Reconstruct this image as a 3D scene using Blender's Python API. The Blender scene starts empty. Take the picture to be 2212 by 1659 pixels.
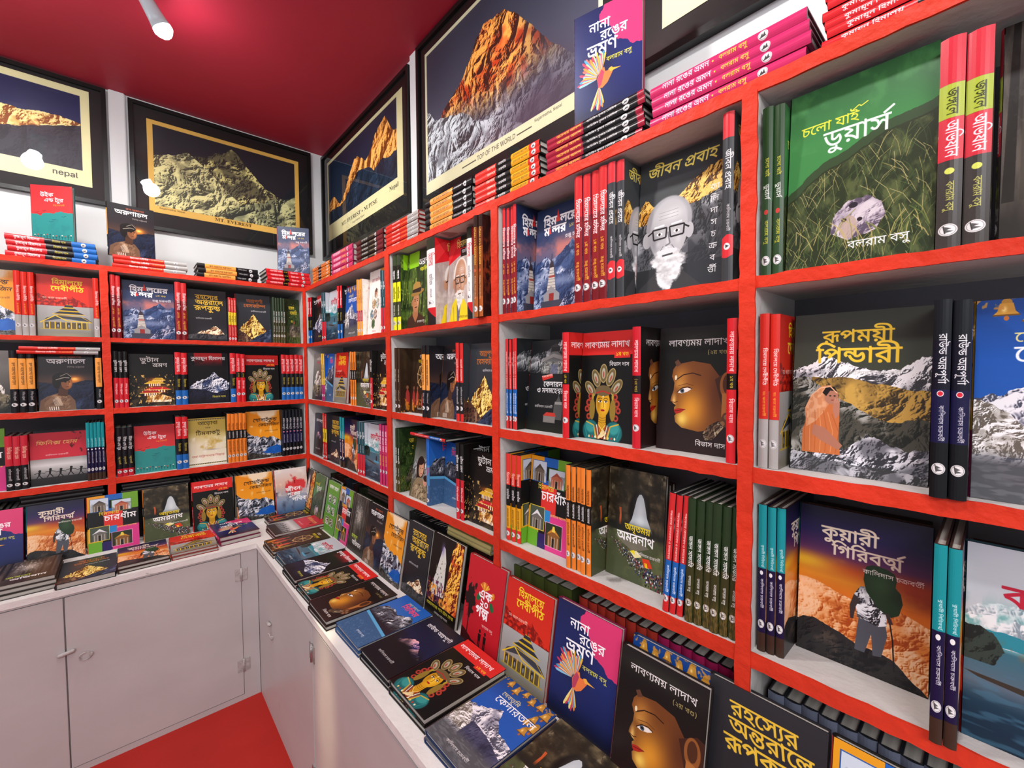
import bpy, bmesh, math, random
import numpy as np
from mathutils import Vector, Matrix, Euler

S = bpy.context.scene
COL = S.collection
# ---------------------------------------------------------------- camera, sky, lamps, exposure
cam = bpy.data.cameras.new('camera'); cam.sensor_width = 36; cam.lens = 936.4 / 2212 * 36; cam.clip_start = .02
camo = bpy.data.objects.new('camera', cam); COL.objects.link(camo); S.camera = camo
camo.matrix_world = Matrix(((.74651758, .02915137, -.66472679, -.69899724), (-.66533235, .02270387, -.74620198, -2.38197249), (-.00666094, .99931713, .03634418, 1.37233643), (0, 0, 0, 1)))
wd = bpy.data.worlds.new('world'); S.world = wd; wd.use_nodes = True
bg = wd.node_tree.nodes['Background']; bg.inputs[0].default_value = (.9, .93, 1, 1); bg.inputs[1].default_value = .5
S.view_settings.view_transform = 'Standard'; S.view_settings.look = 'None'; S.view_settings.gamma = 1; S.view_settings.use_curve_mapping = False
S.view_settings.exposure = .42
def area(name, loc, rot, sx, sy, power, col=(1, 1, 1)):
    l = bpy.data.lights.new(name, 'AREA'); l.shape = 'RECTANGLE'; l.size = sx; l.size_y = sy; l.energy = power; l.color = col
    o = bpy.data.objects.new(name, l); COL.objects.link(o); o.location = loc; o.rotation_euler = rot; return o
# added soft area light, unseen, standing for light through the stall's open side
area('open_side_fill', (-1.9, -3.6, 2.45), (math.radians(38), 0, math.radians(-38)), 1.6, .8, 44, (.97, .98, 1))
LAMPS = [(-.575, -.52, 2.5, .1, -.2, 17), (-1.02, -.473, 2.5, -1.2, .2, 15), (-.66, -1.45, 2.5, .1, -1.5, 17), (-.66, -2.3, 2.5, .1, -2.2, 16), (-1.7, -.6, 2.5, -1.9, .3, 10), (-.93, -1.17, 2.5, -.306, -1.15, 210)]

# ---------------------------------------------------------------- helpers
def mesh(name, verts, faces, mats=(), mi=None, uv=None, smooth=False):
    me = bpy.data.meshes.new(name); me.from_pydata([tuple(v) for v in verts], [], faces)
    for m in mats: me.materials.append(m)
    if mi: me.polygons.foreach_set('material_index', mi)
    if uv:
        l = me.uv_layers.new(name='uv'); k = 0
        for u in uv: l.data[k].uv = u; k += 1
    if smooth: me.polygons.foreach_set('use_smooth', [True] * len(me.polygons))
    me.update(); return me
def obj(name, me, parent=None, mw=None, kind=None):
    o = bpy.data.objects.new(name, me); COL.objects.link(o)
    if parent: o.parent = parent
    if mw is not None: o.matrix_basis = mw
    if kind: o['kind'] = kind
    return o
def empty(name, mw, label, cat, group=None):
    o = bpy.data.objects.new(name, None); COL.objects.link(o); o.empty_display_size = .02; o.matrix_basis = mw; o['label'] = label; o['category'] = cat
    if group: o['group'] = group
    return o
BF = [(0, 3, 2, 1), (4, 5, 6, 7), (0, 1, 5, 4), (1, 2, 6, 5), (2, 3, 7, 6), (3, 0, 4, 7)]
def boxv(a, b):
    x0, y0, z0 = a; x1, y1, z1 = b
    return [(x0, y0, z0), (x1, y0, z0), (x1, y1, z0), (x0, y1, z0), (x0, y0, z1), (x1, y0, z1), (x1, y1, z1), (x0, y1, z1)]
def boxmesh(name, boxes, mat, bevel=0.):
    v = []; f = []
    for a, b in boxes:
        n = len(v); v += boxv([min(p, q) for p, q in zip(a, b)], [max(p, q) for p, q in zip(a, b)]); f += [tuple(i + n for i in q) for q in BF]
    me = mesh(name, v, f, [mat])
    if bevel:
        bm = bmesh.new(); bm.from_mesh(me); bmesh.ops.bevel(bm, geom=bm.edges[:], offset=bevel, segments=2, affect='EDGES'); bm.to_mesh(me); bm.free()
    return me
def tube(name, pts, r, mat, n=10, closed=False):
    v = []; f = []; m = len(pts)
    for i, p in enumerate(pts):
        p = Vector(p); a = Vector(pts[(i + 1) % m] if closed or i < m - 1 else pts[i]); b = Vector(pts[i - 1] if closed or i else pts[i]); t = (a - b).normalized()
        u = t.orthogonal().normalized() if i == 0 else (u - t * u.dot(t)).normalized(); w = t.cross(u); rr = r[i] if isinstance(r, (list, tuple)) else r
        v += [p + (u * math.cos(k * 2 * math.pi / n) + w * math.sin(k * 2 * math.pi / n)) * rr for k in range(n)]
    for i in range(m if closed else m - 1):
        for k in range(n): f.append((i * n + k, i * n + (k + 1) % n, (i + 1) % m * n + (k + 1) % n, (i + 1) % m * n + k))
    if not closed: f += [tuple(range(n))[::-1], tuple((m - 1) * n + k for k in range(n))]
    return mesh(name, v, f, [mat], smooth=True)
def nmat(name, base, rough=.6, var=.08, scale=6., bump=.0, bscale=40., stretch=(1, 1, 1), col2=None, spec=.35, patch=None):
    """painted or plain surface: colour drifts with noise, brush marks as bump"""
    m = bpy.data.materials.new(name); m.use_nodes = True; nt = m.node_tree; N = nt.nodes; Lk = nt.links; p = N['Principled BSDF']
    tc = N.new('ShaderNodeTexCoord'); mp = N.new('ShaderNodeMapping'); mp.inputs['Scale'].default_value = stretch; Lk.new(tc.outputs['Object'], mp.inputs[0])
    nz = N.new('ShaderNodeTexNoise'); nz.inputs['Scale'].default_value = scale; nz.inputs['Detail'].default_value = 6; Lk.new(mp.outputs[0], nz.inputs[0])
    cr = N.new('ShaderNodeValToRGB'); b = Vector(base); c2 = Vector(col2) if col2 else b * (1 - var * 2)
    cr.color_ramp.elements[0].position = .35; cr.color_ramp.elements[1].position = .62; cr.color_ramp.elements[0].color = (*c2, 1); cr.color_ramp.elements[1].color = (*b, 1); Lk.new(nz.outputs[0], cr.inputs[0])
    out = cr.outputs[0]
    if patch:
        n3 = N.new('ShaderNodeTexNoise'); n3.inputs['Scale'].default_value = patch[1]; n3.inputs['Detail'].default_value = 8; Lk.new(tc.outputs['Object'], n3.inputs[0])
        r3 = N.new('ShaderNodeValToRGB'); r3.color_ramp.elements[0].position = patch[2]; r3.color_ramp.elements[1].position = patch[2] + .04; Lk.new(n3.outputs[0], r3.inputs[0])
        mx = N.new('ShaderNodeMix'); mx.data_type = 'RGBA'; Lk.new(r3.outputs[0], mx.inputs[0]); Lk.new(out, mx.inputs[6]); mx.inputs[7].default_value = (*patch[0], 1); out = mx.outputs[2]
    Lk.new(out, p.inputs['Base Color']); p.inputs['Roughness'].default_value = rough; p.inputs['Specular IOR Level'].default_value = spec
    if bump:
        n2 = N.new('ShaderNodeTexNoise'); n2.inputs['Scale'].default_value = bscale; n2.inputs['Detail'].default_value = 8; Lk.new(mp.outputs[0], n2.inputs[0])
        bp = N.new('ShaderNodeBump'); bp.inputs['Strength'].default_value = bump; bp.inputs['Distance'].default_value = .004; Lk.new(n2.outputs[0], bp.inputs['Height']); Lk.new(bp.outputs[0], p.inputs['Normal'])
    return m
def lin(h): return tuple((c / 12.92 if c <= .04045 else ((c + .055) / 1.055) ** 2.4) for c in (int(h[i:i + 2], 16) / 255 for i in (0, 2, 4)))
M = {}
M['red'] = nmat('red_gloss_paint', lin('da3820'), .5, .1, 5, .9, 45, (1, 1, 1), spec=.22)
M['inner'] = nmat('white_shelf_paint', lin('d2d0cc'), .6, .08, 5, .5, 50, patch=(lin('8e8a86'), 9, .66))
M['back'] = nmat('dark_grey_board', lin('75737a'), .75, .12, 4, .2, 40)
M['door'] = nmat('grey_white_enamel', lin('c0bcba'), .36, .04, 3, .38, 7, (1, 1, 1.5), patch=(lin('9c8f88'), 2.2, .70))
M['top'] = nmat('white_worktop_paint', lin('e6e4e0'), .5, .05, 6, .5, 60, patch=(lin('8f8a82'), 14, .68))
M['wall'] = nmat('white_wall_paint', lin('d9dcdc'), .7, .03, 2, .15, 30)
M['ceil'] = nmat('crimson_ceiling', lin('b3243c'), .55, .06, 1.5, .1, 12)
M['floor'] = nmat('red_floor', lin('ae1e14'), .5, .08, 3, .2, 30)
M['black'] = nmat('black_moulding', lin('141414'), .3, .1, 20, .1, 60)
M['mount'] = nmat('black_mount_board', lin('0d0e0f'), .6, .1, 8)
M['metal'] = nmat('painted_hinge', lin('b9b3b0'), .45, .15, 60, .5, 200)
M['chrome'] = nmat('bare_metal_hinge', lin('c8c8c6'), .25, .2, 80, .3, 200); M['chrome'].node_tree.nodes['Principled BSDF'].inputs['Metallic'].default_value = .8
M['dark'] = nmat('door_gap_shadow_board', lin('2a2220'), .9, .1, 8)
M['lampbody'] = nmat('grey_lamp_body', lin('b4c2c8'), .35, .05, 8)
M['pages'] = nmat('paper_block', lin('dcd8ce'), .8, .12, 3, .6, 300, (1, 60, 1))
M['bulb'] = bpy.data.materials.new('lit_led_dome'); M['bulb'].use_nodes = True
_p = M['bulb'].node_tree.nodes['Principled BSDF']; _p.inputs['Emission Color'].default_value = (.95, .98, 1, 1); _p.inputs['Emission Strength'].default_value = 110
g = bpy.data.materials.new('picture_glass'); g.use_nodes = True; nt = g.node_tree; nt.nodes.clear()
_o = nt.nodes.new('ShaderNodeOutputMaterial'); _m = nt.nodes.new('ShaderNodeMixShader'); _t = nt.nodes.new('ShaderNodeBsdfTransparent'); _g = nt.nodes.new('ShaderNodeBsdfGlossy'); _f = nt.nodes.new('ShaderNodeFresnel'); _f.inputs[0].default_value = 1.5; _g.inputs['Roughness'].default_value = .02
nt.links.new(_f.outputs[0], _m.inputs[0]); nt.links.new(_t.outputs[0], _m.inputs[1]); nt.links.new(_g.outputs[0], _m.inputs[2]); nt.links.new(_m.outputs[0], _o.inputs[0]); M['glass'] = g
# wall frame: X runs right along the wall, Y into it, Z up.  1 = the far (left) wall, 2 = the right wall
F = {1: Matrix.Identity(4), 2: Matrix.Rotation(-math.pi / 2, 4, 'Z')}
def TR(x, y, z): return Matrix.Translation((x, y, z))

# ---------------------------------------------------------------- the room
ZC = 2.615
obj('floor', boxmesh('floor', [((-3.2, -4.2, -.04), (.3, .3, 0))], M['floor']), kind='structure')
obj('ceiling', boxmesh('ceiling', [((-3.2, -4.2, ZC), (.3, .3, ZC + .04))], M['ceil']), kind='structure')
obj('wall_left', boxmesh('wall_left', [((-3.2, .27, 0), (.3, .32, ZC))], M['wall']), kind='structure')
obj('wall_right', boxmesh('wall_right', [((.194, -4.2, 0), (.24, .27, ZC))], M['wall']), kind='structure')
obj('trim_1', boxmesh('trim_1', [((-.722, .255, 1.8), (-.666, .27, ZC))], M['wall'], .003), kind='structure')
obj('trim_2', boxmesh('trim_2', [((.179, -.852, 1.8), (.194, -.795, ZC))], M['wall'], .003), kind='structure')

# ---------------------------------------------------------------- red bookshelves
BZ = [(1.7919, 1.7718), (1.5057, 1.4882), (1.2207, 1.1987), (.937, .9132)]
def strip(name, x0, x1, z0, z1, y, vertical=False, seed=0, th=.004):
    """front edging with an uneven, hand painted outline"""
    r = random.Random(seed); n = max(6, int(max(x1 - x0, z1 - z0) / .02)); v = []; f = []
    for i in range(n + 1):
        t = i / n; j = [(r.random() - .5) * .0022 for _ in range(4)]
        if vertical: z = z0 + (z1 - z0) * t; q = [(x0 + j[0], z), (x1 + j[1], z)]
        else: x = x0 + (x1 - x0) * t; q = [(x, z0 + j[0]), (x, z1 + j[1])]
        v += [(q[0][0], y + j[2] * .6, q[0][1]), (q[1][0], y + j[3] * .6, q[1][1]), (q[1][0], y + th, q[1][1]), (q[0][0], y + th, q[0][1])]
        if i:
            a, b = 4 * (i - 1), 4 * i
            f += [(a + k, a + (k + 1) % 4, b + (k + 1) % 4, b + k) for k in range(4)]
    f += [(0, 1, 2, 3), (4 * n + 3, 4 * n + 2, 4 * n + 1, 4 * n)]
    me = mesh(name, v, f, [M['red']]); bm = bmesh.new(); bm.from_mesh(me); bmesh.ops.recalc_face_normals(bm, faces=bm.faces); bm.to_mesh(me); bm.free(); return me
def shelf(w, x0, x1, posts, depth, label):
    t = empty('bookshelf', F[w] @ TR((x0 + x1) / 2, 0, .645), label, 'bookshelf'); off = TR(-(x0 + x1) / 2, 0, -.645)
    for i, (zt, zb) in enumerate(BZ):
        b = obj('shelf_board', boxmesh('shelf_board', [((x0, .004, zb + .0005), (x1, depth, zt - .0003))], M['inner']), t, off); obj('front_edge', strip('front_edge', x0, x1, zb, zt, -.001, seed=i + w * 10), b)
    for i, (a, c) in enumerate(posts):
        b = obj('side_panel', boxmesh('side_panel', [((a + .001, .004, .646), (c - .001, depth, 1.772))], M['inner']), t, off); obj('front_edge', strip('front_edge', a, c, .646, 1.775, -.0035, True, seed=i + 50 + w * 10), b)
    obj('back_panel', boxmesh('back_panel', [((x0, depth, .646), (x1, depth + .004, 1.772))], M['back']), t, off)
shelf(2, 0., 3.3, [(.0005, .012), (.925, .957), (1.524, 1.549), (2.1186, 2.1405), (2.92, 2.945)], .187, 'red-edged bookshelf with grey inside along the right wall')
shelf(1, -2.3, -.0005, [(-.012, -.0008), (-.766, -.741), (-1.55, -1.525)], .262, 'red-edged bookshelf with grey inside along the left wall')

# ---------------------------------------------------------------- white base cabinets and worktop
wt = mesh('worktop', [(x, y, z) for z in (.624, .645) for x, y in ((-2.3, -.325), (-.3105, -.325), (-.3105, -3.3), (.187, -3.3), (.187, .262), (-2.3, .262))],
          [(0, 5, 4, 1), (1, 4, 3, 2), (6, 7, 10, 11), (7, 8, 9, 10)] + [(i, (i + 1) % 6, (i + 1) % 6 + 6, i + 6) for i in range(6)], [M['top']])
wo = obj('worktop', wt); obj('ledge', boxmesh('ledge', [((-2.3, -.06, .6452), (-.004, -.001, .6628))], M['top']), wo); wo['label'] = 'white painted L-shaped worktop carrying the displayed books'; wo['category'] = 'worktop'
def hinge(par, x, z, y, mat, h=.05, wd=.022):
    hg = obj('hinge', boxmesh('hinge', [((x - wd, y - .0025, z - h / 2), (x - .003, y, z + h / 2)), ((x + .003, y - .0025, z - h / 2), (x + wd, y, z + h / 2))], mat, .0008), par)
    obj('barrel', tube('barrel', [(x, y - .003, z - h / 2 - .002), (x, y - .003, z + h / 2 + .002)], .0035, mat, 8), hg)
def ring(par, x, z, y):
    R = .0145; rg = obj('ring_handle', tube('ring_handle', [(x + R * math.sin(a * math.pi / 12), y - .008 - .004 * math.cos(a * math.pi / 12), z + R * math.cos(a * math.pi / 12)) for a in range(24)], .0016, M['metal'], 8, True), par)
    obj('staple', boxmesh('staple', [((x + .009, y - .011, z - .004), (x + .019, y, z + .006))], M['metal'], .002), rg)
def cabinet(w, x0, x1, front, doors, label):
    """doors: (left, right, hinge side, hinge material)"""
    t = empty('cabinet', F[w] @ TR((x0 + x1) / 2, 0, 0), label, 'cabinet'); off = TR(-(x0 + x1) / 2, 0, 0); y = front; bx = []; last = x0
    for a, b, *_ in doors:
        bx.append(((last, y, 0), (a - .0015, y + .018, .6238))); last = b + .0015
        bx.append(((a - .0015, y, .617), (b + .0015, y + .018, .6238))); bx.append(((a - .0015, y, 0), (b + .0015, y + .018, .022)))
    bx.append(((last, y, 0), (x1, y + .018, .6238)))
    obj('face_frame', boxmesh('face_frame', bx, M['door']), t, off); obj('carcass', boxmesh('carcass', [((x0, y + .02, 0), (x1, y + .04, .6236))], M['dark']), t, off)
    for a, b, hs, mt in doors:
        d = obj('door', boxmesh('door', [((a, y - .002, .0245), (b, y + .016, .6145))], M['door'], .0012), t, off); hx = b + .001 if hs > 0 else a - .001
        if not mt: continue
        hinge(d, hx, .53, y - .002, mt); hinge(d, hx, .148, y - .002, mt); ring(d, (a + .044) if w == 1 else a + .19, .4 if w == 1 else .352, y - .002)
        if hs > 0 and b - a > .3:
            lx = a - .001 if w == 1 else a + .165; lz = .428 if w == 1 else .39
            obj('turn_latch', tube('turn_latch', [(lx - .021, y - .007, lz - .003), (lx - .017, y - .0085, lz - .002), (lx + .017, y - .0085, lz + .003), (lx + .021, y - .007, lz + .004)], [.0035, .0065, .0065, .0035], M['metal'], 10), d)
cabinet(1, -2.3, -.3075, -.32, [(-1.92, -1.41, 1, M['metal']), (-1.39, -.8775, -1, None), (-.874, -.368, 1, M['metal'])], 'white painted base cabinet with two latched doors, left wall')
cabinet(2, .3205, 3.3, -.306, [(.36, 1.04, 1, M['chrome']), (1.054, 1.675, -1, None), (1.69, 2.3, 1, M['chrome']), (2.32, 2.9, 1, M['chrome'])], 'white painted base cabinet below the right-hand display')

# ---------------------------------------------------------------- ceiling lamps
for i, (x, y, z, tx, ty, pw) in enumerate(LAMPS):
    a = Vector((x, y, z)); tgt = Vector((tx, ty, 1.3 if i < 5 else .42)); dr = (tgt - a).normalized()
    if i == 0: dr = Vector((.42, .05, -.72)).normalized()
    lab = ['lit grey spotlight hanging from the red ceiling near the left wall posters', 'lit ceiling spotlight mirrored in the glass of the leftmost poster', 'lit ceiling spotlight above the right-hand cabinet', 'lit ceiling spotlight above the camera side of the stall', 'lit ceiling spotlight at the far left of the stall', 'narrow warm ceiling spotlight over the aisle'][i]
    t = empty('spotlight', TR(x, y, ZC), lab, 'lamp'); off = TR(-x, -y, -ZC); b0 = a - dr * .1
    obj('lamp_body', tube('lamp_body', [b0 - dr * .012, b0, a - dr * .03, a - dr * .004], [.008, .019, .024, .0275], M['lampbody'], 20), t, off)
    obj('stem', tube('stem', [b0 + Vector((0, 0, .0)), Vector((b0.x, b0.y, ZC - .012))], .006, M['lampbody'], 10), t, off)
    obj('ceiling_plate', tube('ceiling_plate', [(b0.x, b0.y, ZC), (b0.x, b0.y, ZC - .014)], .03, M['lampbody'], 20), t, off)
    pr = [0, .012, .022, .03, .034]; obj('led_dome', tube('led_dome', [a - dr * .004 + dr * q for q in pr], [.027, .027, .021, .012, .003], M['bulb'], 20), t, off)
    l = bpy.data.lights.new('spotlight_glow', 'SPOT'); l.energy = pw; l.spot_size = math.radians(150 if i < 5 else 5.2); l.spot_blend = .8; l.shadow_soft_size = .04; l.color = (1, .98, .95) if i < 5 else (1, .82, .5)
    lo = bpy.data.objects.new('spotlight_glow', l); COL.objects.link(lo); lo.location = a + dr * .05; lo.rotation_euler = (tgt - a).to_track_quat('-Z', 'Y').to_euler()
# ---------------------------------------------------------------- drawing of the printed covers
def hexc(c):
    if isinstance(c, str): return np.array([int(c[i:i + 2], 16) / 255 for i in (0, 2, 4)])
    return np.array(c, float)
def lerp_rows(n, m):
    t = (np.arange(n) + .5) / n * (m - 1); i = np.minimum(t.astype(int), m - 2); f = t - i; f = f * f * (3 - 2 * f)
    return i, f
def vnoise(h, w, fy, fx, seed):
    r = np.random.RandomState(seed); g = r.rand(int(fy) + 2, int(fx) + 2)
    i, a = lerp_rows(h, g.shape[0]); j, b = lerp_rows(w, g.shape[1])
    g = g[i] * (1 - a)[:, None] + g[i + 1] * a[:, None]
    return g[:, j] * (1 - b) + g[:, j + 1] * b
def fbm(h, w, f=4, seed=0, o=5, ax=1., ridge=False):
    s = np.zeros((h, w)); a = 1.; t = 0.
    for k in range(o):
        n = vnoise(h, w, min(f * 2 ** k, h), min(f * 2 ** k * ax, w), seed + k * 17)
        if ridge: n = 1 - abs(2 * n - 1)
        s += a * n; t += a; a *= .55
    return s / t
def rnoise(X, Y, f, seed, o, ax, ridge):
    """the same kind of noise on turned grids, so that no rows or columns show"""
    s = np.zeros(X.shape, np.float32); a = 1.; t = 0.; r = np.random.RandomState(seed); X = X.astype(np.float32); Y = Y.astype(np.float32)
    for k in range(o):
        th = .5 + k * 1.1 + r.rand() * .4; q = f * 2 ** k * (1. if k else 1.); ca, sa = math.cos(th), math.sin(th)
        u = (X * ca - Y * sa) * q + 1000.5; v = (X * sa + Y * ca) * q * (ax if k < 2 else 1.) + 1000.5; i = u.astype(np.int32); j = v.astype(np.int32); fu = u - i; fv = v - j
        fu = fu * fu * (3 - 2 * fu); fv = fv * fv * (3 - 2 * fv); g = r.rand(64, 64).astype(np.float32); i &= 63; j &= 63; i1 = (i + 1) & 63; j1 = (j + 1) & 63
        n = (g[j, i] * (1 - fu) + g[j, i1] * fu) * (1 - fv) + (g[j1, i] * (1 - fu) + g[j1, i1] * fu) * fv
        if ridge: n = 1 - abs(2 * n - 1)
        s += a * n; t += a; a *= .5
    return s / t
def flatten(c, n=3):
    Q = []; m = len(c)
    for i in range(m):
        a = c[i]; b = c[(i + 1) % m]; Q.append(a)
        if not a[2] and not b[2]: Q.append(((a[0] + b[0]) / 2, (a[1] + b[1]) / 2, 1))
    k = next((i for i, q in enumerate(Q) if q[2]), 0); Q = Q[k:] + Q[:k] + [Q[k]]
    out = [(Q[0][0], Q[0][1])]; i = 1
    while i < len(Q):
        if Q[i][2]: out.append(Q[i][:2]); i += 1
        else:
            p0 = out[-1]; p1 = Q[i]; p2 = Q[i + 1] if i + 1 < len(Q) else Q[0]
            for t in range(1, n + 1):
                u = t / n; out.append(((1 - u) ** 2 * p0[0] + 2 * u * (1 - u) * p1[0] + u * u * p2[0], (1 - u) ** 2 * p0[1] + 2 * u * (1 - u) * p1[1] + u * u * p2[1]))
            i += 2
    return out
def cover_mask(shape, polys, SS=3):
    """antialiased nonzero fill of polygons given in pixels"""
    h, w = shape; im = np.zeros((h, w)); A = []; B = []
    for p in polys:
        if len(p) > 2: a = np.array(p, float); A.append(a); B.append(np.roll(a, -1, 0))
    if not A: return im
    A = np.concatenate(A); B = np.concatenate(B)
    y0 = int(np.clip(np.floor(A[:, 1].min()), 0, h)); y1 = int(np.clip(np.ceil(A[:, 1].max()) + 1, 0, h))
    x0 = int(np.clip(np.floor(A[:, 0].min()), 0, w)); x1 = int(np.clip(np.ceil(A[:, 0].max()) + 1, 0, w))
    if y1 <= y0 or x1 <= x0: return im
    hh = (y1 - y0) * SS; ww = (x1 - x0) * SS; A = (A - [x0, y0]) * SS; B = (B - [x0, y0]) * SS
    up = B[:, 1] > A[:, 1]; lo = np.where(up[:, None], A, B); hi = np.where(up[:, None], B, A); sg = np.where(up, 1, -1)
    r0 = np.clip(np.ceil(lo[:, 1] - .5), 0, hh).astype(int); r1 = np.clip(np.ceil(hi[:, 1] - .5), 0, hh).astype(int)
    cnt = r1 - r0; k = cnt > 0; lo, hi, sg, r0, cnt = lo[k], hi[k], sg[k], r0[k], cnt[k]
    if not len(cnt): return im
    idx = np.repeat(np.arange(len(cnt)), cnt); off = np.arange(cnt.sum()) - np.repeat(np.cumsum(cnt) - cnt, cnt)
    rr = r0[idx] + off; t = (rr + .5 - lo[idx, 1]) / (hi[idx, 1] - lo[idx, 1]); xx = lo[idx, 0] + t * (hi[idx, 0] - lo[idx, 0])
    cc = np.clip(np.ceil(xx - .5), 0, ww).astype(int)
    D = np.zeros((hh, ww + 1), np.int32); np.add.at(D, (rr, cc), sg[idx])
    im[y0:y1, x0:x1] = (np.cumsum(D, 1)[:, :ww] != 0).reshape(y1 - y0, SS, x1 - x0, SS).mean((1, 3))
    return im
class Cv:
    """a page: x runs 0..W/H across, y 0..1 down"""
    def __init__(s, w, h, bg='101014'):
        s.w, s.h = w, h; s.u = h; s.a = np.zeros((h, w, 3)) + hexc(bg)
        s.Y, s.X = np.mgrid[0:h, 0:w]; s.Y = s.Y / s.u; s.X = s.X / s.u; s.W = w / s.u; s.ts = 1.
    def put(s, m, c, al=1.):
        m = np.clip(m * al, 0, 1)[:, :, None]; c = c if isinstance(c, np.ndarray) and c.ndim == 3 else hexc(c); s.a = s.a * (1 - m) + c * m
    def grad(s, *st):
        ys = [q[0] for q in st]; cs = np.array([hexc(q[1]) for q in st]); s.a[:] = np.stack([np.interp(s.Y[:, 0], ys, cs[:, k]) for k in range(3)], 1)[:, None, :]
    def n(s, f=4, seed=0, o=5, ax=1., ridge=False): return fbm(s.h, s.w, f, seed, o, ax, ridge)
    def poly(s, pts, c, al=1., jag=0, seed=0):
        if jag: pts = jagged(pts, jag, seed)
        m = cover_mask((s.h, s.w), [[(x * s.u, y * s.u) for x, y in pts]]); s.put(m, c, al); return m
    def rect(s, x0, y0, x1, y1, c, al=1.): return s.poly([(x0, y0), (x1, y0), (x1, y1), (x0, y1)], c, al)
    def ell(s, x, y, rx, ry, c, al=1., soft=.06, rot=0.):
        ca, sa = math.cos(rot), math.sin(rot); dx = s.X - x; dy = s.Y - y
        d = np.sqrt(((dx * ca + dy * sa) / rx) ** 2 + ((-dx * sa + dy * ca) / ry) ** 2)
        m = np.clip((1 - d) / soft + .5, 0, 1); s.put(m, c, al); return m
    def glow(s, x, y, rx, ry, c, al=1.):
        d = ((s.X - x) / rx) ** 2 + ((s.Y - y) / ry) ** 2; s.put(np.exp(-d * 2), c, al)
    def line(s, pts, wd, c, al=1.):
        P = []
        for (x0, y0), (x1, y1) in zip(pts[:-1], pts[1:]):
            l = math.hypot(x1 - x0, y1 - y0) or 1e-6; nx, ny = -(y1 - y0) / l * wd / 2, (x1 - x0) / l * wd / 2
            q = [(x0 + nx, y0 + ny), (x1 + nx, y1 + ny), (x1 - nx, y1 - ny), (x0 - nx, y0 - ny)]
            P.append([(a * s.u, b * s.u) for a, b in q])
        s.put(cover_mask((s.h, s.w), P), c, al)
    def ray(s, x, y, ang, ln, wd, c):
        ca, sa = math.cos(ang), math.sin(ang); q = [(0, 0), (ln * .6, -wd / 2), (ln * .92, -wd / 2), (ln, 0), (ln * .92, wd / 2), (ln * .6, wd / 2)]
        s.poly([(x + a * ca - b * sa, y + a * sa + b * ca) for a, b in q], c)
    def text(s, t, x, y, size, c, b=0., al='l', rot=0., slant=0., wide=1., glowc=None, fit=None):
        """y is the head line of the letters; size the em"""
        gl, adv = STR[t]; k = size / 1000. * s.ts
        if fit: k = min(k, fit / adv / wide) if fit > 0 else k
        if s.ts < 1 and not rot:
            room = {'l': s.W - .03 - x, 'c': 2 * min(x, s.W - x) - .04, 'r': x - .03}[al]; k = min(k, room / adv / wide)
        w = adv * k * wide; ox = {'l': 0, 'c': -w / 2, 'r': -w}[al]; ca, sa = math.cos(rot), math.sin(rot); P = []
        for g, gx, gy in gl:
            for con in GLY[g]:
                q = []
                for px, py in flatten([(p[0] + gx, p[1] + gy, p[2]) for p in con]):
                    lx = ox + (px * wide + py * slant) * k; ly = (622 - py) * k; q.append(((x + lx * ca - ly * sa) * s.u, (y + lx * sa + ly * ca) * s.u))
                P.append(q)
        m = cover_mask((s.h, s.w), P)
        if b:
            if s.ts < 1: b = b * .8
            r = b * k * 1000 * s.u; st = max(1, int(math.ceil(r))); m2 = m.copy()
            for dx in range(-st, st + 1):
                for dy in range(-st, st + 1):
                    d = math.hypot(dx, dy)
                    if 0 < d <= r + .6: m2 = np.maximum(m2, np.roll(np.roll(m, dy, 0), dx, 1) * min(1, r + .8 - d))
            m = m2
        if glowc is not None:
            g = m.copy()
            for q in range(2):
                for ax in (0, 1): g = np.maximum(g, (np.roll(g, 2, ax) + np.roll(g, -2, ax)) * .5)
            s.put(g, glowc, .8)
        s.put(m, c); return m
    def relief(s, m, dark, mid, lit, f=6, seed=1, k=9., lx=-.7, ly=-.5, ax=1., snow=.5, steep=1., o=6):
        """rock or snow faces: a ridged height field lit from one side, inside mask m"""
        ys, xs = np.nonzero(m > .004)
        if not len(ys): return
        y0, y1, x0, x1 = ys.min(), ys.max() + 1, xs.min(), xs.max() + 1; X = s.X[y0:y1, x0:x1]; Y = s.Y[y0:y1, x0:x1]; w = rnoise(X, Y, f * .6, seed + 9, 2, 1, False) * .12
        H = rnoise(X + w, Y + w * .7, f * .8, seed, o - 1, ax, True) * steep
        if min(H.shape) < 3: return
        gy, gx = np.gradient(H * s.h / 6.); sh = np.clip((gx * lx + gy * ly) * k / 9. + .5 + (H - .5) * .7, 0, 1)
        q = rnoise(X, Y, f * 1.3, seed + 5, 3, 1, False); lo = np.clip((q - (1 - snow) * .95) * 5 + .5, 0, 1)
        base = hexc(dark) + (hexc(mid) - hexc(dark)) * np.clip(sh * 1.3, 0, 1)[:, :, None]
        top = hexc(mid) + (hexc(lit) - hexc(mid)) * sh[:, :, None]
        C = base + (top - base) * (lo * np.clip(sh * 1.6, 0, 1))[:, :, None]; mm = m[y0:y1, x0:x1, None]; s.a[y0:y1, x0:x1] = s.a[y0:y1, x0:x1] * (1 - mm) + C * mm
    def mount(s, ridge, dark, mid, lit, f=6, seed=1, jag=.02, bottom=1.05, **kw):
        pts = jagged(ridge, jag, seed) + [(ridge[-1][0], bottom), (ridge[0][0], bottom)]
        m = cover_mask((s.h, s.w), [[(x * s.u, y * s.u) for x, y in pts]]); s.relief(m, dark, mid, lit, f, seed, **kw); return m
    def dust(s, al=.05, seed=3): s.a = s.a + (np.random.RandomState(seed).rand(s.h, s.w, 1) - .5) * al
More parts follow.
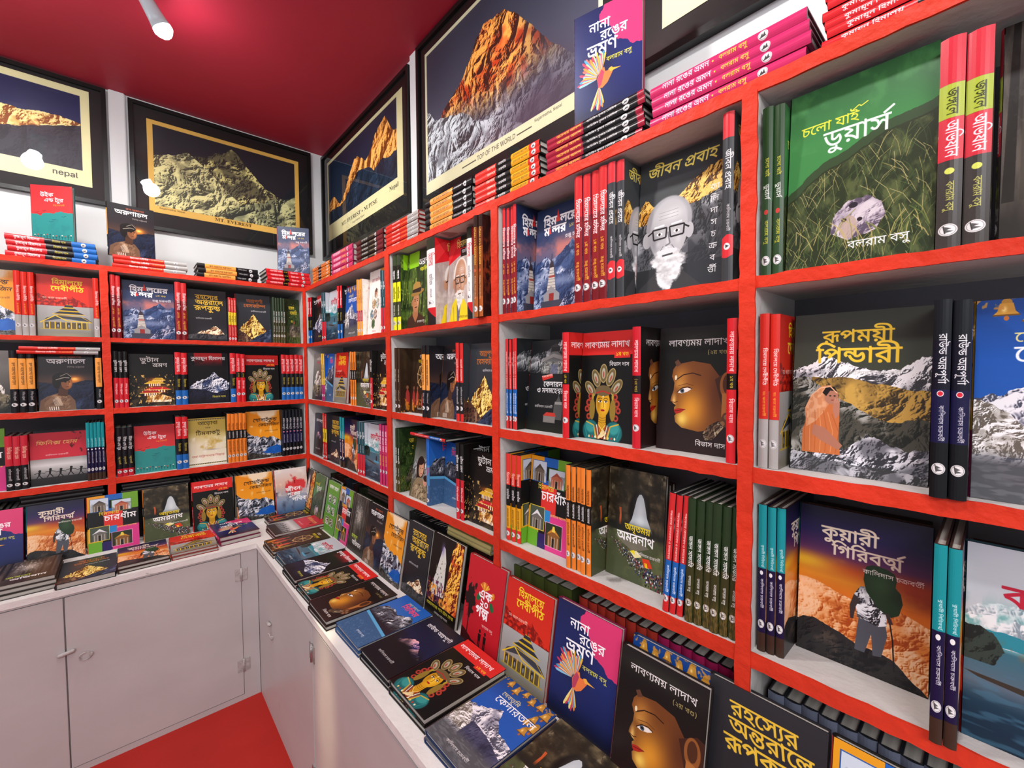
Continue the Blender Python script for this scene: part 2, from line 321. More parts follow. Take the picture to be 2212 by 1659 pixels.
def jagged(pts, amp, seed=0, n=5):
    r = np.random.RandomState(seed + 7); P = list(pts)
    for _ in range(n):
        Q = [P[0]]
        for a, b in zip(P[:-1], P[1:]):
            l = math.hypot(b[0] - a[0], b[1] - a[1]); d = (r.rand() - .5) * amp
            if l > .01: Q.append(((a[0] + b[0]) / 2 + d * .3, (a[1] + b[1]) / 2 + d))
            Q.append(b)
        P = Q; amp *= .6
    return P
def spine(bands, texts, logo=('e8e8e8', '303030', .93), wood=0):
    c = Cv(640, 48); L = c.W
    for a, b, col in bands: c.rect(a * L, 0, b * L, 1, col)
    for t in texts:
        s, x0, x1, col = t[:4]; sz = t[4] if len(t) > 4 else .62
        c.text(s, (x0 + x1) / 2 * L, .5 - sz * .36, sz, col, b=.016, al='c', fit=(x1 - x0) * L, wide=.86)
    if logo:
        x = logo[2] * L; c.ell(x, .5, .39, .39, logo[0]); c.ell(x, .5, .34, .34, '8a8a88'); c.ell(x, .5, .31, .31, logo[0])
        c.poly([(x - .2, .66), (x - .06, .36), (x + .02, .56), (x + .12, .26), (x + .2, .62)], logo[1], .8); c.line([(x - .26, .7), (x + .24, .62)], .05, logo[1])
    c.dust(.03); return c
# letter outlines: per letter a list of closed contours, x, y, x, y ... in quarter units of a 1000 em; 2000 is added to x where the point is a curve handle
GLY_RAW = [
[[90,156,2089,166,2080,175,70,175,52,175,2035,175,2017,179,11,184,2004,189,1998,205,-2,215,1998,218,1998,224,-1,228,17,227,2017,224,2016,219,16,217,2016,212,2018,203,21,200,2024,196,2038,193,50,193,64,193,2078,193,2093,189,98,184,2103,180,2107,166,108,156],[60,125,2080,125,2104,112,2116,92,116,81,2116,61,2087,37,59,35,62,38,2073,35,2098,23,2123,7,135,-2,124,-16,2108,-4,2082,12,2057,25,2029,34,12,38,15,56,2024,53,2040,51,52,51,2070,51,2089,60,2096,73,96,80,2096,93,2077,108,62,108,2053,108,2042,104,2037,97,37,92,2037,90,2038,86,38,84,20,81,2019,84,2018,93,18,96,2018,105,2028,118,2048,125],[44,116,2042,124,2030,136,18,139,24,150,36,147,2050,142,2062,128,64,117],[135,156,135,138,-2,138,-2,156]],
[[127,156,2127,166,2118,175,107,175,72,175,2056,175,2038,179,32,184,2025,189,2018,205,18,215,2018,218,2019,224,20,228,38,227,2038,224,2037,219,37,217,2037,212,2039,203,42,200,2045,196,2058,193,71,193,102,193,2115,193,2130,189,136,184,2140,180,2145,166,145,156],[180,156,180,138,89,138,89,93,2089,86,2094,79,98,79,2103,79,2113,85,2125,98,132,108,147,110,2155,99,2164,74,164,61,2164,46,2150,20,2124,6,104,6,2088,6,2059,18,2035,43,2015,86,7,116,26,121,2035,86,2057,44,2085,25,103,25,2123,25,2145,45,145,61,2145,72,2139,88,134,93,145,98,2138,85,2122,69,2106,60,98,60,2093,60,2083,64,79,67,2075,70,2070,83,70,98,70,138,-2,138,-2,156]],
[[-64,177,18,229,28,215,-52,161]],
[[132,172,138,156,138,0,119,0,2112,13,2088,37,2057,53,39,56,29,79,2050,91,2096,112,119,119,119,172],[119,100,2108,97,2086,88,2063,77,52,71,2064,68,2090,56,2113,38,120,27,2120,31,2119,40,119,47],[104,114,2102,119,2094,130,2085,140,80,143,94,156,2100,150,2115,129,120,118],[46,108,2030,108,2012,123,12,137,2012,143,2016,153,18,157,37,152,2035,149,2032,142,32,138,2032,132,2040,125,46,125,2050,125,2062,129,2073,141,79,153,94,156,94,144,2089,134,2075,117,2057,108],[184,172,190,156,190,18,171,18,2166,28,2153,45,2138,58,130,64,136,80,2144,76,2159,62,2171,47,174,40,172,39,2172,45,2171,56,171,64,171,172]],
[[128,157,2138,157,2152,153,156,148,2161,144,2167,133,167,122,167,0,148,0,2146,8,2138,17,2128,22,120,22,2111,22,2096,20,2079,18,68,18,2060,18,2040,21,2022,32,2012,52,12,70,2012,76,2014,89,14,94,34,92,2033,88,2031,77,31,70,2031,59,2038,46,2048,38,2062,36,69,36,2082,36,2102,40,115,40,2126,40,2142,34,148,26,148,116,2148,125,2145,133,142,136,2138,139,128,139,2120,139,2103,131,2090,119,2083,104,83,98,2083,96,2085,90,2092,86,98,86,2101,86,2106,87,108,87,110,70,2108,68,2100,68,94,68,2082,68,2064,82,64,98,2064,108,2074,129,2092,146,2115,157]],
[[127,157,2146,157,2168,138,168,121,2168,109,2156,90,2134,76,120,70,112,88,2129,94,2148,109,148,120,2148,130,2137,140,127,140,2118,140,2102,134,2090,124,2083,114,83,110,2083,106,2088,100,96,99,91,80,2077,83,2063,97,63,108,2063,116,2073,134,2091,148,2114,157],[170,56,2170,36,2140,10,113,10,2096,10,2064,23,2038,50,2015,95,7,127,26,132,2036,96,2060,51,2093,30,114,30,2130,30,2150,43,150,57,2150,67,2137,80,127,84,147,93,2158,87,2170,68]],
[[204,156,204,138,123,138,123,122,123,118,123,0,104,0,2096,15,2070,41,2037,58,19,61,9,85,2034,99,2082,121,109,129,104,119,104,138,-2,138,-2,156],[104,117,109,110,2096,106,2069,94,2043,82,32,76,2046,73,2076,58,2101,36,107,22,105,22,2104,28,2104,39,104,47],[190,72,2190,64,2184,49,2169,40,156,40,2152,40,2145,40,142,41,143,59,2144,58,2149,58,152,58,2164,58,2171,68,171,74,2171,87,2145,106,120,110,120,128,2140,126,2171,111,2190,87]],
[[66,156,66,138,49,138,64,143,2054,135,2043,122,2040,108,40,99,2040,90,2044,72,2048,52,48,42,2048,32,2044,16,2033,2,2013,-10,-2,-13,-8,4,2008,8,2024,19,2028,34,28,42,2028,52,2024,71,2020,90,20,98,2020,108,2024,122,2032,135,39,143,43,138,-2,138,-2,156]],
[[235,156,235,138,-2,138,-2,156],[118,132,2127,132,2140,128,144,125,2150,121,2155,109,155,97,155,95,2155,92,2155,84,154,81,155,76,155,0,136,0,2134,11,2122,22,112,22,2104,22,2090,20,2074,18,63,18,2055,18,2037,21,2022,31,2012,50,12,66,2012,71,2013,84,14,88,33,85,2032,81,2031,73,31,66,2031,53,2041,40,2056,36,63,36,2072,36,2086,38,2100,40,108,40,2117,40,2131,34,136,26,136,96,2136,102,2134,109,131,111,2129,112,2123,114,118,114,2110,114,2098,108,92,104,2088,100,2082,90,82,85,2082,81,2086,75,94,75,2098,75,2103,76,106,76,107,58,2105,58,2096,56,90,56,2079,56,2062,69,62,83,2062,92,2070,109,78,116,2086,123,2106,132],[190,106,2205,106,2224,89,224,75,2224,68,2217,52,2200,38,184,34,178,52,2191,55,2205,66,205,73,2205,82,2195,89,188,89,2179,89,2162,74,155,60,144,70,2154,88,2176,106]],
[[176,156,176,138,150,138,150,0,131,0,2124,10,2106,29,2084,45,2058,57,42,60,36,83,48,74,2071,70,2103,54,2125,34,132,24,2131,30,2131,42,131,48,131,172,144,172,150,156],[112,118,2112,103,2097,83,2070,71,52,69,40,71,36,83,2056,84,2082,93,2094,107,94,116,2094,124,2087,137,79,143,93,156,2101,148,2112,129],[46,108,2030,108,2012,123,12,137,2012,143,2016,153,18,157,37,152,2035,149,2032,142,32,138,2032,132,2040,125,46,125,2050,125,2062,129,2073,141,79,153,93,156,93,144,2088,133,2074,116,2056,108]],
[[118,132,2127,132,2140,128,144,125,2150,121,2155,109,155,97,155,0,136,0,2134,11,2122,22,112,22,2104,22,2090,20,2074,18,63,18,2055,18,2037,21,2022,31,2012,50,12,66,2012,71,2013,84,14,88,33,85,2032,81,2031,73,31,66,2031,53,2041,40,2056,36,63,36,2072,36,2086,38,2100,40,108,40,2117,40,2131,34,136,26,136,96,2136,102,2134,109,131,111,2129,112,2123,114,118,114,2110,114,2098,108,92,104,2088,100,2082,90,82,85,2082,81,2086,75,94,75,2098,75,2103,76,106,76,107,58,2105,58,2096,56,90,56,2079,56,2062,69,62,83,2062,92,2070,109,78,116,2086,123,2106,132],[181,156,181,138,-2,138,-2,156]],
[[121,0,121,106,126,90,2118,103,2102,121,2088,133,2074,139,66,139,2052,139,2036,125,30,116,26,114,2030,118,2044,122,54,122,2066,122,2080,113,2086,99,86,92,2086,78,2066,54,46,43,33,61,2046,67,2066,81,66,91,2066,97,2058,104,50,104,2044,104,2032,101,26,98,6,114,2013,128,2031,147,2052,157,64,157,2076,157,2097,148,2117,131,127,118,122,121,2122,124,2121,139,121,146,121,172,134,172,140,156,166,156,166,138,140,138,140,0]],
[[191,156,191,138,165,138,165,0,146,0,146,99,151,83,2141,98,2124,119,2109,133,2093,139,84,139,2074,139,2058,132,2044,119,39,112,37,111,2041,114,2048,116,53,116,2068,116,2081,100,81,89,2081,86,2081,81,80,80,76,82,2079,85,2084,91,2091,97,94,100,125,129,137,116,66,49,52,62,72,82,63,71,56,66,2059,70,2064,80,64,86,2064,92,2057,100,50,100,2046,100,2038,98,34,95,15,113,2025,126,2046,146,2069,157,82,157,2096,157,2119,147,2140,126,152,110,147,112,2146,118,2146,132,146,140,146,172,159,172,165,156],[165,-11,146,-11,2144,-3,2136,6,2126,11,119,11,2106,11,2082,6,67,6,2058,6,2039,10,2022,20,2011,38,11,53,2011,57,2012,67,14,72,33,69,2032,66,2031,58,31,53,2031,42,2040,30,2056,24,67,24,2079,24,2102,29,114,29,2124,29,2140,22,146,15,146,38,165,38]],
[[168,156,168,138,142,138,142,0,123,4,2115,18,2089,41,2055,58,36,61,26,85,2050,99,2101,123,128,131,123,120,123,138,-2,138,-2,156],[123,118,128,112,2109,105,2067,87,49,76,2063,73,2093,60,2119,38,126,24,124,24,2124,30,2123,42,123,50],[142,-29,123,-29,2120,-18,2107,-8,96,-8,2089,-8,2076,-10,2062,-12,55,-12,2047,-12,2032,-8,2019,0,2012,16,12,27,2012,32,2013,41,14,44,33,41,2032,38,2031,32,31,28,2031,15,2045,6,56,6,2062,6,2074,8,2085,10,92,10,2102,10,2117,3,123,-4,123,18,142,26]],
[[91,71,2075,71,2057,87,57,100,2057,106,2060,118,62,122,82,116,2081,113,2078,106,78,102,2078,95,2085,89,91,89,2097,89,2108,93,2120,106,128,119,153,113,140,106,2133,94,2119,79,2102,71],[153,0,134,0,2131,11,2120,22,109,22,2102,22,2088,20,2072,18,62,18,2054,18,2037,21,2021,31,2012,50,12,66,2012,71,2013,84,14,88,33,85,2032,81,2031,72,31,66,2031,53,2041,40,2055,36,62,36,2071,36,2085,38,2098,40,105,40,2115,40,2129,34,134,26,134,82,2134,86,2134,94,134,99,138,106,153,113],[179,156,179,138,-2,138,-2,156]],
[[105,2,2088,2,2060,13,2036,38,2016,79,7,110,26,115,2033,89,2049,52,2068,31,2090,21,104,21,2124,21,2148,39,148,54,2148,61,2144,76,137,87,148,83,2139,72,2122,58,2107,52,100,52,2095,52,2084,55,81,58,2077,62,2071,74,71,88,71,111,2071,126,2083,147,2102,157,114,157,2128,157,2146,144,146,130,2146,120,2135,106,2118,100,108,100,2090,100,2061,112,2038,134,30,146,45,156,2053,146,2071,127,2093,116,108,116,2118,116,2127,124,127,130,2127,135,2120,141,114,141,2106,141,2095,132,2089,118,89,110,89,84,2089,78,2094,70,100,70,2106,70,2116,75,2128,86,136,95,154,96,2160,86,2167,65,167,54,2167,39,2153,16,2125,2]],
[[144,156,144,138,43,138,43,130,42,114,2042,111,2043,100,43,94,43,51,2043,40,2046,31,47,29,2052,24,61,24,2071,24,2088,34,95,40,2102,48,2110,65,110,74,2110,82,2100,87,92,87,91,87,2079,87,2065,91,59,94,2053,98,2043,106,40,112,43,134,2048,124,2060,112,2077,106,90,106,94,106,2104,106,2114,103,118,101,2124,97,2129,85,129,76,2129,61,2115,33,104,24,2094,16,2073,6,60,6,2050,6,2037,12,33,16,2029,20,2024,34,24,48,24,138,-2,138,-2,156]],
[[100,16,2086,16,2058,26,2035,50,2015,88,7,116,26,121,2035,90,2056,52,2083,35,101,35,2120,35,2138,51,138,67,2138,75,2134,86,132,90,148,90,2140,82,2125,71,2108,64,98,64,2088,64,2073,72,2064,86,64,96,2064,107,2080,130,98,138,2094,138,2081,138,74,138,-2,138,-2,156,232,156,232,138,154,138,2148,138,2138,138,134,138,2113,129,2091,114,2084,101,84,95,2084,88,2092,82,97,82,2106,82,2121,91,131,99,152,91,2154,86,2158,72,158,64,2158,51,2146,29,2121,16],[200,51,2200,39,2204,16,209,2,190,-2,2186,13,2181,40,181,56,2181,69,2186,90,189,97,2170,97,2143,106,2125,124,119,136,138,140,2142,132,2154,121,2174,115,188,115,2191,115,2198,115,202,116,211,98,2205,87,2200,65]],
[[173,156,173,138,147,138,147,61,128,61,128,128,129,133,2128,137,2128,146,128,152,128,172,141,172,147,156],[90,157,2100,157,2116,150,2129,136,134,128,132,101,2125,119,2104,139,91,139,2081,139,2069,128,69,118,2069,108,2085,95,103,94,102,75,2085,76,2064,88,2054,106,54,118,2054,132,2064,149,2081,157],[19,157,2030,157,2048,149,2060,130,60,115,2060,105,2050,86,2030,75,14,75,12,94,2025,94,2039,101,2045,112,45,117,2045,127,2032,139,19,139,2014,139,2006,138,0,136,-2,155,2004,156,2014,157],[147,73,147,-11,128,-11,2118,-1,2098,11,2077,18,65,20,56,40,2065,46,2090,58,2116,69,128,73],[128,55,2120,52,2100,44,2082,35,76,32,78,34,2092,30,2117,19,128,10,2128,14,2128,24,128,28]],
[[110,139,110,126,110,129,2126,127,2152,114,2168,93,168,80,2168,72,2161,59,2148,52,138,52,2134,52,2128,52,125,53,126,70,2128,70,2131,70,133,70,2144,70,2150,77,150,81,2150,92,2130,107,110,110,110,112,110,16,92,16,2084,28,2064,49,2037,64,19,67,9,91,2024,99,2054,114,2084,126,96,129,91,119,91,139],[91,118,96,110,2086,106,2061,96,2038,85,28,79,25,84,2049,80,2081,56,92,42,2092,47,2091,60,91,63],[165,156,165,138,-2,138,-2,156],[231,156,231,138,204,138,204,-8,185,-8,185,4,186,12,2186,18,2185,30,185,35,185,138,160,138,160,156],[76,-7,2070,-7,2058,-2,2046,11,38,22,54,32,2060,20,2070,12,76,12,2081,12,2088,13,2096,18,104,22,2116,30,2134,39,144,39,2152,39,2166,34,2179,24,187,15,186,-7,2177,4,2164,16,2152,21,146,21,2142,21,2132,18,2122,13,116,9,2107,3,2094,-4,2083,-7]],
[[144,156,144,138,43,138,43,51,2043,40,2046,31,47,29,2052,24,61,24,2071,24,2088,34,95,40,2102,48,2110,66,110,75,2110,83,2102,91,92,91,2090,91,2082,90,79,89,76,107,2081,108,2092,110,97,110,2106,110,2121,103,2129,88,129,76,2129,61,2115,33,104,24,2094,16,2073,6,60,6,2050,6,2037,12,33,16,2029,20,2024,34,24,48,24,138,-2,138,-2,156],[99,156,2098,166,2089,175,79,175,55,175,2039,175,2021,179,15,184,2008,189,2002,205,2,215,2002,218,2002,224,3,228,21,227,2021,224,2020,220,20,217,2020,212,2022,203,25,200,2028,196,2042,193,54,193,74,193,2087,193,2102,189,108,184,2112,180,2116,166,117,156]],
[[56,22,2047,22,2031,33,24,45,38,54,2043,47,2050,41,55,41,2060,41,2068,47,74,55,2078,60,2080,68,80,72,2080,83,2073,98,2060,107,51,107,2043,107,2036,100,36,94,2036,92,2037,86,38,83,20,79,2018,84,2016,94,16,97,2016,107,2026,118,2042,124,50,124,2065,124,2086,112,2097,87,97,70,2097,67,2097,62,97,60,85,67,2091,77,2110,94,2135,106,152,109,166,95,2159,84,2152,60,152,48,2152,36,2157,14,161,2,142,-2,2138,12,2133,38,133,52,2133,61,2138,82,143,92,150,90,2140,89,2121,81,2102,65,94,52,2086,41,2075,28,2064,22],[18,150,29,147,2043,142,2056,128,57,117,37,116,2036,124,2023,136,12,139],[120,108,2104,108,2080,127,73,144,94,147,2097,137,2106,127,2116,124,120,124,2129,124,2137,132,137,137,2137,142,2133,148,130,149,152,152,2154,148,2156,141,156,137,2156,127,2146,114,2130,108],[184,156,184,138,148,138,145,138,89,138,86,138,-2,138,-2,156]],
[[70,0,2056,0,2031,11,2014,30,9,42,14,62,2035,64,2057,78,2066,99,66,112,2066,118,2063,131,60,138,-2,138,-2,156,50,156,2042,166,2032,185,32,194,2032,204,2044,222,54,229,67,215,2059,209,2052,198,52,191,2052,183,2063,166,73,156,150,156,150,138,107,138,2102,138,2095,138,91,138,2110,120,2132,83,132,60,2132,42,2118,15,2090,0],[70,18,2084,18,2103,30,2112,50,112,61,2112,72,2105,94,2088,119,73,134,77,133,2080,126,2083,111,83,102,2083,92,2078,74,2064,58,2040,46,22,42,25,57,2028,44,2041,27,2060,18]],
[[180,156,180,138,89,138,89,93,2089,86,2094,79,98,79,2103,79,2113,85,2125,98,132,108,147,110,2155,99,2164,74,164,61,2164,46,2150,20,2124,6,104,6,2088,6,2059,18,2035,43,2015,86,7,116,26,121,2035,86,2057,44,2085,25,103,25,2123,25,2145,45,145,61,2145,72,2139,88,134,93,145,98,2138,85,2122,69,2106,60,98,60,2093,60,2083,64,79,67,2075,70,2070,83,70,98,70,138,-2,138,-2,156]],
[[118,172,124,156,124,145,2124,140,2123,131,123,126,124,120,124,73,122,68,2124,64,2124,52,124,48,124,0,104,0,2098,13,2073,37,2042,53,24,56,14,80,2031,89,2062,104,2092,116,106,119,2105,124,2104,136,104,142,104,172],[104,109,110,102,2098,99,2073,89,2049,78,38,71,2047,69,2068,60,2088,48,2104,32,108,22,106,22,2105,28,2104,39,104,47],[46,157,2058,157,2079,148,2100,131,109,118,94,109,2086,120,2070,133,2055,139,48,139,2039,139,2032,132,32,128,2032,124,2037,118,41,115,28,100,2020,106,2012,119,12,128,2012,137,2021,150,2036,157],[163,152,2178,152,2197,136,197,123,2197,117,2191,102,2174,90,158,86,153,103,2166,105,2178,115,178,121,2178,128,2168,134,162,134,2150,134,2130,118,122,104,121,130,2130,140,2150,152],[163,42,2148,42,2128,55,122,65,112,87,122,100,2126,87,2138,68,2153,59,162,59,2169,59,2179,66,179,74,2179,80,2171,90,162,93,176,103,2181,101,2191,93,2198,81,198,73,2198,64,2190,50,2174,42]],
[[96,156,2106,156,2121,150,2129,138,129,129,2129,117,2115,98,104,90,2096,84,2086,75,86,69,2086,64,2092,58,97,58,2104,58,2115,64,122,70,141,64,2143,58,2145,46,145,40,2145,22,2120,0,95,0,2083,0,2059,8,2035,28,2015,67,7,99,26,104,2033,77,2048,43,2066,26,2085,19,95,19,2105,19,2119,24,2126,35,126,42,2126,46,2125,53,123,57,138,59,2129,52,2111,41,98,41,2084,41,2067,56,67,68,2067,77,2075,90,2088,100,94,104,2101,110,2112,120,112,126,2112,129,2110,134,2103,139,96,139,2087,139,2073,132,2064,122,64,118,2064,115,2069,110,72,108,59,92,2050,98,2044,111,44,117,2044,124,2052,138,2067,149,2086,156],[168,157,2183,157,2200,142,200,131,2200,125,2193,113,2178,102,164,99,160,115,2169,117,2180,124,180,130,2180,135,2174,140,167,140,2156,140,2133,122,126,108,112,117,2120,130,2138,148,2157,157],[164,62,2155,62,2138,70,2126,82,2116,98,113,106,127,122,2130,108,2141,88,2157,80,166,80,2172,80,2182,85,182,92,2182,98,2174,106,165,109,179,118,2184,116,2194,108,2201,98,201,91,2201,80,2183,62],[186,36,2186,30,2189,10,192,2,175,-2,2171,9,2167,31,167,41,2167,52,2173,70,177,75,184,81,197,68,2190,60,2186,45]],
[[164,156,164,138,65,138,65,59,2065,48,2068,39,70,37,2074,32,83,32,2092,32,2109,40,2122,55,2130,72,130,81,2130,88,2123,96,114,96,2110,96,2103,95,100,94,98,112,2102,113,2112,115,118,115,2128,115,2142,108,2149,93,149,82,2149,69,2138,44,2119,25,2095,14,82,14,2073,14,2060,19,55,23,2051,28,2046,42,46,55,46,138,-2,138,-2,156],[119,156,2118,166,2109,175,99,175,75,175,2059,175,2041,179,35,184,2028,189,2022,205,22,215,2022,218,2022,224,23,228,41,227,2041,224,2040,220,40,217,2040,212,2042,203,45,200,2048,196,2062,193,74,193,94,193,2107,193,2122,189,128,184,2132,180,2136,166,137,156],[138,11,2138,-2,2126,-22,2102,-33,84,-33,2068,-33,2038,-20,2013,9,4,34,22,40,2030,20,2048,-4,2070,-14,85,-14,2095,-14,2110,-9,2119,2,119,10,2119,15,2116,26,112,31,129,41,2134,34,2138,19]],
[[81,157,2093,157,2112,146,118,134,132,152,148,156,2156,149,2168,130,168,118,2168,104,2156,84,2134,68,120,62,112,81,2129,87,2149,104,149,118,2149,124,2143,136,137,140,149,145,122,112,107,112,2105,124,2092,140,82,140,2075,140,2066,131,66,124,2066,115,2080,106,92,104,90,85,2070,86,2046,107,46,124,2046,135,2056,150,2072,157],[113,8,2096,8,2064,20,2037,48,2015,94,7,127,26,132,2036,95,2060,48,2093,27,114,27,2129,27,2150,40,150,54,2150,64,2137,78,127,82,147,91,2158,85,2170,66,170,54,2170,40,2156,19,2131,8]],
[[122,132,2140,132,2161,114,161,99,2161,88,2149,71,2128,58,114,53,107,70,2123,76,2141,88,141,98,2141,106,2131,114,121,114,2112,114,2097,109,2085,102,2078,93,78,90,2078,86,2083,82,91,80,86,62,2072,64,2059,77,59,88,2059,96,2069,112,2086,124,2109,132],[164,42,2164,23,2134,0,108,0,2092,0,2062,11,2036,35,2015,75,7,104,26,110,2035,78,2058,38,2088,19,108,19,2124,19,2143,30,143,43,2143,52,2131,64,121,67,141,76,2152,70,2164,53],[183,156,183,138,-2,138,-2,156]],
[[158,156,158,138,131,138,131,0,112,0,112,106,117,91,2106,108,2085,129,2066,139,56,139,2048,139,2036,133,2030,123,30,116,2030,108,2038,97,2055,90,69,89,67,68,2051,70,2025,81,2010,101,10,116,2010,129,2022,148,2042,157,53,157,2066,157,2087,148,2107,131,118,118,114,119,2113,124,2112,138,112,144,112,172,125,172,131,156]],
[[90,46,2072,46,2041,61,2016,95,7,123,26,128,2032,106,2050,78,2072,64,88,64,2102,64,2118,72,2124,84,124,91,2124,101,2111,115,99,115,2094,115,2086,112,2083,105,83,102,2083,100,2084,95,84,93,66,90,2064,93,2063,102,63,105,2063,114,2073,126,2089,132,98,132,2113,132,2133,120,2143,101,143,90,2143,78,2132,58,2108,46],[172,156,172,138,-2,138,-2,156],[228,156,228,138,202,138,202,-18,182,-18,182,0,183,10,2182,16,2182,28,182,34,182,138,158,138,158,156],[130,37,2129,45,2122,54,116,57,133,66,2137,64,2144,56,2148,45,148,37],[131,41,2144,41,2165,31,2184,14,192,2,186,-15,2178,-4,2161,13,2143,24,133,24,2127,24,2121,18,121,14,2121,9,2128,3,134,1,126,-16,2114,-12,2101,4,101,14,2101,27,2119,41]],
[[102,12,2081,12,2046,33,2018,78,7,116,26,122,2035,90,2056,50,2083,32,101,32,2113,32,2129,37,2139,48,2143,62,143,70,2143,80,2135,97,2121,107,111,107,2101,107,2092,99,92,92,2092,89,2093,84,94,80,75,76,2074,81,2072,90,72,95,2072,105,2082,118,2099,125,110,125,2126,125,2149,111,2162,85,162,68,2162,53,2149,28,2122,12],[179,156,179,138,-2,138,-2,156]],
[[197,156,197,138,40,138,40,63,36,68,2051,85,2093,112,119,122,130,110,130,57,111,49,111,108,116,101,2102,96,2075,79,2049,58,35,44,20,54,20,138,-2,138,-2,156],[176,17,2176,8,2179,-10,182,-20,164,-24,2161,-13,2157,9,157,19,2157,29,2160,46,163,57,164,53,2156,51,2136,45,128,42,122,40,2104,34,2072,20,60,13,62,15,2076,12,2101,1,112,-9,2112,-5,2111,6,111,10,111,40,130,47,130,-29,111,-29,2102,-20,2082,-8,2061,0,49,2,40,21,2051,28,2076,40,2104,52,118,57,125,59,2136,63,2160,70,170,73,184,59,2179,48,2176,27]],
[[127,76,2118,76,2105,80,2093,88,85,94,2079,100,2072,104,68,104,2064,104,2058,99,58,94,2058,89,2063,82,68,77,54,63,2047,70,2037,85,37,95,2037,104,2046,116,2059,122,65,122,2076,122,2090,114,98,107,2107,100,2118,93,126,93,2134,93,2144,101,144,110,2144,120,2133,137,126,144,146,148,2150,144,2158,133,2163,119,163,110,2163,99,2155,84,2139,76],[183,156,183,138,-2,138,-2,156],[105,-14,2084,-14,2047,2,2017,40,6,71,25,77,2034,52,2056,21,2085,5,104,5,2127,5,2145,22,145,36,2145,44,2139,56,2127,64,118,64,2112,64,2104,60,2101,53,101,48,2101,47,2102,40,103,37,84,34,2083,38,2081,48,81,52,2081,61,2091,73,2108,80,117,80,2132,80,2154,68,2164,47,164,35,2164,20,2151,-2,2124,-14]],
[[164,156,164,138,138,138,138,0,118,0,2109,14,2083,38,2050,56,29,60,23,83,36,74,2057,70,2089,54,2112,34,119,24,2118,30,2118,42,118,48,118,172,132,172,137,156],[53,156,2068,156,2090,146,2100,127,100,116,2100,96,2068,72,40,69,28,71,23,83,2044,84,2069,94,2080,108,80,116,2080,127,2066,139,52,139,2040,139,2029,129,29,124,2029,120,2033,114,38,112,26,96,2022,99,2014,107,2010,118,10,124,2010,133,2020,148,2039,156]],
[[205,156,205,138,114,138,114,93,2114,86,2118,79,123,79,2128,79,2138,85,2150,98,157,108,172,110,2180,99,2189,74,189,61,2189,45,2174,20,2148,6,129,6,2114,6,2084,18,2058,48,47,74,65,81,2072,63,2090,38,2113,25,128,25,2148,25,2170,45,170,61,2170,72,2164,88,158,93,170,98,2162,85,2147,69,2131,60,123,60,2118,60,2108,64,104,67,2100,70,2094,83,94,98,94,100,95,100,2095,104,2094,114,94,118,94,138,-2,138,-2,156],[45,125,2056,125,2075,118,2093,106,101,96,104,72,2090,88,2060,107,47,107,2041,107,2031,101,31,94,2031,90,2036,82,41,80,28,64,2020,70,2011,85,11,94,2011,104,2021,118,2036,125]],
[[226,156,226,138,113,138,113,63,110,68,2120,80,2145,99,2175,115,192,122,208,106,2204,97,2198,80,2195,62,195,51,2195,39,2199,16,204,2,185,-2,2180,13,2176,40,176,56,2176,66,2178,84,2184,98,186,102,190,101,2175,96,2148,79,2122,58,108,44,94,54,94,90,95,92,2094,98,2094,108,94,112,94,138,-2,138,-2,156],[49,119,2059,119,2077,112,2092,99,100,90,100,68,2089,82,2064,101,52,101,2044,101,2032,92,32,84,2032,77,2041,68,50,64,41,46,2027,52,2012,72,12,84,2012,96,2022,111,2040,119]],
[[154,156,154,138,127,138,127,48,108,48,108,78,111,63,2101,76,2081,94,2060,105,50,105,2042,105,2032,97,32,90,2032,85,2040,75,50,71,40,54,2027,59,2012,79,12,92,2012,101,2021,116,2037,123,47,123,2061,123,2084,114,2104,96,113,86,109,86,2108,90,2108,102,108,107,108,138,-2,138,-2,156],[56,51,2070,51,2092,40,2111,22,120,10,116,-10,2107,1,2089,21,2069,33,58,33,2051,33,2043,27,43,22,2043,16,2051,10,59,7,50,-10,2042,-8,2030,2,2023,15,23,22,2023,31,2032,44,2048,51],[127,51,127,-11,108,-11,108,8,109,18,2108,24,2108,37,108,43,108,50]],
[[153,156,153,138,40,138,40,63,36,68,2046,80,2072,99,2102,115,119,122,135,106,2130,97,2124,80,2122,62,122,51,2122,39,2126,16,130,2,112,-2,2107,13,2102,40,102,56,2102,66,2105,84,2110,98,113,102,116,101,2102,96,2075,79,2049,58,35,44,20,54,20,138,-2,138,-2,156]],
[[152,156,152,138,125,138,125,0,106,0,2098,15,2072,40,2038,58,19,61,9,85,2033,99,2084,123,112,131,106,120,106,156],[106,118,111,112,2092,105,2050,87,32,76,2046,73,2076,58,2102,36,110,22,107,22,2107,28,2106,39,106,47],[60,157,2063,157,2070,156,73,156,72,138,2070,138,2066,138,63,138,2055,138,2047,132,47,127,2047,121,2058,112,73,106,58,94,2049,99,2035,110,2027,123,27,131,2027,138,2034,150,2049,157]],
[[154,156,154,138,127,138,127,0,108,0,108,61,112,47,2104,58,2084,77,2064,88,54,88,2045,88,2032,78,32,68,2032,61,2042,50,54,46,44,28,2029,34,2012,56,12,69,2012,82,2023,98,2042,106,51,106,2064,106,2086,97,2104,81,113,71,109,70,2108,76,2108,87,108,93,108,138,-2,138,-2,156]],
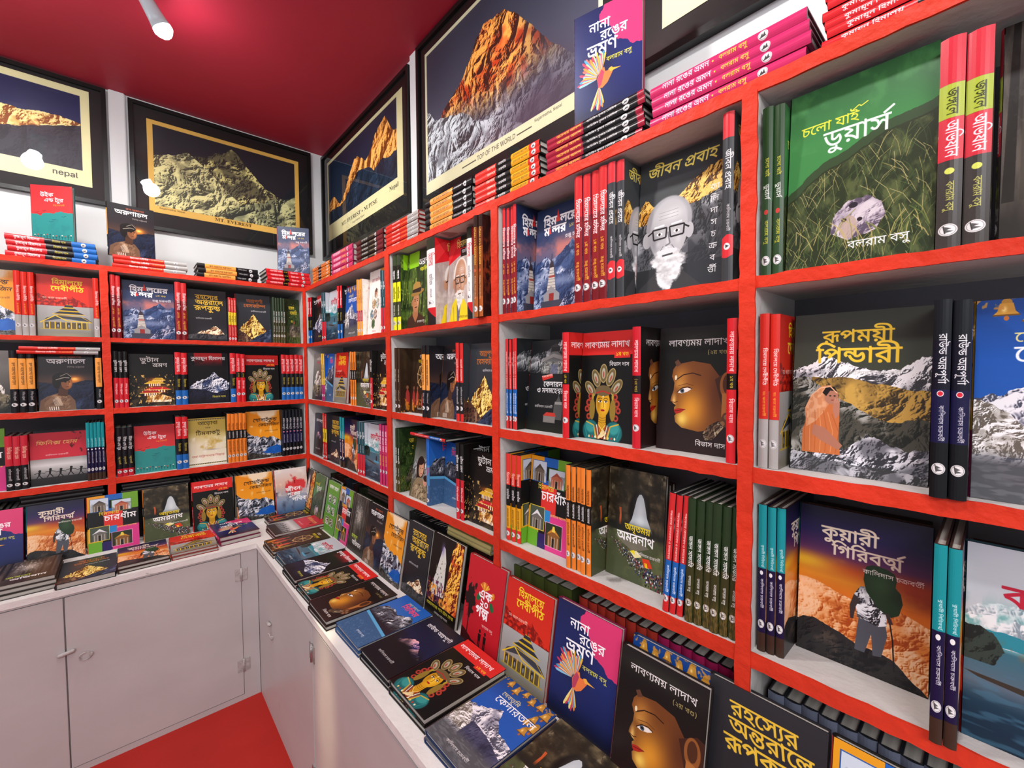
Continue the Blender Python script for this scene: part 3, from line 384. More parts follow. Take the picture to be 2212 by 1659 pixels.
[[99,75,2091,75,2078,79,2066,86,58,91,2052,96,2045,100,41,100,2036,100,2031,95,31,91,2031,87,2036,80,40,77,26,63,2020,69,2010,83,10,92,2010,101,2019,112,2032,118,39,118,2045,118,2056,114,2065,108,70,104,2078,99,2090,93,97,93,2106,93,2116,101,116,110,2116,120,2106,137,98,144,102,156,114,156,2118,152,2128,137,2135,120,135,110,2135,99,2127,84,2111,75],[22,150,33,147,2050,141,2061,124,61,110,2061,108,2061,104,60,101,41,102,2042,104,2042,109,42,111,2042,121,2030,136,16,139],[108,156,108,138,-2,138,-2,156],[289,156,289,138,263,138,263,0,244,0,244,99,249,83,2239,98,2222,119,2207,133,2191,139,182,139,2172,139,2156,132,2142,119,137,112,135,111,2139,114,2146,116,151,116,2166,116,2179,100,179,89,2179,86,2179,81,178,80,174,82,2177,85,2182,91,2189,97,192,100,223,129,235,116,164,49,150,62,170,82,161,71,154,66,2157,70,2162,80,162,86,2162,92,2155,100,148,100,2144,100,2136,98,132,95,123,124,2130,134,2149,149,2169,157,180,157,2194,157,2217,147,2238,126,250,110,245,112,2244,118,2244,132,244,140,244,172,257,172,263,156]],
[[125,75,2117,75,2104,79,2092,86,85,91,2078,96,2072,100,67,100,2063,100,2057,95,57,91,2057,87,2062,80,66,77,52,63,2046,69,2037,83,37,92,2037,101,2045,112,2058,118,66,118,2072,118,2082,114,2092,108,96,104,2104,99,2116,93,124,93,2132,93,2142,101,142,110,2142,120,2132,137,124,144,144,148,2148,144,2156,133,2161,119,161,110,2161,99,2153,84,2137,75],[48,150,60,147,2076,141,2088,124,88,110,2088,108,2087,104,86,101,68,102,2068,104,2068,109,68,111,2068,121,2056,136,42,139],[184,156,184,138,-2,138,-2,156],[105,34,2091,34,2073,48,73,63,2073,68,2077,80,79,83,98,78,2096,75,2093,67,93,63,2093,57,2101,51,106,51,2113,51,2128,62,134,74,150,76,152,67,2145,56,2131,41,2115,34],[105,-13,2084,-13,2047,4,2017,41,6,72,25,78,2034,54,2056,22,2085,6,104,6,2128,6,2148,22,148,35,2148,45,2140,59,135,64,150,76,2158,66,2166,47,166,35,2166,24,2158,6,2143,-6,2120,-13]],
[[182,156,182,138,155,138,155,0,136,0,136,99,142,83,2131,98,2114,119,2099,133,2084,139,74,139,2064,139,2048,132,2035,119,29,112,27,111,2031,114,2039,116,44,116,2058,116,2072,100,72,89,2072,86,2071,81,70,80,66,82,2069,85,2075,91,2081,97,84,100,115,129,128,116,56,49,42,62,62,82,53,71,46,66,2050,70,2055,80,55,86,2055,92,2047,100,40,100,2036,100,2028,98,24,95,6,113,2016,126,2036,146,2060,157,73,157,2087,157,2109,147,2130,126,142,110,137,112,2136,118,2136,132,136,140,136,172,149,172,155,156]],
[[212,156,212,138,32,138,28,140,2039,138,2060,126,2078,114,84,108,85,94,2076,90,2056,80,2038,71,31,66,28,70,2048,66,2078,54,2101,36,112,25,2112,29,2111,38,111,43,111,128,114,128,2128,128,2154,123,2176,112,185,104,2191,97,2198,82,198,72,2198,64,2191,49,2176,40,164,40,2160,40,2153,40,149,41,150,58,2152,58,2156,58,159,58,2171,58,2178,68,178,74,2178,87,2153,106,130,108,130,0,111,0,2101,14,2076,35,2044,49,21,53,12,76,2020,81,2037,90,2054,100,63,104,2054,111,2029,122,12,126,20,142,20,138,-2,138,-2,156]],
[[190,156,190,138,163,138,163,-11,144,-11,144,27,144,31,2144,36,2144,47,144,55,144,95,146,84,2138,92,2121,103,112,103,2107,103,2098,97,98,88,2098,87,2098,82,98,81,82,80,2081,88,2072,100,2060,107,52,107,2042,107,2032,98,32,90,2032,83,2040,73,50,69,40,51,2032,55,2019,66,2012,81,12,91,2012,101,2022,116,2040,125,51,125,2059,125,2073,121,2085,112,90,104,86,104,2089,112,2103,121,112,121,2123,121,2142,110,150,103,144,104,2144,110,2144,117,144,123,144,138,-2,138,-2,156],[94,65,2104,65,2122,58,2138,45,2154,26,163,13,150,4,2142,16,2128,33,2116,43,2102,48,94,48,2082,48,2061,38,53,30,51,30,2055,33,2063,35,68,35,2080,35,2091,22,91,14,2091,12,2090,8,90,7,66,-8,2071,-4,2076,3,76,8,2076,13,2070,20,63,20,2060,20,2052,18,49,16,32,33,2041,42,2059,56,2080,65],[141,28,76,-24,64,-9,84,6,87,7,2090,9,2095,13,2100,18,103,20,130,41]],
[[152,156,152,138,125,138,125,0,106,0,2098,15,2072,40,2038,58,19,61,9,85,2033,99,2084,123,112,131,106,120,106,138,-2,138,-2,156],[106,118,111,112,2092,105,2050,87,32,76,2046,73,2076,58,2102,36,110,22,107,22,2107,28,2106,39,106,47]],
[[90,157,2100,157,2116,150,2130,136,134,127,132,101,2125,119,2104,139,91,139,2081,139,2069,128,69,118,2069,108,2085,95,103,94,102,75,2085,76,2064,88,2054,106,54,118,2054,132,2064,149,2081,157],[19,157,2030,157,2048,149,2060,130,60,115,2060,105,2050,86,2030,75,14,75,12,94,2025,94,2039,101,2045,112,45,117,2045,127,2032,139,19,139,2014,139,2006,138,0,136,-2,155,2004,156,2014,157],[173,156,173,138,146,138,146,46,126,46,126,128,128,133,2127,137,2126,146,126,152,126,172,140,172,146,156],[136,48,2150,48,2171,38,2189,21,198,9,191,-8,2184,3,2167,20,2149,31,138,31,2133,31,2126,26,126,21,2126,16,2134,10,140,8,132,-9,2120,-5,2106,11,106,21,2106,34,2124,48],[234,156,234,138,207,138,207,-11,188,-11,188,8,189,18,2188,24,2188,37,188,43,188,138,164,138,164,156]],
[[106,11,2089,11,2061,21,2036,46,2016,86,7,116,26,121,2035,88,2058,48,2087,30,105,30,2118,30,2137,39,2147,56,147,67,2147,74,2144,86,2139,96,136,100,148,119,2157,105,2166,79,166,66,2166,51,2152,26,2125,11],[96,71,2080,71,2062,87,62,100,2062,106,2066,118,68,122,88,116,2086,113,2083,106,83,102,2083,95,2090,89,96,89,2102,89,2112,93,2124,104,132,116,148,119,146,106,2139,94,2124,79,2107,71],[183,156,183,138,-2,138,-2,156]],
[[158,156,158,138,132,138,132,0,112,0,112,34,117,20,2108,34,2090,56,2071,70,59,70,2050,70,2037,61,37,51,2037,43,2049,32,61,28,54,8,2041,13,2024,27,2016,43,16,52,2016,64,2028,80,2046,88,56,88,2071,88,2094,77,2111,59,118,47,114,46,2113,52,2112,64,112,70,112,138,-2,138,-2,156],[75,81,2075,79,2074,76,74,75,55,80,2055,95,2046,112,2026,122,10,124,13,142,24,138,2036,137,2055,130,2068,116,2075,95]],
[[159,156,159,138,133,138,133,0,114,0,2103,14,2078,35,2044,50,21,53,12,76,2020,81,2037,90,2054,100,63,104,2054,111,2029,122,12,126,20,142,20,138,-2,138,-2,156],[114,138,34,138,28,140,2039,138,2060,126,2078,114,84,108,85,94,2076,90,2056,80,2038,71,31,66,28,70,2050,67,2082,53,2107,33,118,21,114,20,2114,25,2114,37,114,43]],
[[203,156,203,138,125,138,125,72,124,68,2125,64,2125,54,125,49,125,0,106,0,2098,15,2072,40,2038,58,19,61,9,85,2033,99,2084,123,112,131,106,120,106,138,-2,138,-2,156],[106,118,111,112,2092,105,2050,87,32,76,2046,73,2076,58,2102,36,110,22,107,22,2107,28,2106,39,106,47],[160,41,2150,41,2134,48,2120,66,115,79,124,96,2128,83,2138,66,2150,58,157,58,2163,58,2173,66,173,74,2173,80,2168,89,2158,96,149,97,152,116,2163,114,2181,104,2192,87,192,75,2192,60,2174,41],[46,-2,2040,-2,2031,6,31,13,2031,20,2040,28,46,28,2052,28,2061,20,61,13,2061,6,2052,-2]],
[[110,157,2120,157,2134,148,140,136,154,152,169,156,2177,149,2189,130,189,118,2189,104,2177,84,2156,68,142,62,134,81,2150,87,2170,104,170,118,2170,124,2165,136,158,140,170,145,146,115,130,114,2128,127,2118,139,110,139,2105,139,2098,135,2094,128,94,122,2094,114,2106,104,119,104,118,85,2104,86,2087,96,2079,113,79,123,2079,135,2088,150,2102,157],[52,157,2061,157,2077,150,2087,133,87,120,2087,111,2079,94,2062,84,49,84,47,104,2062,104,2072,115,72,122,2072,130,2062,139,51,139,2046,139,2040,138,35,136,33,155,2038,156,2047,157],[130,8,2102,8,2055,30,2019,77,7,116,26,122,2036,88,2066,46,2105,27,129,27,2148,27,2172,40,172,54,2172,65,2159,78,149,82,169,91,2180,84,2192,66,192,53,2192,40,2177,19,2149,8]],
[[152,156,152,138,125,138,125,0,106,0,2098,15,2072,40,2038,58,19,61,9,85,2033,99,2084,123,112,131,106,120,106,138,-2,138,-2,156],[106,118,111,112,2092,105,2050,87,32,76,2046,73,2076,58,2102,36,110,22,107,22,2107,28,2106,39,106,47],[46,-2,2040,-2,2031,6,31,13,2031,20,2040,28,46,28,2052,28,2061,20,61,13,2061,6,2052,-2]],
[[185,156,185,138,159,138,159,0,140,0,140,84,141,77,2136,85,2124,95,116,95,2112,95,2105,92,2100,84,100,77,2100,74,2100,70,100,68,84,66,2083,77,2074,91,2061,98,53,98,2046,98,2037,93,2032,84,32,79,2032,69,2047,55,60,50,54,32,2042,36,2022,48,2012,68,12,80,2012,91,2022,108,2041,116,52,116,2065,116,2084,107,92,96,88,96,2091,104,2105,113,113,113,2122,113,2135,106,143,99,140,96,2140,101,2140,111,140,117,140,138,-2,138,-2,156]],
[[195,156,195,138,125,138,125,0,106,0,2098,15,2072,40,2038,58,19,61,9,85,2033,99,2084,123,112,131,106,120,106,138,-2,138,-2,156],[106,118,111,112,2092,105,2050,87,32,76,2046,73,2076,58,2102,36,110,22,107,22,2107,28,2106,39,106,47],[172,55,2172,47,2176,27,179,17,162,13,2158,24,2154,47,154,56,2154,64,2156,81,159,88,160,89,2156,88,2142,82,2130,77,125,75,125,94,2134,98,2157,107,168,110,182,96,2176,86,2172,65],[46,-2,2040,-2,2031,6,31,13,2031,20,2040,28,46,28,2052,28,2061,20,61,13,2061,6,2052,-2]],
[[172,156,172,138,146,138,146,0,126,0,126,128,128,133,2127,137,2126,146,126,152,126,172,140,172,146,156],[90,157,2100,157,2116,150,2130,136,134,127,132,101,2125,119,2104,139,91,139,2081,139,2069,128,69,118,2069,108,2085,95,103,94,102,75,2085,76,2064,88,2054,106,54,118,2054,132,2064,149,2081,157],[19,157,2030,157,2048,149,2060,130,60,115,2060,105,2050,86,2030,75,14,75,12,94,2025,94,2039,101,2045,112,45,117,2045,127,2032,139,19,139,2014,139,2006,138,0,136,-2,155,2004,156,2014,157]],
[[10,215,2010,203,2000,183,1982,171,-33,171,1953,171,1934,183,1924,202,-78,215,-60,217,1941,204,1953,188,-34,188,1979,188,1992,203,-7,218],[-22,208,1978,202,1971,197,-34,197,1961,197,1956,203,-44,208,1956,212,1961,218,-34,218,1972,218,1978,213]],
[[173,156,173,138,147,138,147,0,128,0,128,88,133,72,2126,83,2114,94,109,94,2106,94,2100,90,2092,78,86,67,2079,55,2068,39,2056,32,47,32,2040,32,2028,37,2016,50,9,61,24,70,2031,58,2040,51,45,51,2049,51,2057,56,2066,69,72,80,78,88,2084,102,2096,112,104,112,2112,112,2125,103,134,94,129,93,2128,99,2128,109,128,114,128,138,-2,138,-2,156],[68,68,2065,85,2060,105,54,110,2047,116,2026,122,10,124,13,143,27,138,2041,136,2060,128,2072,117,2078,101,79,89]],
[[69,138,43,138,43,0,24,0,24,138,-2,138,-2,156,24,156,2022,172,2008,194,1984,206,1954,212,-63,212,1922,212,1901,209,1890,203,-110,198,1890,193,1902,191,-91,191,-67,191,1946,191,1962,186,-34,181,1971,176,1975,164,-25,154,-42,154,1958,160,1956,168,-47,170,1950,172,1943,173,-64,173,-88,173,1902,173,1886,176,-119,178,1875,182,1870,192,-130,197,1870,212,1902,229,-64,229,1986,229,2041,194,44,156,69,156],[-28,177,54,229,63,215,-16,161]],
[[60,125,2080,125,2104,112,2116,92,116,81,2116,61,2087,37,59,35,62,38,2073,35,2098,23,2123,7,135,-2,124,-16,2108,-4,2082,12,2057,25,2029,34,12,38,15,56,2024,53,2040,51,52,51,2070,51,2089,60,2096,73,96,80,2096,93,2077,108,62,108,2053,108,2042,104,2037,97,37,92,2037,90,2038,86,38,84,20,81,2019,84,2018,93,18,96,2018,105,2028,118,2048,125],[44,116,2042,124,2030,136,18,139,24,150,36,147,2050,142,2062,128,64,117],[135,156,135,138,-2,138,-2,156]],
[[69,156,69,138,43,138,43,0,24,0,24,117,2020,126,2009,138,0,138,-2,138,-2,156,1,156,2007,156,2020,148,24,140,2024,141,2024,150,24,153,24,172,37,172,42,156]],
[[69,156,69,138,43,138,43,0,24,0,24,138,-2,138,-2,156,20,156,2016,160,2008,171,5,176,2014,191,2033,215,2060,229,78,229,2092,229,2116,223,2139,210,2163,193,176,183,166,169,2148,183,2121,202,2096,211,81,211,2068,211,2047,202,2032,184,26,173,2028,170,2036,160,40,156]],
[[69,138,43,138,43,0,24,0,24,138,-2,138,-2,156,24,156,2022,172,2008,194,1984,206,1954,212,-63,212,1922,212,1901,209,1890,203,-110,198,1890,193,1902,191,-91,191,-67,191,1946,191,1962,186,-34,181,1971,176,1975,164,-25,154,-42,154,1958,160,1956,168,-47,170,1950,172,1943,173,-64,173,-88,173,1902,173,1886,176,-119,178,1875,182,1870,192,-130,197,1870,212,1902,229,-64,229,1986,229,2041,194,44,156,69,156]],
[[-72,-66,1922,-66,1906,-61,1894,-48,-106,-38,1894,-25,1914,-10,-68,-10,1947,-10,1976,-21,2006,-41,22,-54,11,-68,1994,-54,1967,-35,1942,-26,-70,-26,1921,-26,1912,-33,-88,-38,1912,-45,1922,-51,-72,-51,1938,-51,1949,-43,1955,-32,1957,-20,-43,-15,-43,2,-24,2,-24,-11,1976,-18,1973,-37,1963,-55,1944,-66]],
[[-44,-60,1948,-60,1933,-55,1923,-44,-77,-34,1923,-22,1943,-9,-43,-9,-43,2,-24,2,-24,-14,-32,-26,1966,-25,1962,-25,-41,-25,1950,-25,1941,-30,-59,-35,1941,-40,1949,-45,-45,-45,1966,-45,1983,-35,-10,-26,2002,-30,2030,-46,41,-54,30,-68,2021,-61,2002,-49,-6,-46,1990,-50,1978,-57,1964,-60]],
[[-89,-20,1921,-15,1942,-6,1963,2,-26,6,-20,-10,1972,-13,1954,-19,1937,-25,-69,-28,-72,-26,1947,-27,1976,-36,1999,-47,9,-54,0,-68,1987,-60,1962,-48,1935,-42,-80,-40]],
[[64,-34,2046,-10,2028,51,28,83,2028,115,2046,174,64,198,84,198,2068,174,2049,114,49,83,2049,51,2067,-8,84,-34]],
[[20,-34,2038,-9,2056,50,56,81,2056,113,2038,173,20,198,41,198,2059,174,2077,113,77,81,2077,49,2059,-10,41,-34]],
[[89,156,89,138,84,138,2076,136,2058,124,2042,106,2032,80,32,66,2032,48,2043,26,2059,17,67,17,2073,17,2082,20,87,23,96,8,2089,3,2074,-1,66,-1,2050,-1,2026,15,2012,45,12,65,2012,86,2028,119,2054,142,70,147,54,139,2050,138,2039,138,32,138,-2,138,-2,156]],
[[70,157,2085,157,2104,147,2113,131,113,122,2113,105,2093,86,74,86,2064,86,2043,92,35,97,41,114,2049,110,2064,105,72,105,2079,105,2089,108,2094,116,94,121,2094,129,2082,140,70,140,2058,140,2041,130,2032,116,32,106,2032,96,2040,80,2062,65,83,56,2099,49,2119,37,2131,25,2137,11,138,1,120,-2,2118,5,2114,15,2104,24,2087,34,72,40,2052,49,2025,68,2012,91,12,106,2012,120,2026,143,2052,157]],
[[43,0,24,0,24,138,-2,138,-2,156,69,156,69,138,43,138],[25,156,2024,166,2015,175,5,175,-37,175,1946,175,1929,179,-78,184,1916,189,1909,205,-91,215,1909,218,1910,224,-90,228,-71,227,1928,224,1928,219,-72,217,1928,212,1930,203,-68,200,1936,196,1949,193,-38,193,0,193,2013,193,2028,189,34,184,2038,180,2042,166,43,156]],
[[180,156,180,138,89,138,89,93,2089,86,2094,79,98,79,2103,79,2113,85,2125,98,132,108,147,110,2155,99,2164,74,164,61,2164,46,2150,20,2124,6,104,6,2088,6,2059,18,2035,43,2015,86,7,116,26,121,2035,86,2057,44,2085,25,103,25,2123,25,2145,45,145,61,2145,72,2139,88,134,93,145,98,2138,85,2122,69,2106,60,98,60,2093,60,2083,64,79,67,2075,70,2070,83,70,98,70,138,-2,138,-2,156],[91,-37,2084,-37,2076,-29,76,-23,2076,-16,2084,-8,91,-8,2097,-8,2106,-16,106,-23,2106,-29,2097,-37]],
[[20,122,2020,132,2029,147,2045,156,55,156,2065,156,2081,147,2090,132,90,122,2090,111,2081,96,2065,87,55,87,2045,87,2029,96,2020,111],[37,122,2037,113,2047,104,55,104,2063,104,2073,113,73,122,2073,130,2063,139,55,139,2047,139,2037,130],[20,34,2020,44,2029,60,2045,68,55,68,2065,68,2081,60,2090,45,90,34,2090,24,2081,8,2065,0,55,0,2045,0,2029,8,2020,24],[37,34,2037,26,2047,16,55,16,2063,16,2073,26,73,34,2073,42,2063,52,55,52,2047,52,2037,42]],
[[159,156,159,138,133,138,133,0,114,0,2103,14,2078,35,2044,50,21,53,12,76,2020,81,2037,90,2054,100,63,104,2054,111,2029,122,12,126,20,142,20,138,-2,138,-2,156],[114,138,34,138,28,140,2039,138,2060,126,2078,114,84,108,85,94,2076,90,2056,80,2038,71,31,66,28,70,2050,67,2082,53,2107,33,118,21,114,20,2114,25,2114,37,114,43],[45,-2,2039,-2,2030,6,30,13,2030,20,2039,28,45,28,2051,28,2060,20,60,13,2060,6,2051,-2]],
[[72,23,2057,23,2032,35,2018,60,18,78,2018,93,2030,119,2055,136,75,136,2095,136,2119,120,2130,95,130,80,2130,65,2118,39,2092,23],[75,118,2065,118,2048,109,2038,90,38,78,2038,68,2045,50,2060,40,73,40,2084,40,2101,51,2110,69,110,81,2110,92,2102,109,2087,118]],
[[72,0,2050,0,2031,18,31,30,2031,40,2043,57,58,61,66,42,2058,40,2051,34,51,30,2051,25,2062,19,72,19,2087,19,2104,34,104,45,2104,53,2098,64,2084,78,72,86,2056,97,2038,112,2031,125,31,132,2031,138,2038,152,44,158,61,149,2057,145,2053,138,53,134,2053,131,2055,125,2061,118,2074,108,84,101,2099,91,2116,74,2123,57,123,46,2123,32,2110,11,2087,0]],
[[32,135,2032,140,2037,151,42,158,58,149,2055,146,2053,140,53,137,2053,134,2057,129,2068,126,79,124,2105,119,2125,99,125,84,2125,67,2097,44,72,42,2070,42,2065,43,62,44,72,46,2083,42,2106,30,2128,16,138,7,127,-6,2112,6,2087,22,2062,34,2034,42,16,46,20,64,2029,62,2047,58,60,58,2086,58,2105,72,105,83,2105,89,2100,98,2086,104,72,107,2058,110,2040,117,2032,128]],
[[226,156,226,138,200,138,200,0,180,0,2173,15,2152,37,139,45,146,62,2155,56,2176,37,181,27,2181,31,2180,38,2180,44,180,48,180,138,-2,138,-2,156],[94,23,2077,23,2046,39,2019,77,7,110,26,116,2034,90,2054,57,2079,42,94,42,2108,42,2125,50,2132,66,132,75,2132,90,2117,108,105,108,2097,108,2088,100,88,93,2088,91,2089,85,90,83,71,79,2070,84,2068,93,68,97,2068,106,2078,119,2094,125,103,125,2118,125,2140,112,2152,89,152,74,2152,60,2139,37,2114,23],[86,116,2085,124,2072,136,61,139,67,150,78,147,2092,142,2105,128,106,117]],
[[224,156,224,138,200,138,200,0,180,0,2173,15,2152,37,139,45,146,62,2155,56,2176,37,181,27,2181,31,2180,38,2180,44,180,48,180,138,-2,138,-2,156],[94,23,2077,23,2046,39,2019,77,7,110,26,116,2034,90,2054,57,2079,42,94,42,2108,42,2125,50,2132,66,132,75,2132,90,2117,108,105,108,2097,108,2088,100,88,93,2088,91,2089,85,90,83,71,79,2070,84,2068,93,68,97,2068,106,2078,119,2094,125,103,125,2118,125,2140,112,2152,89,152,74,2152,60,2139,37,2114,23],[86,116,2085,124,2072,136,61,139,67,150,78,147,2092,142,2105,128,106,117],[292,156,292,138,266,138,266,0,246,0,246,120,2242,130,2232,138,224,138,222,138,222,156,224,156,2231,156,2244,148,248,140,2247,141,2246,150,246,153,246,172,260,172,266,156]],
[[19,0,19,155,112,155,112,137,38,137,38,84,105,84,105,67,38,67,38,0]],
[[11,-37,20,22,42,22,26,-37]],
[[29,-1,2023,-1,2015,7,15,13,2015,18,2023,27,29,27,2035,27,2043,18,43,13,2043,7,2035,-1]],
[],
[[60,28,2051,28,2035,37,2027,53,27,62,2027,71,2035,86,2051,95,60,95,2069,95,2084,86,2093,71,93,62,2093,53,2084,37,2069,28]],
[[19,0,19,155,38,155,38,88,120,88,120,155,139,155,139,0,120,0,120,70,38,70,38,0]],
[[5,0,62,155,84,155,141,0,120,0,88,92,2085,100,2077,126,71,145,75,145,2069,125,2061,100,58,92,26,0],[34,43,34,60,113,60,113,43]],
[[10,0,10,17,37,17,37,137,10,137,10,155,84,155,84,137,57,137,57,17,84,17,84,0]],
[[32,44,32,65,2037,73,2048,86,2059,98,65,105,111,155,137,155,71,84,70,84],[19,0,19,155,38,155,38,102,38,68,38,59,38,0],[114,0,58,79,70,94,137,0]],
[[19,0,19,155,38,155,38,17,110,17,110,0]],
[[19,0,19,155,47,155,85,57,2086,54,2090,43,2093,31,2097,19,98,14,94,14,2095,19,2099,31,2103,43,2106,54,108,57,145,155,173,155,173,0,154,0,154,88,2154,93,2154,105,2154,119,2155,133,155,139,156,139,2154,132,2149,117,2145,103,2140,92,139,88,104,0,87,0,52,88,2051,92,2047,103,2042,117,2037,132,35,139,37,139,2037,133,2037,120,2037,106,2037,93,37,88,37,0]],
[[19,0,19,155,42,155,105,56,2107,52,2114,40,2123,25,126,16,124,16,2123,25,2122,41,2122,55,122,60,122,155,141,155,141,0,118,0,62,88,2058,94,2050,107,2040,125,33,138,37,138,2037,126,2038,107,2038,92,38,88,38,0]],
[[81,-2,2062,-2,2031,17,2013,53,13,77,2013,102,2031,137,2062,157,81,157,2101,157,2132,137,2150,102,150,77,2150,53,2132,17,2101,-2],[81,16,2095,16,2117,30,2131,57,131,77,2131,97,2117,124,2095,138,81,138,2067,138,2045,124,2032,97,32,77,2032,57,2045,30,2067,16]],
[[19,0,19,155,72,155,2090,155,2113,141,2124,119,124,105,2124,92,2113,69,2090,56,72,56,34,56,34,73,71,73,2083,73,2098,82,2105,96,105,105,2105,115,2098,129,2083,137,71,137,38,137,38,0]],
[[19,0,19,155,72,155,2090,155,2113,142,2124,121,124,107,2124,93,2113,72,2090,60,72,60,30,60,30,78,71,78,2083,78,2098,85,2105,98,105,107,2105,116,2098,130,2083,137,71,137,38,137,38,0],[107,0,70,70,92,70,130,0]],
[[68,-3,2051,-3,2027,8,2013,27,12,40,32,40,2033,32,2043,20,2059,15,68,15,2079,15,2095,22,2105,34,105,42,2105,50,2097,59,2083,65,74,68,56,73,2037,78,2016,98,16,113,2016,126,2031,146,2055,157,70,157,2085,157,2108,146,2122,127,122,116,103,116,2102,127,2083,139,69,139,2059,139,2044,133,2036,121,36,114,2036,106,2046,96,2059,91,65,89,81,85,2087,83,2102,77,2115,68,2124,53,124,42,2124,29,2111,9,2086,-3]],
[[10,137,10,155,127,155,127,137,79,137,79,0,59,0,59,137]],
[[48,0,5,155,26,155,50,60,2052,52,2056,37,2059,20,60,12,58,12,2059,20,2063,37,2067,52,68,60,93,155,116,155,141,60,2143,52,2146,37,2150,20,151,12,149,12,2150,20,2154,37,2157,52,159,60,184,155,204,155,162,0,139,0,112,98,2110,107,2105,130,103,145,107,145,2104,131,2100,109,97,98,71,0]],
[[62,0,62,63,5,155,28,155,59,105,2064,96,2072,81,76,69,68,69,2073,81,2081,97,86,105,116,155,139,155,82,63,82,0]],
[[49,-3,2038,-3,2020,6,2009,22,9,33,2009,43,2017,55,2030,63,2046,66,54,67,2065,68,2078,70,2084,73,84,78,84,78,2084,86,2079,96,2068,101,60,101,2052,101,2040,96,2032,88,31,84,13,90,2017,101,2032,112,2051,117,59,117,2065,117,2080,115,2094,106,2103,90,103,76,103,0,85,0,85,16,83,16,2081,12,2073,3,2059,-3],[52,14,2062,14,2077,22,2084,35,84,42,84,58,2083,57,2075,54,2066,53,2056,52,54,51,2047,51,2035,46,2028,39,28,32,2028,26,2034,18,2045,14]],
[[70,-2,2059,-2,2046,5,2038,15,37,18,34,18,34,0,16,0,16,155,35,155,35,97,37,97,2038,101,2046,110,2059,117,70,117,2085,117,2107,103,2119,76,119,58,2119,39,2107,12,2085,-2],[67,14,2078,14,2093,26,2100,46,100,58,2100,70,2093,89,2078,101,67,101,2057,101,2042,90,2035,71,35,58,2035,45,2042,25,2057,14]],
[[60,-2,2045,-2,2023,12,2011,39,11,58,2011,76,2023,103,2046,117,60,117,2071,117,2085,110,2092,101,94,97,95,97,95,155,114,155,114,0,96,0,96,18,94,18,2092,15,2084,5,2071,-2],[63,14,2073,14,2088,25,2095,45,95,58,2095,71,2088,90,2073,101,63,101,2052,101,2037,89,2030,70,30,58,2030,46,2037,26,2052,14]],
[[65,-2,2048,-2,2024,12,2011,39,11,57,2011,75,2024,102,2047,117,63,117,2072,117,2090,111,2105,98,2114,76,114,59,114,52,23,52,23,67,103,67,95,62,2095,73,2088,91,2073,101,63,101,2053,101,2038,91,2030,74,30,65,30,54,2030,41,2039,23,2055,14,65,14,2072,14,2083,18,2091,26,94,32,112,27,2109,18,2096,5,2077,-2]],
[[63,-46,2051,-46,2032,-39,2019,-29,16,-22,31,-12,2033,-16,2041,-24,2053,-30,63,-30,2077,-30,2095,-16,95,-2,95,21,93,21,2092,18,2084,9,2071,2,60,2,2046,2,2024,15,2011,40,11,59,2011,76,2023,103,2046,117,60,117,2071,117,2085,110,2092,101,94,97,96,97,96,116,114,116,114,-3,2114,-18,2100,-37,2078,-46],[63,18,2073,18,2088,28,2095,46,95,59,2095,71,2088,90,2074,101,63,101,2052,101,2037,89,2030,71,30,59,2030,47,2037,29,2052,18]],
[[35,70,35,0,16,0,16,155,35,155,35,88,32,88,2037,104,2057,117,70,117,2082,117,2099,108,2109,88,109,74,109,0,90,0,90,72,2090,85,2076,101,64,101,2056,101,2043,93,2035,79]],
[[16,0,16,116,35,116,35,0],[26,135,2021,135,2013,142,13,147,2013,153,2021,160,26,160,2031,160,2039,153,39,147,2039,142,2031,135]],
[[34,42,34,65,37,65,87,116,110,116,56,61,54,61],[16,0,16,155,35,155,35,0],[90,0,45,57,59,70,114,0]],
[[81,-2,2061,-2,2030,17,2013,53,13,77,2013,102,2030,137,2061,157,81,157,2093,157,2114,150,2130,137,2142,118,144,106,124,106,2122,114,2114,126,2103,134,2089,138,81,138,2067,138,2045,124,2032,97,32,77,2032,57,2045,30,2067,16,81,16,2089,16,2103,20,2114,29,2122,41,124,49,144,49,2142,37,2131,18,2114,5,2093,-2]],
[[42,-1,2029,-1,2016,13,16,26,16,155,35,155,35,30,2035,22,2039,16,45,16,2048,16,2051,16,52,17,56,1,2053,0,2046,-1]],
[[16,0,16,116,35,116,35,90,33,90,2036,100,2046,112,2060,118,67,118,2080,118,2095,103,98,90,95,90,2097,99,2108,111,2124,118,133,118,2143,118,2160,109,2170,92,170,78,170,0,151,0,151,78,2151,90,2137,101,128,101,2120,101,2109,95,2102,83,102,76,102,0,84,0,84,80,2084,89,2071,101,61,101,2054,101,2042,95,2035,82,35,73,35,0]],
[[35,70,35,0,16,0,16,116,34,116,34,88,32,88,2037,104,2057,117,70,117,2082,117,2099,108,2109,88,109,74,109,0,90,0,90,72,2090,85,2076,101,64,101,2056,101,2043,93,2035,79]],
[[64,-2,2048,-2,2024,12,2011,39,11,57,2011,75,2024,103,2048,117,64,117,2079,117,2103,103,2117,75,117,57,2117,39,2103,12,2079,-2],[64,14,2075,14,2090,26,2098,46,98,57,2098,69,2090,89,2075,101,64,101,2052,101,2037,89,2030,69,30,57,2030,46,2037,26,2052,14]],
[[67,0,30,0,30,17,66,17,2085,17,2109,32,2122,59,122,78,2122,96,2109,123,2085,137,68,137,29,137,29,155,69,155,2092,155,2124,136,2141,102,141,78,2141,53,2123,19,2090,0],[38,155,38,0,19,0,19,155]],
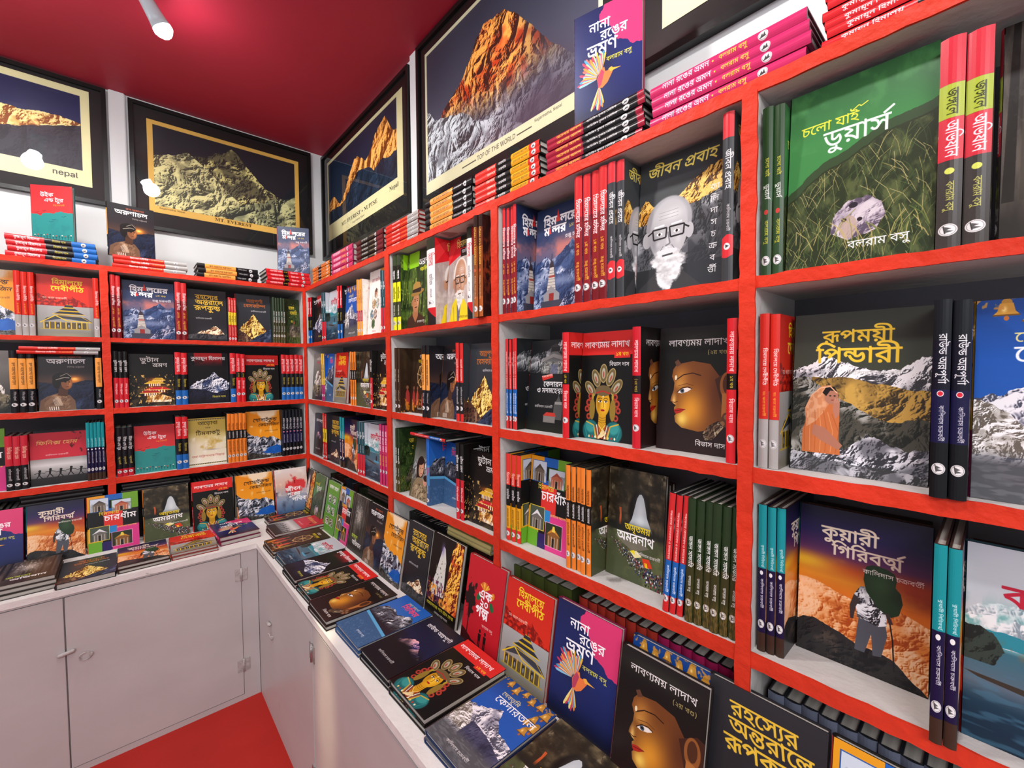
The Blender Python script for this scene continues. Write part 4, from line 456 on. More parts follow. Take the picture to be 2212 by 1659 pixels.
[[16,-43,16,116,34,116,34,97,37,97,2038,101,2046,110,2059,117,70,117,2085,117,2107,103,2119,76,119,58,2119,39,2107,12,2085,-2,70,-2,2059,-2,2046,5,2038,15,37,18,35,18,35,-43],[67,14,2078,14,2093,26,2100,46,100,58,2100,70,2093,89,2078,101,67,101,2057,101,2042,90,2035,71,35,58,2035,45,2042,25,2057,14]],
[[16,0,16,116,34,116,34,98,36,98,2039,107,2055,118,66,118,2068,118,2074,117,75,117,75,99,2074,99,2068,100,64,100,2056,100,2043,93,2035,81,35,73,35,0]],
[[56,-2,2044,-2,2025,4,2013,18,11,28,29,32,2031,23,2045,14,56,14,2068,14,2082,24,82,31,2082,37,2074,45,65,47,46,52,2030,56,2015,71,15,84,2015,94,2026,109,2045,117,58,117,2070,117,2086,110,2097,98,99,90,82,85,2080,91,2069,102,58,102,2047,102,2034,92,34,85,2034,78,2043,71,53,68,71,64,2086,60,2102,45,102,33,2102,23,2090,7,2069,-2]],
[[62,116,62,100,2,100,2,116],[20,144,38,144,38,30,2038,22,2045,15,52,15,2054,15,2059,16,61,16,65,1,2062,0,2055,-1,51,-1,2036,-1,2020,14,20,29]],
[[19,0,19,155,113,155,113,137,38,137,38,87,108,87,108,69,38,69,38,17,114,17,114,0]],
[[15,-42,19,-26,21,-26,2027,-28,2036,-26,2044,-19,47,-10,50,-1,6,116,26,116,51,47,2055,36,2060,15,63,5,56,5,2059,15,2065,37,69,47,93,116,114,116,63,-17,2059,-27,2049,-38,2036,-44,28,-44,2023,-44,2016,-43]],
[[4,0,4,5,2016,5,2024,13,24,25,24,117,2024,130,2016,139,5,139,5,144,126,144,126,101,121,101,2119,121,2096,136,73,136,2067,136,2060,135,2058,129,58,123,58,78,61,78,2075,78,2089,92,91,109,96,109,96,37,91,37,2090,50,2083,65,2069,70,59,70,58,70,58,21,2058,13,2064,9,73,9,2088,9,2110,16,2125,32,130,45,136,45,127,0]],
[[6,-44,6,-39,2010,-39,2015,-35,16,-32,2017,-29,17,-20,17,77,2017,87,2013,92,6,93,6,98,45,98,45,83,2055,101,73,101,2084,101,2101,88,2111,65,111,51,2111,35,2101,11,2083,-3,72,-3,2056,-3,47,10,47,-18,2047,-27,2049,-36,2056,-39,62,-39,62,-44],[62,9,2072,9,76,19,2080,29,80,49,2080,68,76,78,2073,88,63,88,2053,88,47,74,47,22,2052,9]],
[[4,0,4,6,2015,6,2024,14,24,25,24,121,2024,128,2021,135,2013,138,5,139,5,144,58,144,100,45,142,144,195,144,195,139,2185,138,2177,130,177,120,177,27,2177,18,2180,9,2188,6,195,6,195,0,125,0,125,6,2133,6,2141,10,2144,18,144,26,144,126,91,0,85,0,33,123,33,25,2033,13,2042,6,54,6,54,0]],
[[128,-3,34,111,34,25,2034,14,2041,6,53,6,53,0,6,0,6,6,2013,6,2021,9,2024,17,24,25,24,123,2013,136,11,137,2009,138,6,139,6,144,50,144,124,53,124,119,2124,127,2121,135,2113,138,105,139,105,144,152,144,152,139,2141,138,2133,130,133,119,133,-3]],
[[5,0,5,6,2016,6,2024,14,24,26,24,120,2024,130,2016,138,5,139,5,144,68,144,2095,144,106,139,2117,135,2129,117,129,105,2129,87,2103,65,76,65,58,65,58,26,2058,14,2065,6,76,6,76,0],[58,73,64,73,2079,73,2092,87,92,104,2092,121,2082,136,68,136,2062,136,2058,132,58,126]],
[[5,0,5,6,2016,6,2024,14,24,26,24,120,2024,130,2016,138,5,139,5,144,69,144,2101,144,2132,125,132,106,2132,79,100,71,137,16,2140,11,2146,6,151,6,152,6,152,0,107,0,64,67,58,67,58,26,2058,14,2065,6,76,6,76,0],[58,74,64,74,2081,74,2096,89,96,106,2096,136,71,136,2062,136,2058,131,58,122]],
[[14,-3,14,50,20,50,2025,27,2046,5,62,5,2074,5,2088,18,88,28,2088,42,71,51,51,60,2033,69,2016,90,16,105,2016,118,2027,137,2046,147,58,147,2065,147,2080,144,89,142,2091,141,2094,141,95,141,2100,141,101,147,107,147,107,101,102,101,2099,113,2087,131,2070,141,61,141,2051,141,2038,129,38,120,2038,112,2049,101,60,96,80,86,2093,80,2108,67,2114,52,114,42,2114,28,2101,8,2077,-3,61,-3,2055,-3,2045,-2,40,0,2034,2,2028,4,27,4,2023,4,2020,1,19,-3]],
[[29,0,29,6,2041,6,2049,14,49,26,49,137,47,137,2030,137,2011,118,9,101,3,101,3,144,130,144,130,100,125,100,2121,137,85,137,83,137,83,26,2083,14,2092,6,104,6,104,0]],
[[78,-4,2049,-4,2023,22,23,49,23,120,2023,130,2015,138,5,139,5,144,76,144,76,139,2068,138,2060,135,2057,128,57,120,57,44,2057,26,2071,7,87,7,2124,7,124,50,124,120,2124,130,2116,138,104,139,104,144,150,144,150,139,2140,137,2134,129,134,120,134,57,2134,24,2107,-4]],
[[67,-4,14,120,2011,128,2004,138,-4,139,-4,144,67,144,67,139,2057,139,2048,135,48,130,2048,126,51,120,82,45,110,119,2112,125,112,129,2112,135,2104,139,95,139,95,144,140,144,140,139,2133,139,2125,132,121,121,73,-4]],
[[81,-3,2065,-3,63,11,2049,-3,30,-3,2019,-3,2006,10,6,20,2006,34,2034,52,63,60,63,76,2063,85,2055,94,47,94,2033,94,33,87,2033,85,36,81,2039,77,39,73,2039,67,2031,60,24,60,2018,60,2010,68,10,75,2010,82,2021,94,2039,101,51,101,2074,101,2093,84,93,67,93,20,2093,14,93,13,2094,11,96,11,2098,11,101,13,104,9,2094,-3],[48,11,2051,11,2059,15,63,20,63,54,2037,48,37,27,2037,11]],
[[49,-3,2036,-3,2017,10,2006,34,6,50,2006,65,2018,88,2037,101,50,101,2068,101,2089,76,89,55,89,52,37,52,2037,13,63,13,2076,13,85,27,90,23,2075,-3],[37,61,64,61,64,68,2064,81,2058,94,51,94,2037,94,37,64]],
[[6,0,6,5,2012,6,2017,11,17,18,17,126,2017,133,2013,139,6,139,6,144,47,144,47,18,2047,11,2051,6,57,5,57,0]],
]
# words: which letters, with their x and y, and the total advance
STR_RAW = {
'(২য় খণ্ড)':([67,0,0,77,105,0,74,253,0,9,474,0,27,648,0,68,833,0],938),
'HIMALAYA MANTHAN':([85,0,0,87,158,0,90,252,0,86,444,0,89,590,0,86,710,0,98,857,0,86,1001,0,83,1148,0,90,1205,0,86,1397,0,91,1543,0,96,1704,0,85,1841,0,86,1999,0,91,2145,0],2305),
'Kalidas Chakraborty':([88,0,0,99,143,0,108,262,0,105,321,0,101,372,0,99,502,0,115,622,0,83,734,0,107,791,0,104,946,0,99,1072,0,106,1191,0,114,1308,0,99,1388,0,100,1507,0,111,1637,0,114,1764,0,116,1844,0,118,1914,0],2033),
'MT. EVEREST • NUPTSE#':([121,0,0,126,201,0,82,334,0,83,392,0,119,449,0,128,588,0,119,724,0,124,864,0,119,1013,0,125,1153,0,126,1277,0,83,1410,0,84,1467,0,83,1587,0,122,1644,0,127,1800,0,123,1956,0,126,2088,0,125,2222,0,119,2346,0],2485),
'MT. EVEREST#':([121,0,0,126,201,0,82,334,0,83,392,0,119,449,0,128,588,0,119,724,0,124,864,0,119,1013,0,125,1153,0,126,1277,0],1410),
'Nepal#':([122,0,0,130,156,0,120,251,0,129,369,0,131,478,0],541),
'Sagarmatha, Nepal':([95,0,0,99,136,0,103,256,0,99,386,0,114,505,0,109,585,0,99,771,0,116,891,0,104,960,0,99,1086,0,81,1205,0,83,1262,0,91,1319,0,102,1480,0,113,1603,0,99,1734,0,108,1853,0],1911),
'TOP OF THE WORLD':([96,0,0,92,137,0,93,300,0,83,435,0,92,492,0,80,655,0,83,780,0,96,837,0,85,975,0,117,1133,0,83,1260,0,97,1317,0,92,1527,0,94,1689,0,89,1826,0,112,1946,0],2099),
'nepal':([110,0,0,102,126,0,113,249,0,99,380,0,108,499,0],557),
'অচেনার আনন্দ':([78,0,0,69,223,0,16,310,0,40,452,0,61,602,0,53,669,0,79,883,0,40,1172,0,36,1324,0],1548),
'অন্তরালে':([78,0,0,33,223,0,53,404,0,61,552,0,69,619,0,54,706,0],888),
'অন্নপূর্ণা':([78,0,0,37,223,0,43,374,0,65,553,0,29,553,0,2,693,0,61,708,0],775),
'অন্নপূর্ণা বেসক্যাম্প':([78,0,0,37,223,0,43,374,0,65,553,0,29,553,0,2,693,0,61,708,0,69,840,0,46,926,0,58,1075,0,6,1246,0,7,1448,0,61,1511,0,41,1578,0],1864),
'অভিজিৎ কুমার ভৌমিক':([78,0,0,62,223,0,48,290,0,62,470,0,17,536,0,70,766,0,6,962,0,64,1109,0,49,1164,0,61,1319,0,53,1386,0,69,1600,0,48,1686,0,71,1866,0,62,1933,0,49,2000,0,6,2155,0],2357),
'অভিযান':([78,0,0,62,223,0,48,290,0,50,470,0,61,626,0,40,693,0],844),
'অমনিবাস':([78,0,0,49,223,0,62,379,0,40,445,0,46,596,0,61,745,0,58,812,0],982),
'অমরনাথ':([78,0,0,49,223,0,53,379,0,40,528,0,61,679,0,34,745,0],906),
'অমরনাথের পথে হঠাৎ দেখা':([78,0,0,49,223,0,53,379,0,40,528,0,61,679,0,69,745,0,34,832,0,53,993,0,43,1207,0,69,1386,0,34,1472,0,60,1699,0,22,1831,0,61,1979,0,70,2046,0,69,2242,0,38,2328,0,9,2479,0,61,2653,0],2720),
'অমৃত কুম্ভ':([78,0,0,49,223,0,66,379,0,31,379,0,6,620,0,64,767,0,42,822,0],1003),
'অমৃতময়':([78,0,0,49,223,0,66,379,0,31,379,0,49,556,0,74,711,0],868),
'অরণ্য':([78,0,0,53,223,0,29,372,0,7,527,0],591),
'অরুণাচল':([78,0,0,51,223,0,29,424,0,61,579,0,16,646,0,54,787,0],970),
'উইক':([1,0,0,0,178,0,6,310,0],512),
'উইক এন্ড ট্যুর':([1,0,0,0,178,0,6,310,0,4,577,0,35,767,0,20,1034,0,7,1176,0,64,1240,0,53,1240,0],1389),
'এক':([4,0,0,6,190,0],391),
'এক ২০ গল্প':([4,0,0,6,190,0,77,456,0,75,604,0,11,817,0,45,981,0],1168),
'এন্ড ট্যুর':([4,0,0,35,190,0,20,457,0,7,599,0,64,663,0,53,663,0],812),
'ও মদমহেশ্বর':([5,0,0,49,250,0,38,405,0,49,556,0,69,711,0,60,798,0,18,930,0,53,1101,0],1250),
'কা':([6,0,0,61,202,0],268),
'কালিদাস চক্রবর্তী':([6,0,0,61,202,0,62,268,0,54,335,0,38,518,0,61,668,0,58,735,0,16,970,0,8,1112,0,46,1344,0,31,1494,0,59,1670,0],1737),
'কাশ্মীর':([6,0,0,61,202,0,47,268,0,63,499,0,53,566,0],715),
'কুমায়ূন হিমালয়':([6,0,0,64,147,0,49,202,0,61,357,0,74,424,0,65,580,0,40,580,0,62,796,0,60,863,0,49,995,0,61,1151,0,54,1217,0,74,1400,0],1556),
'কুয়ারী':([6,0,0,64,147,0,74,202,0,61,358,0,53,425,0,63,574,0],640),
'কুয়ারী গিরিবর্ত্ম':([6,0,0,64,147,0,74,202,0,61,358,0,53,425,0,63,574,0,62,705,0,11,772,0,62,936,0,53,1002,0,46,1151,0,30,1300,0,2,1526,0],1526),
'কেদারতাল':([69,0,0,6,86,0,38,288,0,61,439,0,53,506,0,31,654,0,61,831,0,54,898,0],1080),
'কেদারনাথ':([69,0,0,6,86,0,38,288,0,61,439,0,53,506,0,40,654,0,61,806,0,34,872,0],1033),
'কেয়ানজিন':([69,0,0,6,86,0,74,288,0,61,445,0,40,511,0,62,662,0,17,729,0,40,958,0],1109),
'ক্র':([8,0,0],232),
'গল্প':([11,0,0,45,164,0],351),
'গিরিবর্ত্ম':([62,0,0,11,66,0,62,230,0,53,297,0,46,446,0,30,595,0,2,820,0],820),
'গোসাইকুন্ড':([69,0,0,11,86,0,61,250,0,58,317,0,61,488,0,0,554,0,6,686,0,64,833,0,35,888,0],1091),
'চ':([16,0,0],142),
'চলো যাই':([16,0,0,69,142,0,54,228,0,61,411,0,50,542,0,61,699,0,0,766,0],898),
'চারধাঁম':([16,0,0,61,142,0,53,208,0,39,357,0,57,506,0,61,506,0,49,573,0],728),
'জঙ্গল':([17,0,0,21,229,0,54,411,0],594),
'জঙ্গল মহল':([17,0,0,21,229,0,54,411,0,49,658,0,60,814,0,54,946,0],1129),
'জঙ্গল সাফারি':([17,0,0,21,229,0,54,411,0,58,658,0,61,829,0,44,896,0,61,1105,0,62,1172,0,53,1238,0],1387),
'জঙ্গলে':([17,0,0,21,229,0,69,411,0,54,497,0],680),
'জীবন':([17,0,0,63,229,0,46,296,0,40,445,0],596),
'জীবন পুরের পথিক':([17,0,0,63,229,0,46,296,0,40,445,0,43,661,0,64,840,0,69,840,0,53,926,0,53,1075,0,43,1289,0,62,1468,0,34,1535,0,6,1696,0],1898),
'জীবন প্রবাহ':([17,0,0,63,229,0,46,296,0,40,445,0,12,661,0,46,850,0,61,998,0,60,1065,0],1198),
'টিমবাকটু':([62,0,0,20,66,0,49,208,0,46,364,0,61,513,0,6,579,0,20,781,0,64,902,0],923),
'ডঃ ঋতা চক্রবর্তী':([23,0,0,73,178,0,3,352,0,31,566,0,61,742,0,16,874,0,8,1016,0,46,1248,0,31,1397,0,59,1574,0],1640),
'ডুয়ার্স':([23,0,0,64,152,0,74,178,0,61,334,0,58,401,0,2,572,0],572),
'তাড়োবা':([31,0,0,61,177,0,69,243,0,72,330,0,61,508,0,46,574,0,61,723,0],790),
'তাড়োবা থেকে টিমবাকটু':([31,0,0,61,177,0,69,243,0,72,330,0,61,508,0,46,574,0,61,723,0,69,855,0,34,941,0,69,1102,0,6,1189,0,62,1456,0,20,1522,0,49,1664,0,46,1820,0,61,1968,0,6,2035,0,20,2237,0,64,2358,0],2378),
'থেকে':([69,0,0,34,86,0,69,248,0,6,334,0],536),
'দা':([38,0,0,61,151,0],217),
'দেবভূমি':([69,0,0,38,86,0,46,237,0,48,386,0,65,538,0,62,566,0,49,633,0],788),
'দেবভূমি কেদারতাল':([69,0,0,38,86,0,46,237,0,48,386,0,65,538,0,62,566,0,49,633,0,69,854,0,6,940,0,38,1142,0,61,1292,0,53,1359,0,31,1508,0,61,1685,0,54,1751,0],1934),
'দেবীপীঠ':([69,0,0,38,86,0,46,237,0,63,386,0,43,453,0,63,632,0,22,698,0],846),
'নানা':([40,0,0,61,151,0,40,218,0,61,368,0],435),
'নানা রঙের ভ্রমন':([40,0,0,61,151,0,40,218,0,61,368,0,53,500,0,69,649,0,15,736,0,53,916,0,14,1130,0,49,1307,0,40,1462,0],1613),
'ন্দর':([36,0,0,53,224,0],373),
'পঞ্চকেদার':([43,0,0,24,179,0,69,391,0,6,477,0,38,679,0,61,830,0,53,896,0],1045),
'পঞ্চকেদার কেদারনাথ ও মদমহেশ্বর':([43,0,0,24,179,0,69,391,0,6,477,0,38,679,0,61,830,0,53,896,0,69,1110,0,6,1197,0,38,1398,0,61,1549,0,53,1616,0,40,1765,0,61,1916,0,34,1982,0,5,2208,0,49,2458,0,38,2614,0,49,2764,0,69,2920,0,60,3006,0,18,3139,0,53,3309,0],3458),
'পথিক':([43,0,0,62,179,0,34,246,0,6,407,0],608),
'পিন্ডারী':([62,0,0,43,66,0,35,246,0,61,448,0,53,515,0,63,664,0],730),
'পুরের':([43,0,0,64,179,0,69,179,0,53,266,0,53,414,0],564),
'প্রভাতের আলোক':([12,0,0,48,189,0,61,369,0,69,436,0,31,522,0,53,699,0,79,913,0,69,1202,0,54,1289,0,61,1472,0,6,1538,0],1740),
'ফিনিক্স হোম':([62,0,0,44,66,0,62,276,0,40,342,0,19,494,0,69,787,0,60,873,0,61,1006,0,49,1072,0],1228),
'ব':([46,0,0],149),
'বলরাম বসু':([46,0,0,54,149,0,53,332,0,61,481,0,49,547,0,46,768,0,58,917,0,64,1087,0],1087),
'বিভাস দাস':([62,0,0,46,66,0,48,216,0,61,396,0,58,462,0,38,698,0,61,848,0,58,915,0],1086),
'বেদাব্রত চট্টোপাধ্যায়':([69,0,0,46,86,0,38,236,0,61,386,0,13,453,0,31,618,0,16,860,0,69,1002,0,26,1088,0,61,1250,0,43,1317,0,61,1496,0,39,1562,0,7,1712,0,61,1775,0,74,1842,0],1998),
'বেসক্যাম্প':([69,0,0,46,86,0,58,236,0,6,406,0,7,608,0,61,672,0,41,738,0],1025),
'ভুটান':([48,0,0,64,152,0,20,180,0,61,322,0,40,388,0],540),
'ভুটান ভ্রমণ':([48,0,0,64,152,0,20,180,0,61,322,0,40,388,0,14,604,0,49,781,0,29,936,0],1092),
'ভ্রমণ':([14,0,0,49,176,0,29,332,0],487),
'ভ্রমণ অমনিবাস':([14,0,0,49,176,0,29,332,0,78,552,0,49,775,0,62,931,0,40,997,0,46,1148,0,61,1297,0,58,1364,0],1534),
'ম':([49,0,0],156),
'মহাতীর্থে':([49,0,0,60,156,0,61,288,0,31,354,0,63,531,0,69,598,0,34,684,0,2,830,0],846),
'মা গঙ্গা':([49,0,0,61,156,0,11,287,0,21,451,0,61,632,0],699),
'যাত্রা':([50,0,0,61,156,0,10,223,0,61,402,0],468),
'যাত্রা অমৃত কুম্ভ':([50,0,0,61,156,0,10,223,0,61,402,0,78,533,0,49,756,0,66,912,0,31,912,0,6,1154,0,64,1300,0,42,1356,0],1536),
'রঙের':([53,0,0,69,149,0,15,236,0,53,416,0],565),
'রঞ্জু চক্রবর্তী':([53,0,0,25,149,0,64,365,0,16,429,0,8,571,0,46,803,0,31,952,0,59,1129,0],1196),
'রহস্যের':([53,0,0,60,149,0,69,282,0,58,368,0,7,538,0,53,602,0],751),
'রহস্যের অন্তরালে':([53,0,0,60,149,0,69,282,0,58,368,0,7,538,0,53,602,0,78,816,0,33,1040,0,53,1220,0,61,1369,0,69,1435,0,54,1522,0],1704),
'রাউন্ড অন্নপূর্ণা':([53,0,0,61,149,0,1,216,0,35,394,0,78,661,0,37,884,0,43,1036,0,65,1214,0,29,1214,0,2,1354,0,61,1370,0],1436),
'রূপ অরূপের':([55,0,0,43,192,0,78,436,0,55,660,0,69,852,0,43,938,0,53,1117,0],1266),
'রূপ অরূপের অরুণাচল':([55,0,0,43,192,0,78,436,0,55,660,0,69,852,0,43,938,0,53,1117,0,78,1331,0,51,1554,0,29,1755,0,61,1910,0,16,1977,0,54,2118,0],2301),
'রূপকুন্ড':([55,0,0,43,192,0,6,371,0,64,518,0,35,573,0],776),
'রূপময়ী':([55,0,0,43,192,0,49,371,0,74,527,0,63,683,0],750),
'রূপময়ী পিন্ডারী':([55,0,0,43,192,0,49,371,0,74,527,0,63,683,0,62,815,0,43,881,0,35,1060,0,61,1263,0,53,1330,0,63,1478,0],1545),
'র্ত্তী':([28,0,0,59,181,0],247),
'লয়ের':([54,0,0,69,183,0,74,269,0,53,426,0],575),
'লাবণ্যময় লাদাখ':([54,0,0,61,183,0,46,249,0,29,398,0,7,553,0,49,617,0,74,772,0,54,994,0,61,1177,0,38,1243,0,61,1394,0,9,1460,0],1634),
'লি':([62,0,0,54,66,0],249),
'শিশির ভট্টাচার্য':([62,0,0,56,66,0,62,236,0,56,302,0,53,472,0,48,686,0,26,866,0,61,1028,0,16,1094,0,61,1236,0,50,1302,0,2,1459,0],1459),
'শুভা চট্টোপাধ্যায় সিদ্ধান্ত':([52,0,0,48,206,0,61,386,0,16,518,0,69,660,0,26,746,0,61,908,0,43,975,0,61,1154,0,39,1220,0,7,1369,0,61,1433,0,74,1500,0,62,1721,0,58,1788,0,32,1958,0,61,2153,0,33,2219,0],2400),
'স':([58,0,0],170),
'সাফারি':([58,0,0,61,170,0,44,237,0,61,446,0,62,513,0,53,580,0],728),
'সিকিম':([62,0,0,58,66,0,62,237,0,6,304,0,49,505,0],661),
'সেরা সামর্থ্যে':([69,0,0,58,86,0,53,257,0,61,406,0,58,538,0,61,708,0,49,774,0,69,930,0,34,1016,0,7,1178,0,2,1242,0],1242),
'হিম':([62,0,0,60,66,0,49,199,0],354),
'হিমালয়':([62,0,0,60,66,0,49,199,0,61,354,0,54,421,0,74,604,0],760),
'হিমালয়ে':([62,0,0,60,66,0,49,199,0,61,354,0,54,421,0,69,604,0,74,690,0],847),
'হিমালয়ে দেবীপীঠ':([62,0,0,60,66,0,49,199,0,61,354,0,54,421,0,69,604,0,74,690,0,69,912,0,38,998,0,46,1149,0,63,1298,0,43,1364,0,63,1544,0,22,1610,0],1758),
'হিমালয়ের মন্দির':([62,0,0,60,66,0,49,199,0,61,354,0,54,421,0,69,604,0,74,690,0,53,847,0,49,1061,0,62,1216,0,36,1283,0,53,1507,0],1656),
'১ম খণ্ড':([76,0,0,49,148,0,9,368,0,27,542,0],727),
'২০':([77,0,0,75,148,0],296),
'•':([84,0,0],120),
}
GLY = [[[((c[i] - 2000) * 4 if c[i] > 1000 else c[i] * 4, c[i + 1] * 4, 0 if c[i] > 1000 else 1) for i in range(0, len(c), 2)] for c in q] for q in GLY_RAW]
STR = {k: ([(o[i], o[i + 1] * 4, o[i + 2] * 4) for i in range(0, len(o), 3)], w * 4) for k, (o, w) in STR_RAW.items()}
W0, H0 = 338, 520
KD = 'কালিদাস চক্রবর্তী'; BD = 'বিভাস দাস'; BB = 'বলরাম বসু'; RC = 'রঞ্জু চক্রবর্তী'
def page(bg='101014', k=1.):
    c = Cv(int(W0 * k), int(H0 * k), bg); c.ts = .84; return c
def f_debi():
    c = page('c9281c'); c.grad((0, 'c8281e'), (.5, 'd8301c'), (.5, 'a8a8a6'), (.85, '8e8e88'), (1, '6a675c'))
    m = cover_mask((c.h, c.w), [[(x * c.u, y * c.u) for x, y in jagged([(0, .3), (.12, .36), (.25, .42), (.4, .33), (.52, .42), (.66, .5)], .04, 3) + [(.66, .5), (0, .5)]]])
    n = np.clip((c.n(16, 4, 5, .7, True) - .55) * 6, 0, 1); c.put(m * n, '6e0e0c', .8)
    for a, b, t in ((.30, .06, .52), (.24, .12, .575), (.17, .19, .63)):      # stacked temple roofs
        x = .36; c.poly([(x - b, t), (x - b * .55, t - .045), (x + b * .55, t - .045), (x + b, t)], '2c2f3a'); c.line([(x - b, t), (x + b, t)], .012, 'd9b62a'); c.line([(x - b * .55, t - .045), (x + b * .55, t - .045)], .008, 'c9a324')
    c.line([(.36, .475), (.36, .44)], .01, '2c2f3a')
    c.poly([(.05, .76), (.1, .7), (.24, .64), (.56, .68), (.63, .745), (.56, .735), (.5, .73), (.3, .7)], '3a3d45')
    c.line([(.03, .775), (.2, .655), (.33, .735)], .014, 'e0bd2c'); c.line([(.33, .735), (.63, .755)], .013, 'e0bd2c'); c.line([(.2, .655), (.5, .665), (.63, .755)], .008, 'c9a324')
    c.rect(.07, .765, .58, .87, '5b4f36')
    for i in range(9): c.rect(.065 + i * .062, .755, .078 + i * .062, .875, 'd9b62a')
    for i in range(0, 8, 2): c.ell(.103 + i * .062, .81, .018, .035, '23252c'); c.ell(.103 + i * .062, .82, .01, .025, '8b8f96')
    c.line([(.03, .88), (.62, .87)], .01, 'b59a2c'); c.glow(.33, .97, .4, .06, '8b8672')
    c.text('হিমালয়ে', .35, .075, .125, 'f2d32c', .03, 'c'); c.text('দেবীপীঠ', .35, .18, .135, 'f2d32c', .03, 'c')
    c.text('ডঃ ঋতা চক্রবর্তী', .2, .36, .05, 'f0dccc', .01, 'c'); return c
def s_debi(): return spine([(0, .68, 'cf2a1e'), (.68, 1, 'a9a7a3')], [('হিমালয়ে দেবীপীঠ', .22, .46, 'ffffff', .72), ('ডঃ ঋতা চক্রবর্তী', .5, .66, 'f0b530', .5)], ('d8d8d8', '555555', .84))
def f_mandir():
    c = page(); c.grad((0, '1d2c4c'), (.3, '2c3a5e'), (.42, '6a5a72'), (.6, '46597e'), (1, '141d38'))
    m = np.clip((c.n(5, 8, 5, .6) - .45) * 5, 0, 1) * np.exp(-((c.Y - .42) / .1) ** 2); c.put(m, 'c8756a', .9)
    c.mount([(0, .53), (.12, .47), (.2, .52), (.36, .44), (.46, .36), (.56, .48), (.66, .42)], '25345a', '3f5480', 'c9cfe0', 7, 3, .03, k=11, snow=.45)
    c.mount([(0, .62), (.1, .58), (.3, .66), (.48, .62), (.57, .55), (.66, .6)], '1b2748', '31446e', 'a9b4cc', 6, 9, .04, k=9, snow=.4)
    c.glow(.35, .72, .35, .07, '8794b6', .7)
    c.poly([(.12, 1), (.17, .78), (.2, .6), (.215, .52), (.235, .6), (.27, .78), (.33, 1)], '2b2a33')
    c.poly([(.17, .8), (.195, .58), (.245, .58), (.28, .8)], 'c4bdb2'); c.rect(.19, .66, .262, .68, 'a8392c'); c.poly([(.18, .585), (.215, .5), (.255, .585)], '3a3036'); c.line([(.216, .5), (.216, .455)], .008, '2b2a33')
    for i in range(7): c.line([(.175, .61 + i * .028), (.28, .615 + i * .028)], .004, '5c5a60')
    c.poly([(.13, .84), (.22, .76), (.33, .84), (.33, .93), (.13, .93)], '8d8a8c'); c.rect(.2, .83, .26, .9, '8e2a26'); c.rect(.1, .9, .36, 1, '3a3a48')
    c.mount([(.3, 1), (.4, .86), (.5, .78), (.56, .74), (.66, .86)], '1a2442', '394c74', 'b9b3c4', 8, 21, .03, k=10, snow=.5)
    c.poly([(.245, .16), (.26, .1), (.27, .04), (.285, .1), (.3, .16)], 'd0322c'); c.poly([(.15, .26), (.165, .21), (.175, .17), (.185, .21), (.195, .26)], 'd0322c')
    c.text('হিম', .09, .105, .14, 'f4f4f4', .045); c.text('লয়ের', .3, .105, .14, 'f4f4f4', .045); c.text('ম', .1, .195, .14, 'f4f4f4', .045); c.text('ন্দর', .2, .195, .14, 'f4f4f4', .045); c.text('১ম খণ্ড', .41, .22, .055, 'e6c23a', .02)
    c.text(RC, .49, .305, .06, 'f0f0f0', .015, 'c'); return c
def s_mandir(): return spine([(0, .32, 'c92b2d'), (.32, 1, '8a1a20'), (.9, 1, '701018')], [('হিমালয়ের মন্দির', .18, .48, 'ffffff', .75), ('১ম খণ্ড', .52, .62, 'f0c53c', .55), (RC, .67, .82, 'f0c53c', .55)], ('e8e8e8', '333333', .875))
def f_rup():
    c = page('26262a'); c.grad((0, '2a2a2e'), (.6, '242428'), (1, '1a1a1e')); c.glow(.45, .85, .4, .18, '3c3c42')
    c.mount([(.12, .86), (.25, .8), (.36, .76), (.46, .69), (.52, .75), (.58, .82), (.62, .86)], '5a3220', 'c87c3c', 'fff0d0', 9, 5, .03, k=13, bottom=.9, snow=.75)
    c.mount([(0, .88), (.2, .85), (.45, .88), (.66, .84)], '1a1b1f', '4a4a4e', '8c8c90', 8, 4, .02, k=8, bottom=.96, snow=.2); c.glow(.33, .99, .5, .06, '17181b')
    k = 'e2b93a'
    c.text('রহস্যের', .14, .1, .15, k, .022, slant=-.15); c.text('অন্তরালে', .14, .2, .155, k, .024, slant=-.15); c.text('রূপকুন্ড', .12, .31, .165, k, .026, slant=-.15)
    c.text(KD, .13, .545, .045, 'd8d8d8', .01); return c
def s_rup(): return spine([(0, .33, 'c9282a'), (.33, .62, 'e3c52a'), (.62, 1, 'c9282a')], [('রহস্যের অন্তরালে', .05, .31, 'f6e9c8', .6), ('রূপকুন্ড', .36, .6, '402010', .7), (KD, .66, .86, 'f3d9c0', .5)])
def f_anna():
    c = page('30343a'); c.grad((0, '343a3e'), (.6, '30343a'), (1, '24262e'))
    c.mount([(.0, .8), (.1, .66), (.2, .55), (.3, .4), (.38, .5), (.46, .6), (.56, .74), (.66, .8)], '5a3012', 'd29a2c', 'ffe88a', 7, 11, .05, k=14, snow=.7)
    c.mount([(0, .7), (.1, .78), (.25, .9), (.3, 1)], '1e1c20', '5a3a2c', '8a6a50', 8, 6, .03, k=9, snow=.3)
    c.mount([(.2, 1), (.35, .88), (.5, .8), (.66, .7)], '151a2a', '34405c', '6a7894', 9, 8, .02, k=9, snow=.35)
    c.text('অন্নপূর্ণা', .35, .1, .12, 'b5652e', .025, 'c'); c.text('বেসক্যাম্প', .35, .2, .12, 'b5652e', .03, 'c'); c.text(KD, .42, .33, .05, 'e8e8e8', .012, 'c'); return c
def s_anna(): return spine([(0, .5, 'd02a26'), (.5, .9, '1c1c1f'), (.9, 1, 'd02a26')], [('অন্নপূর্ণা বেসক্যাম্প', .2, .48, 'f6e4dc', .6), (KD, .55, .78, 'e8e8e8', .5)], ('e8e8e8', '333333', .83))
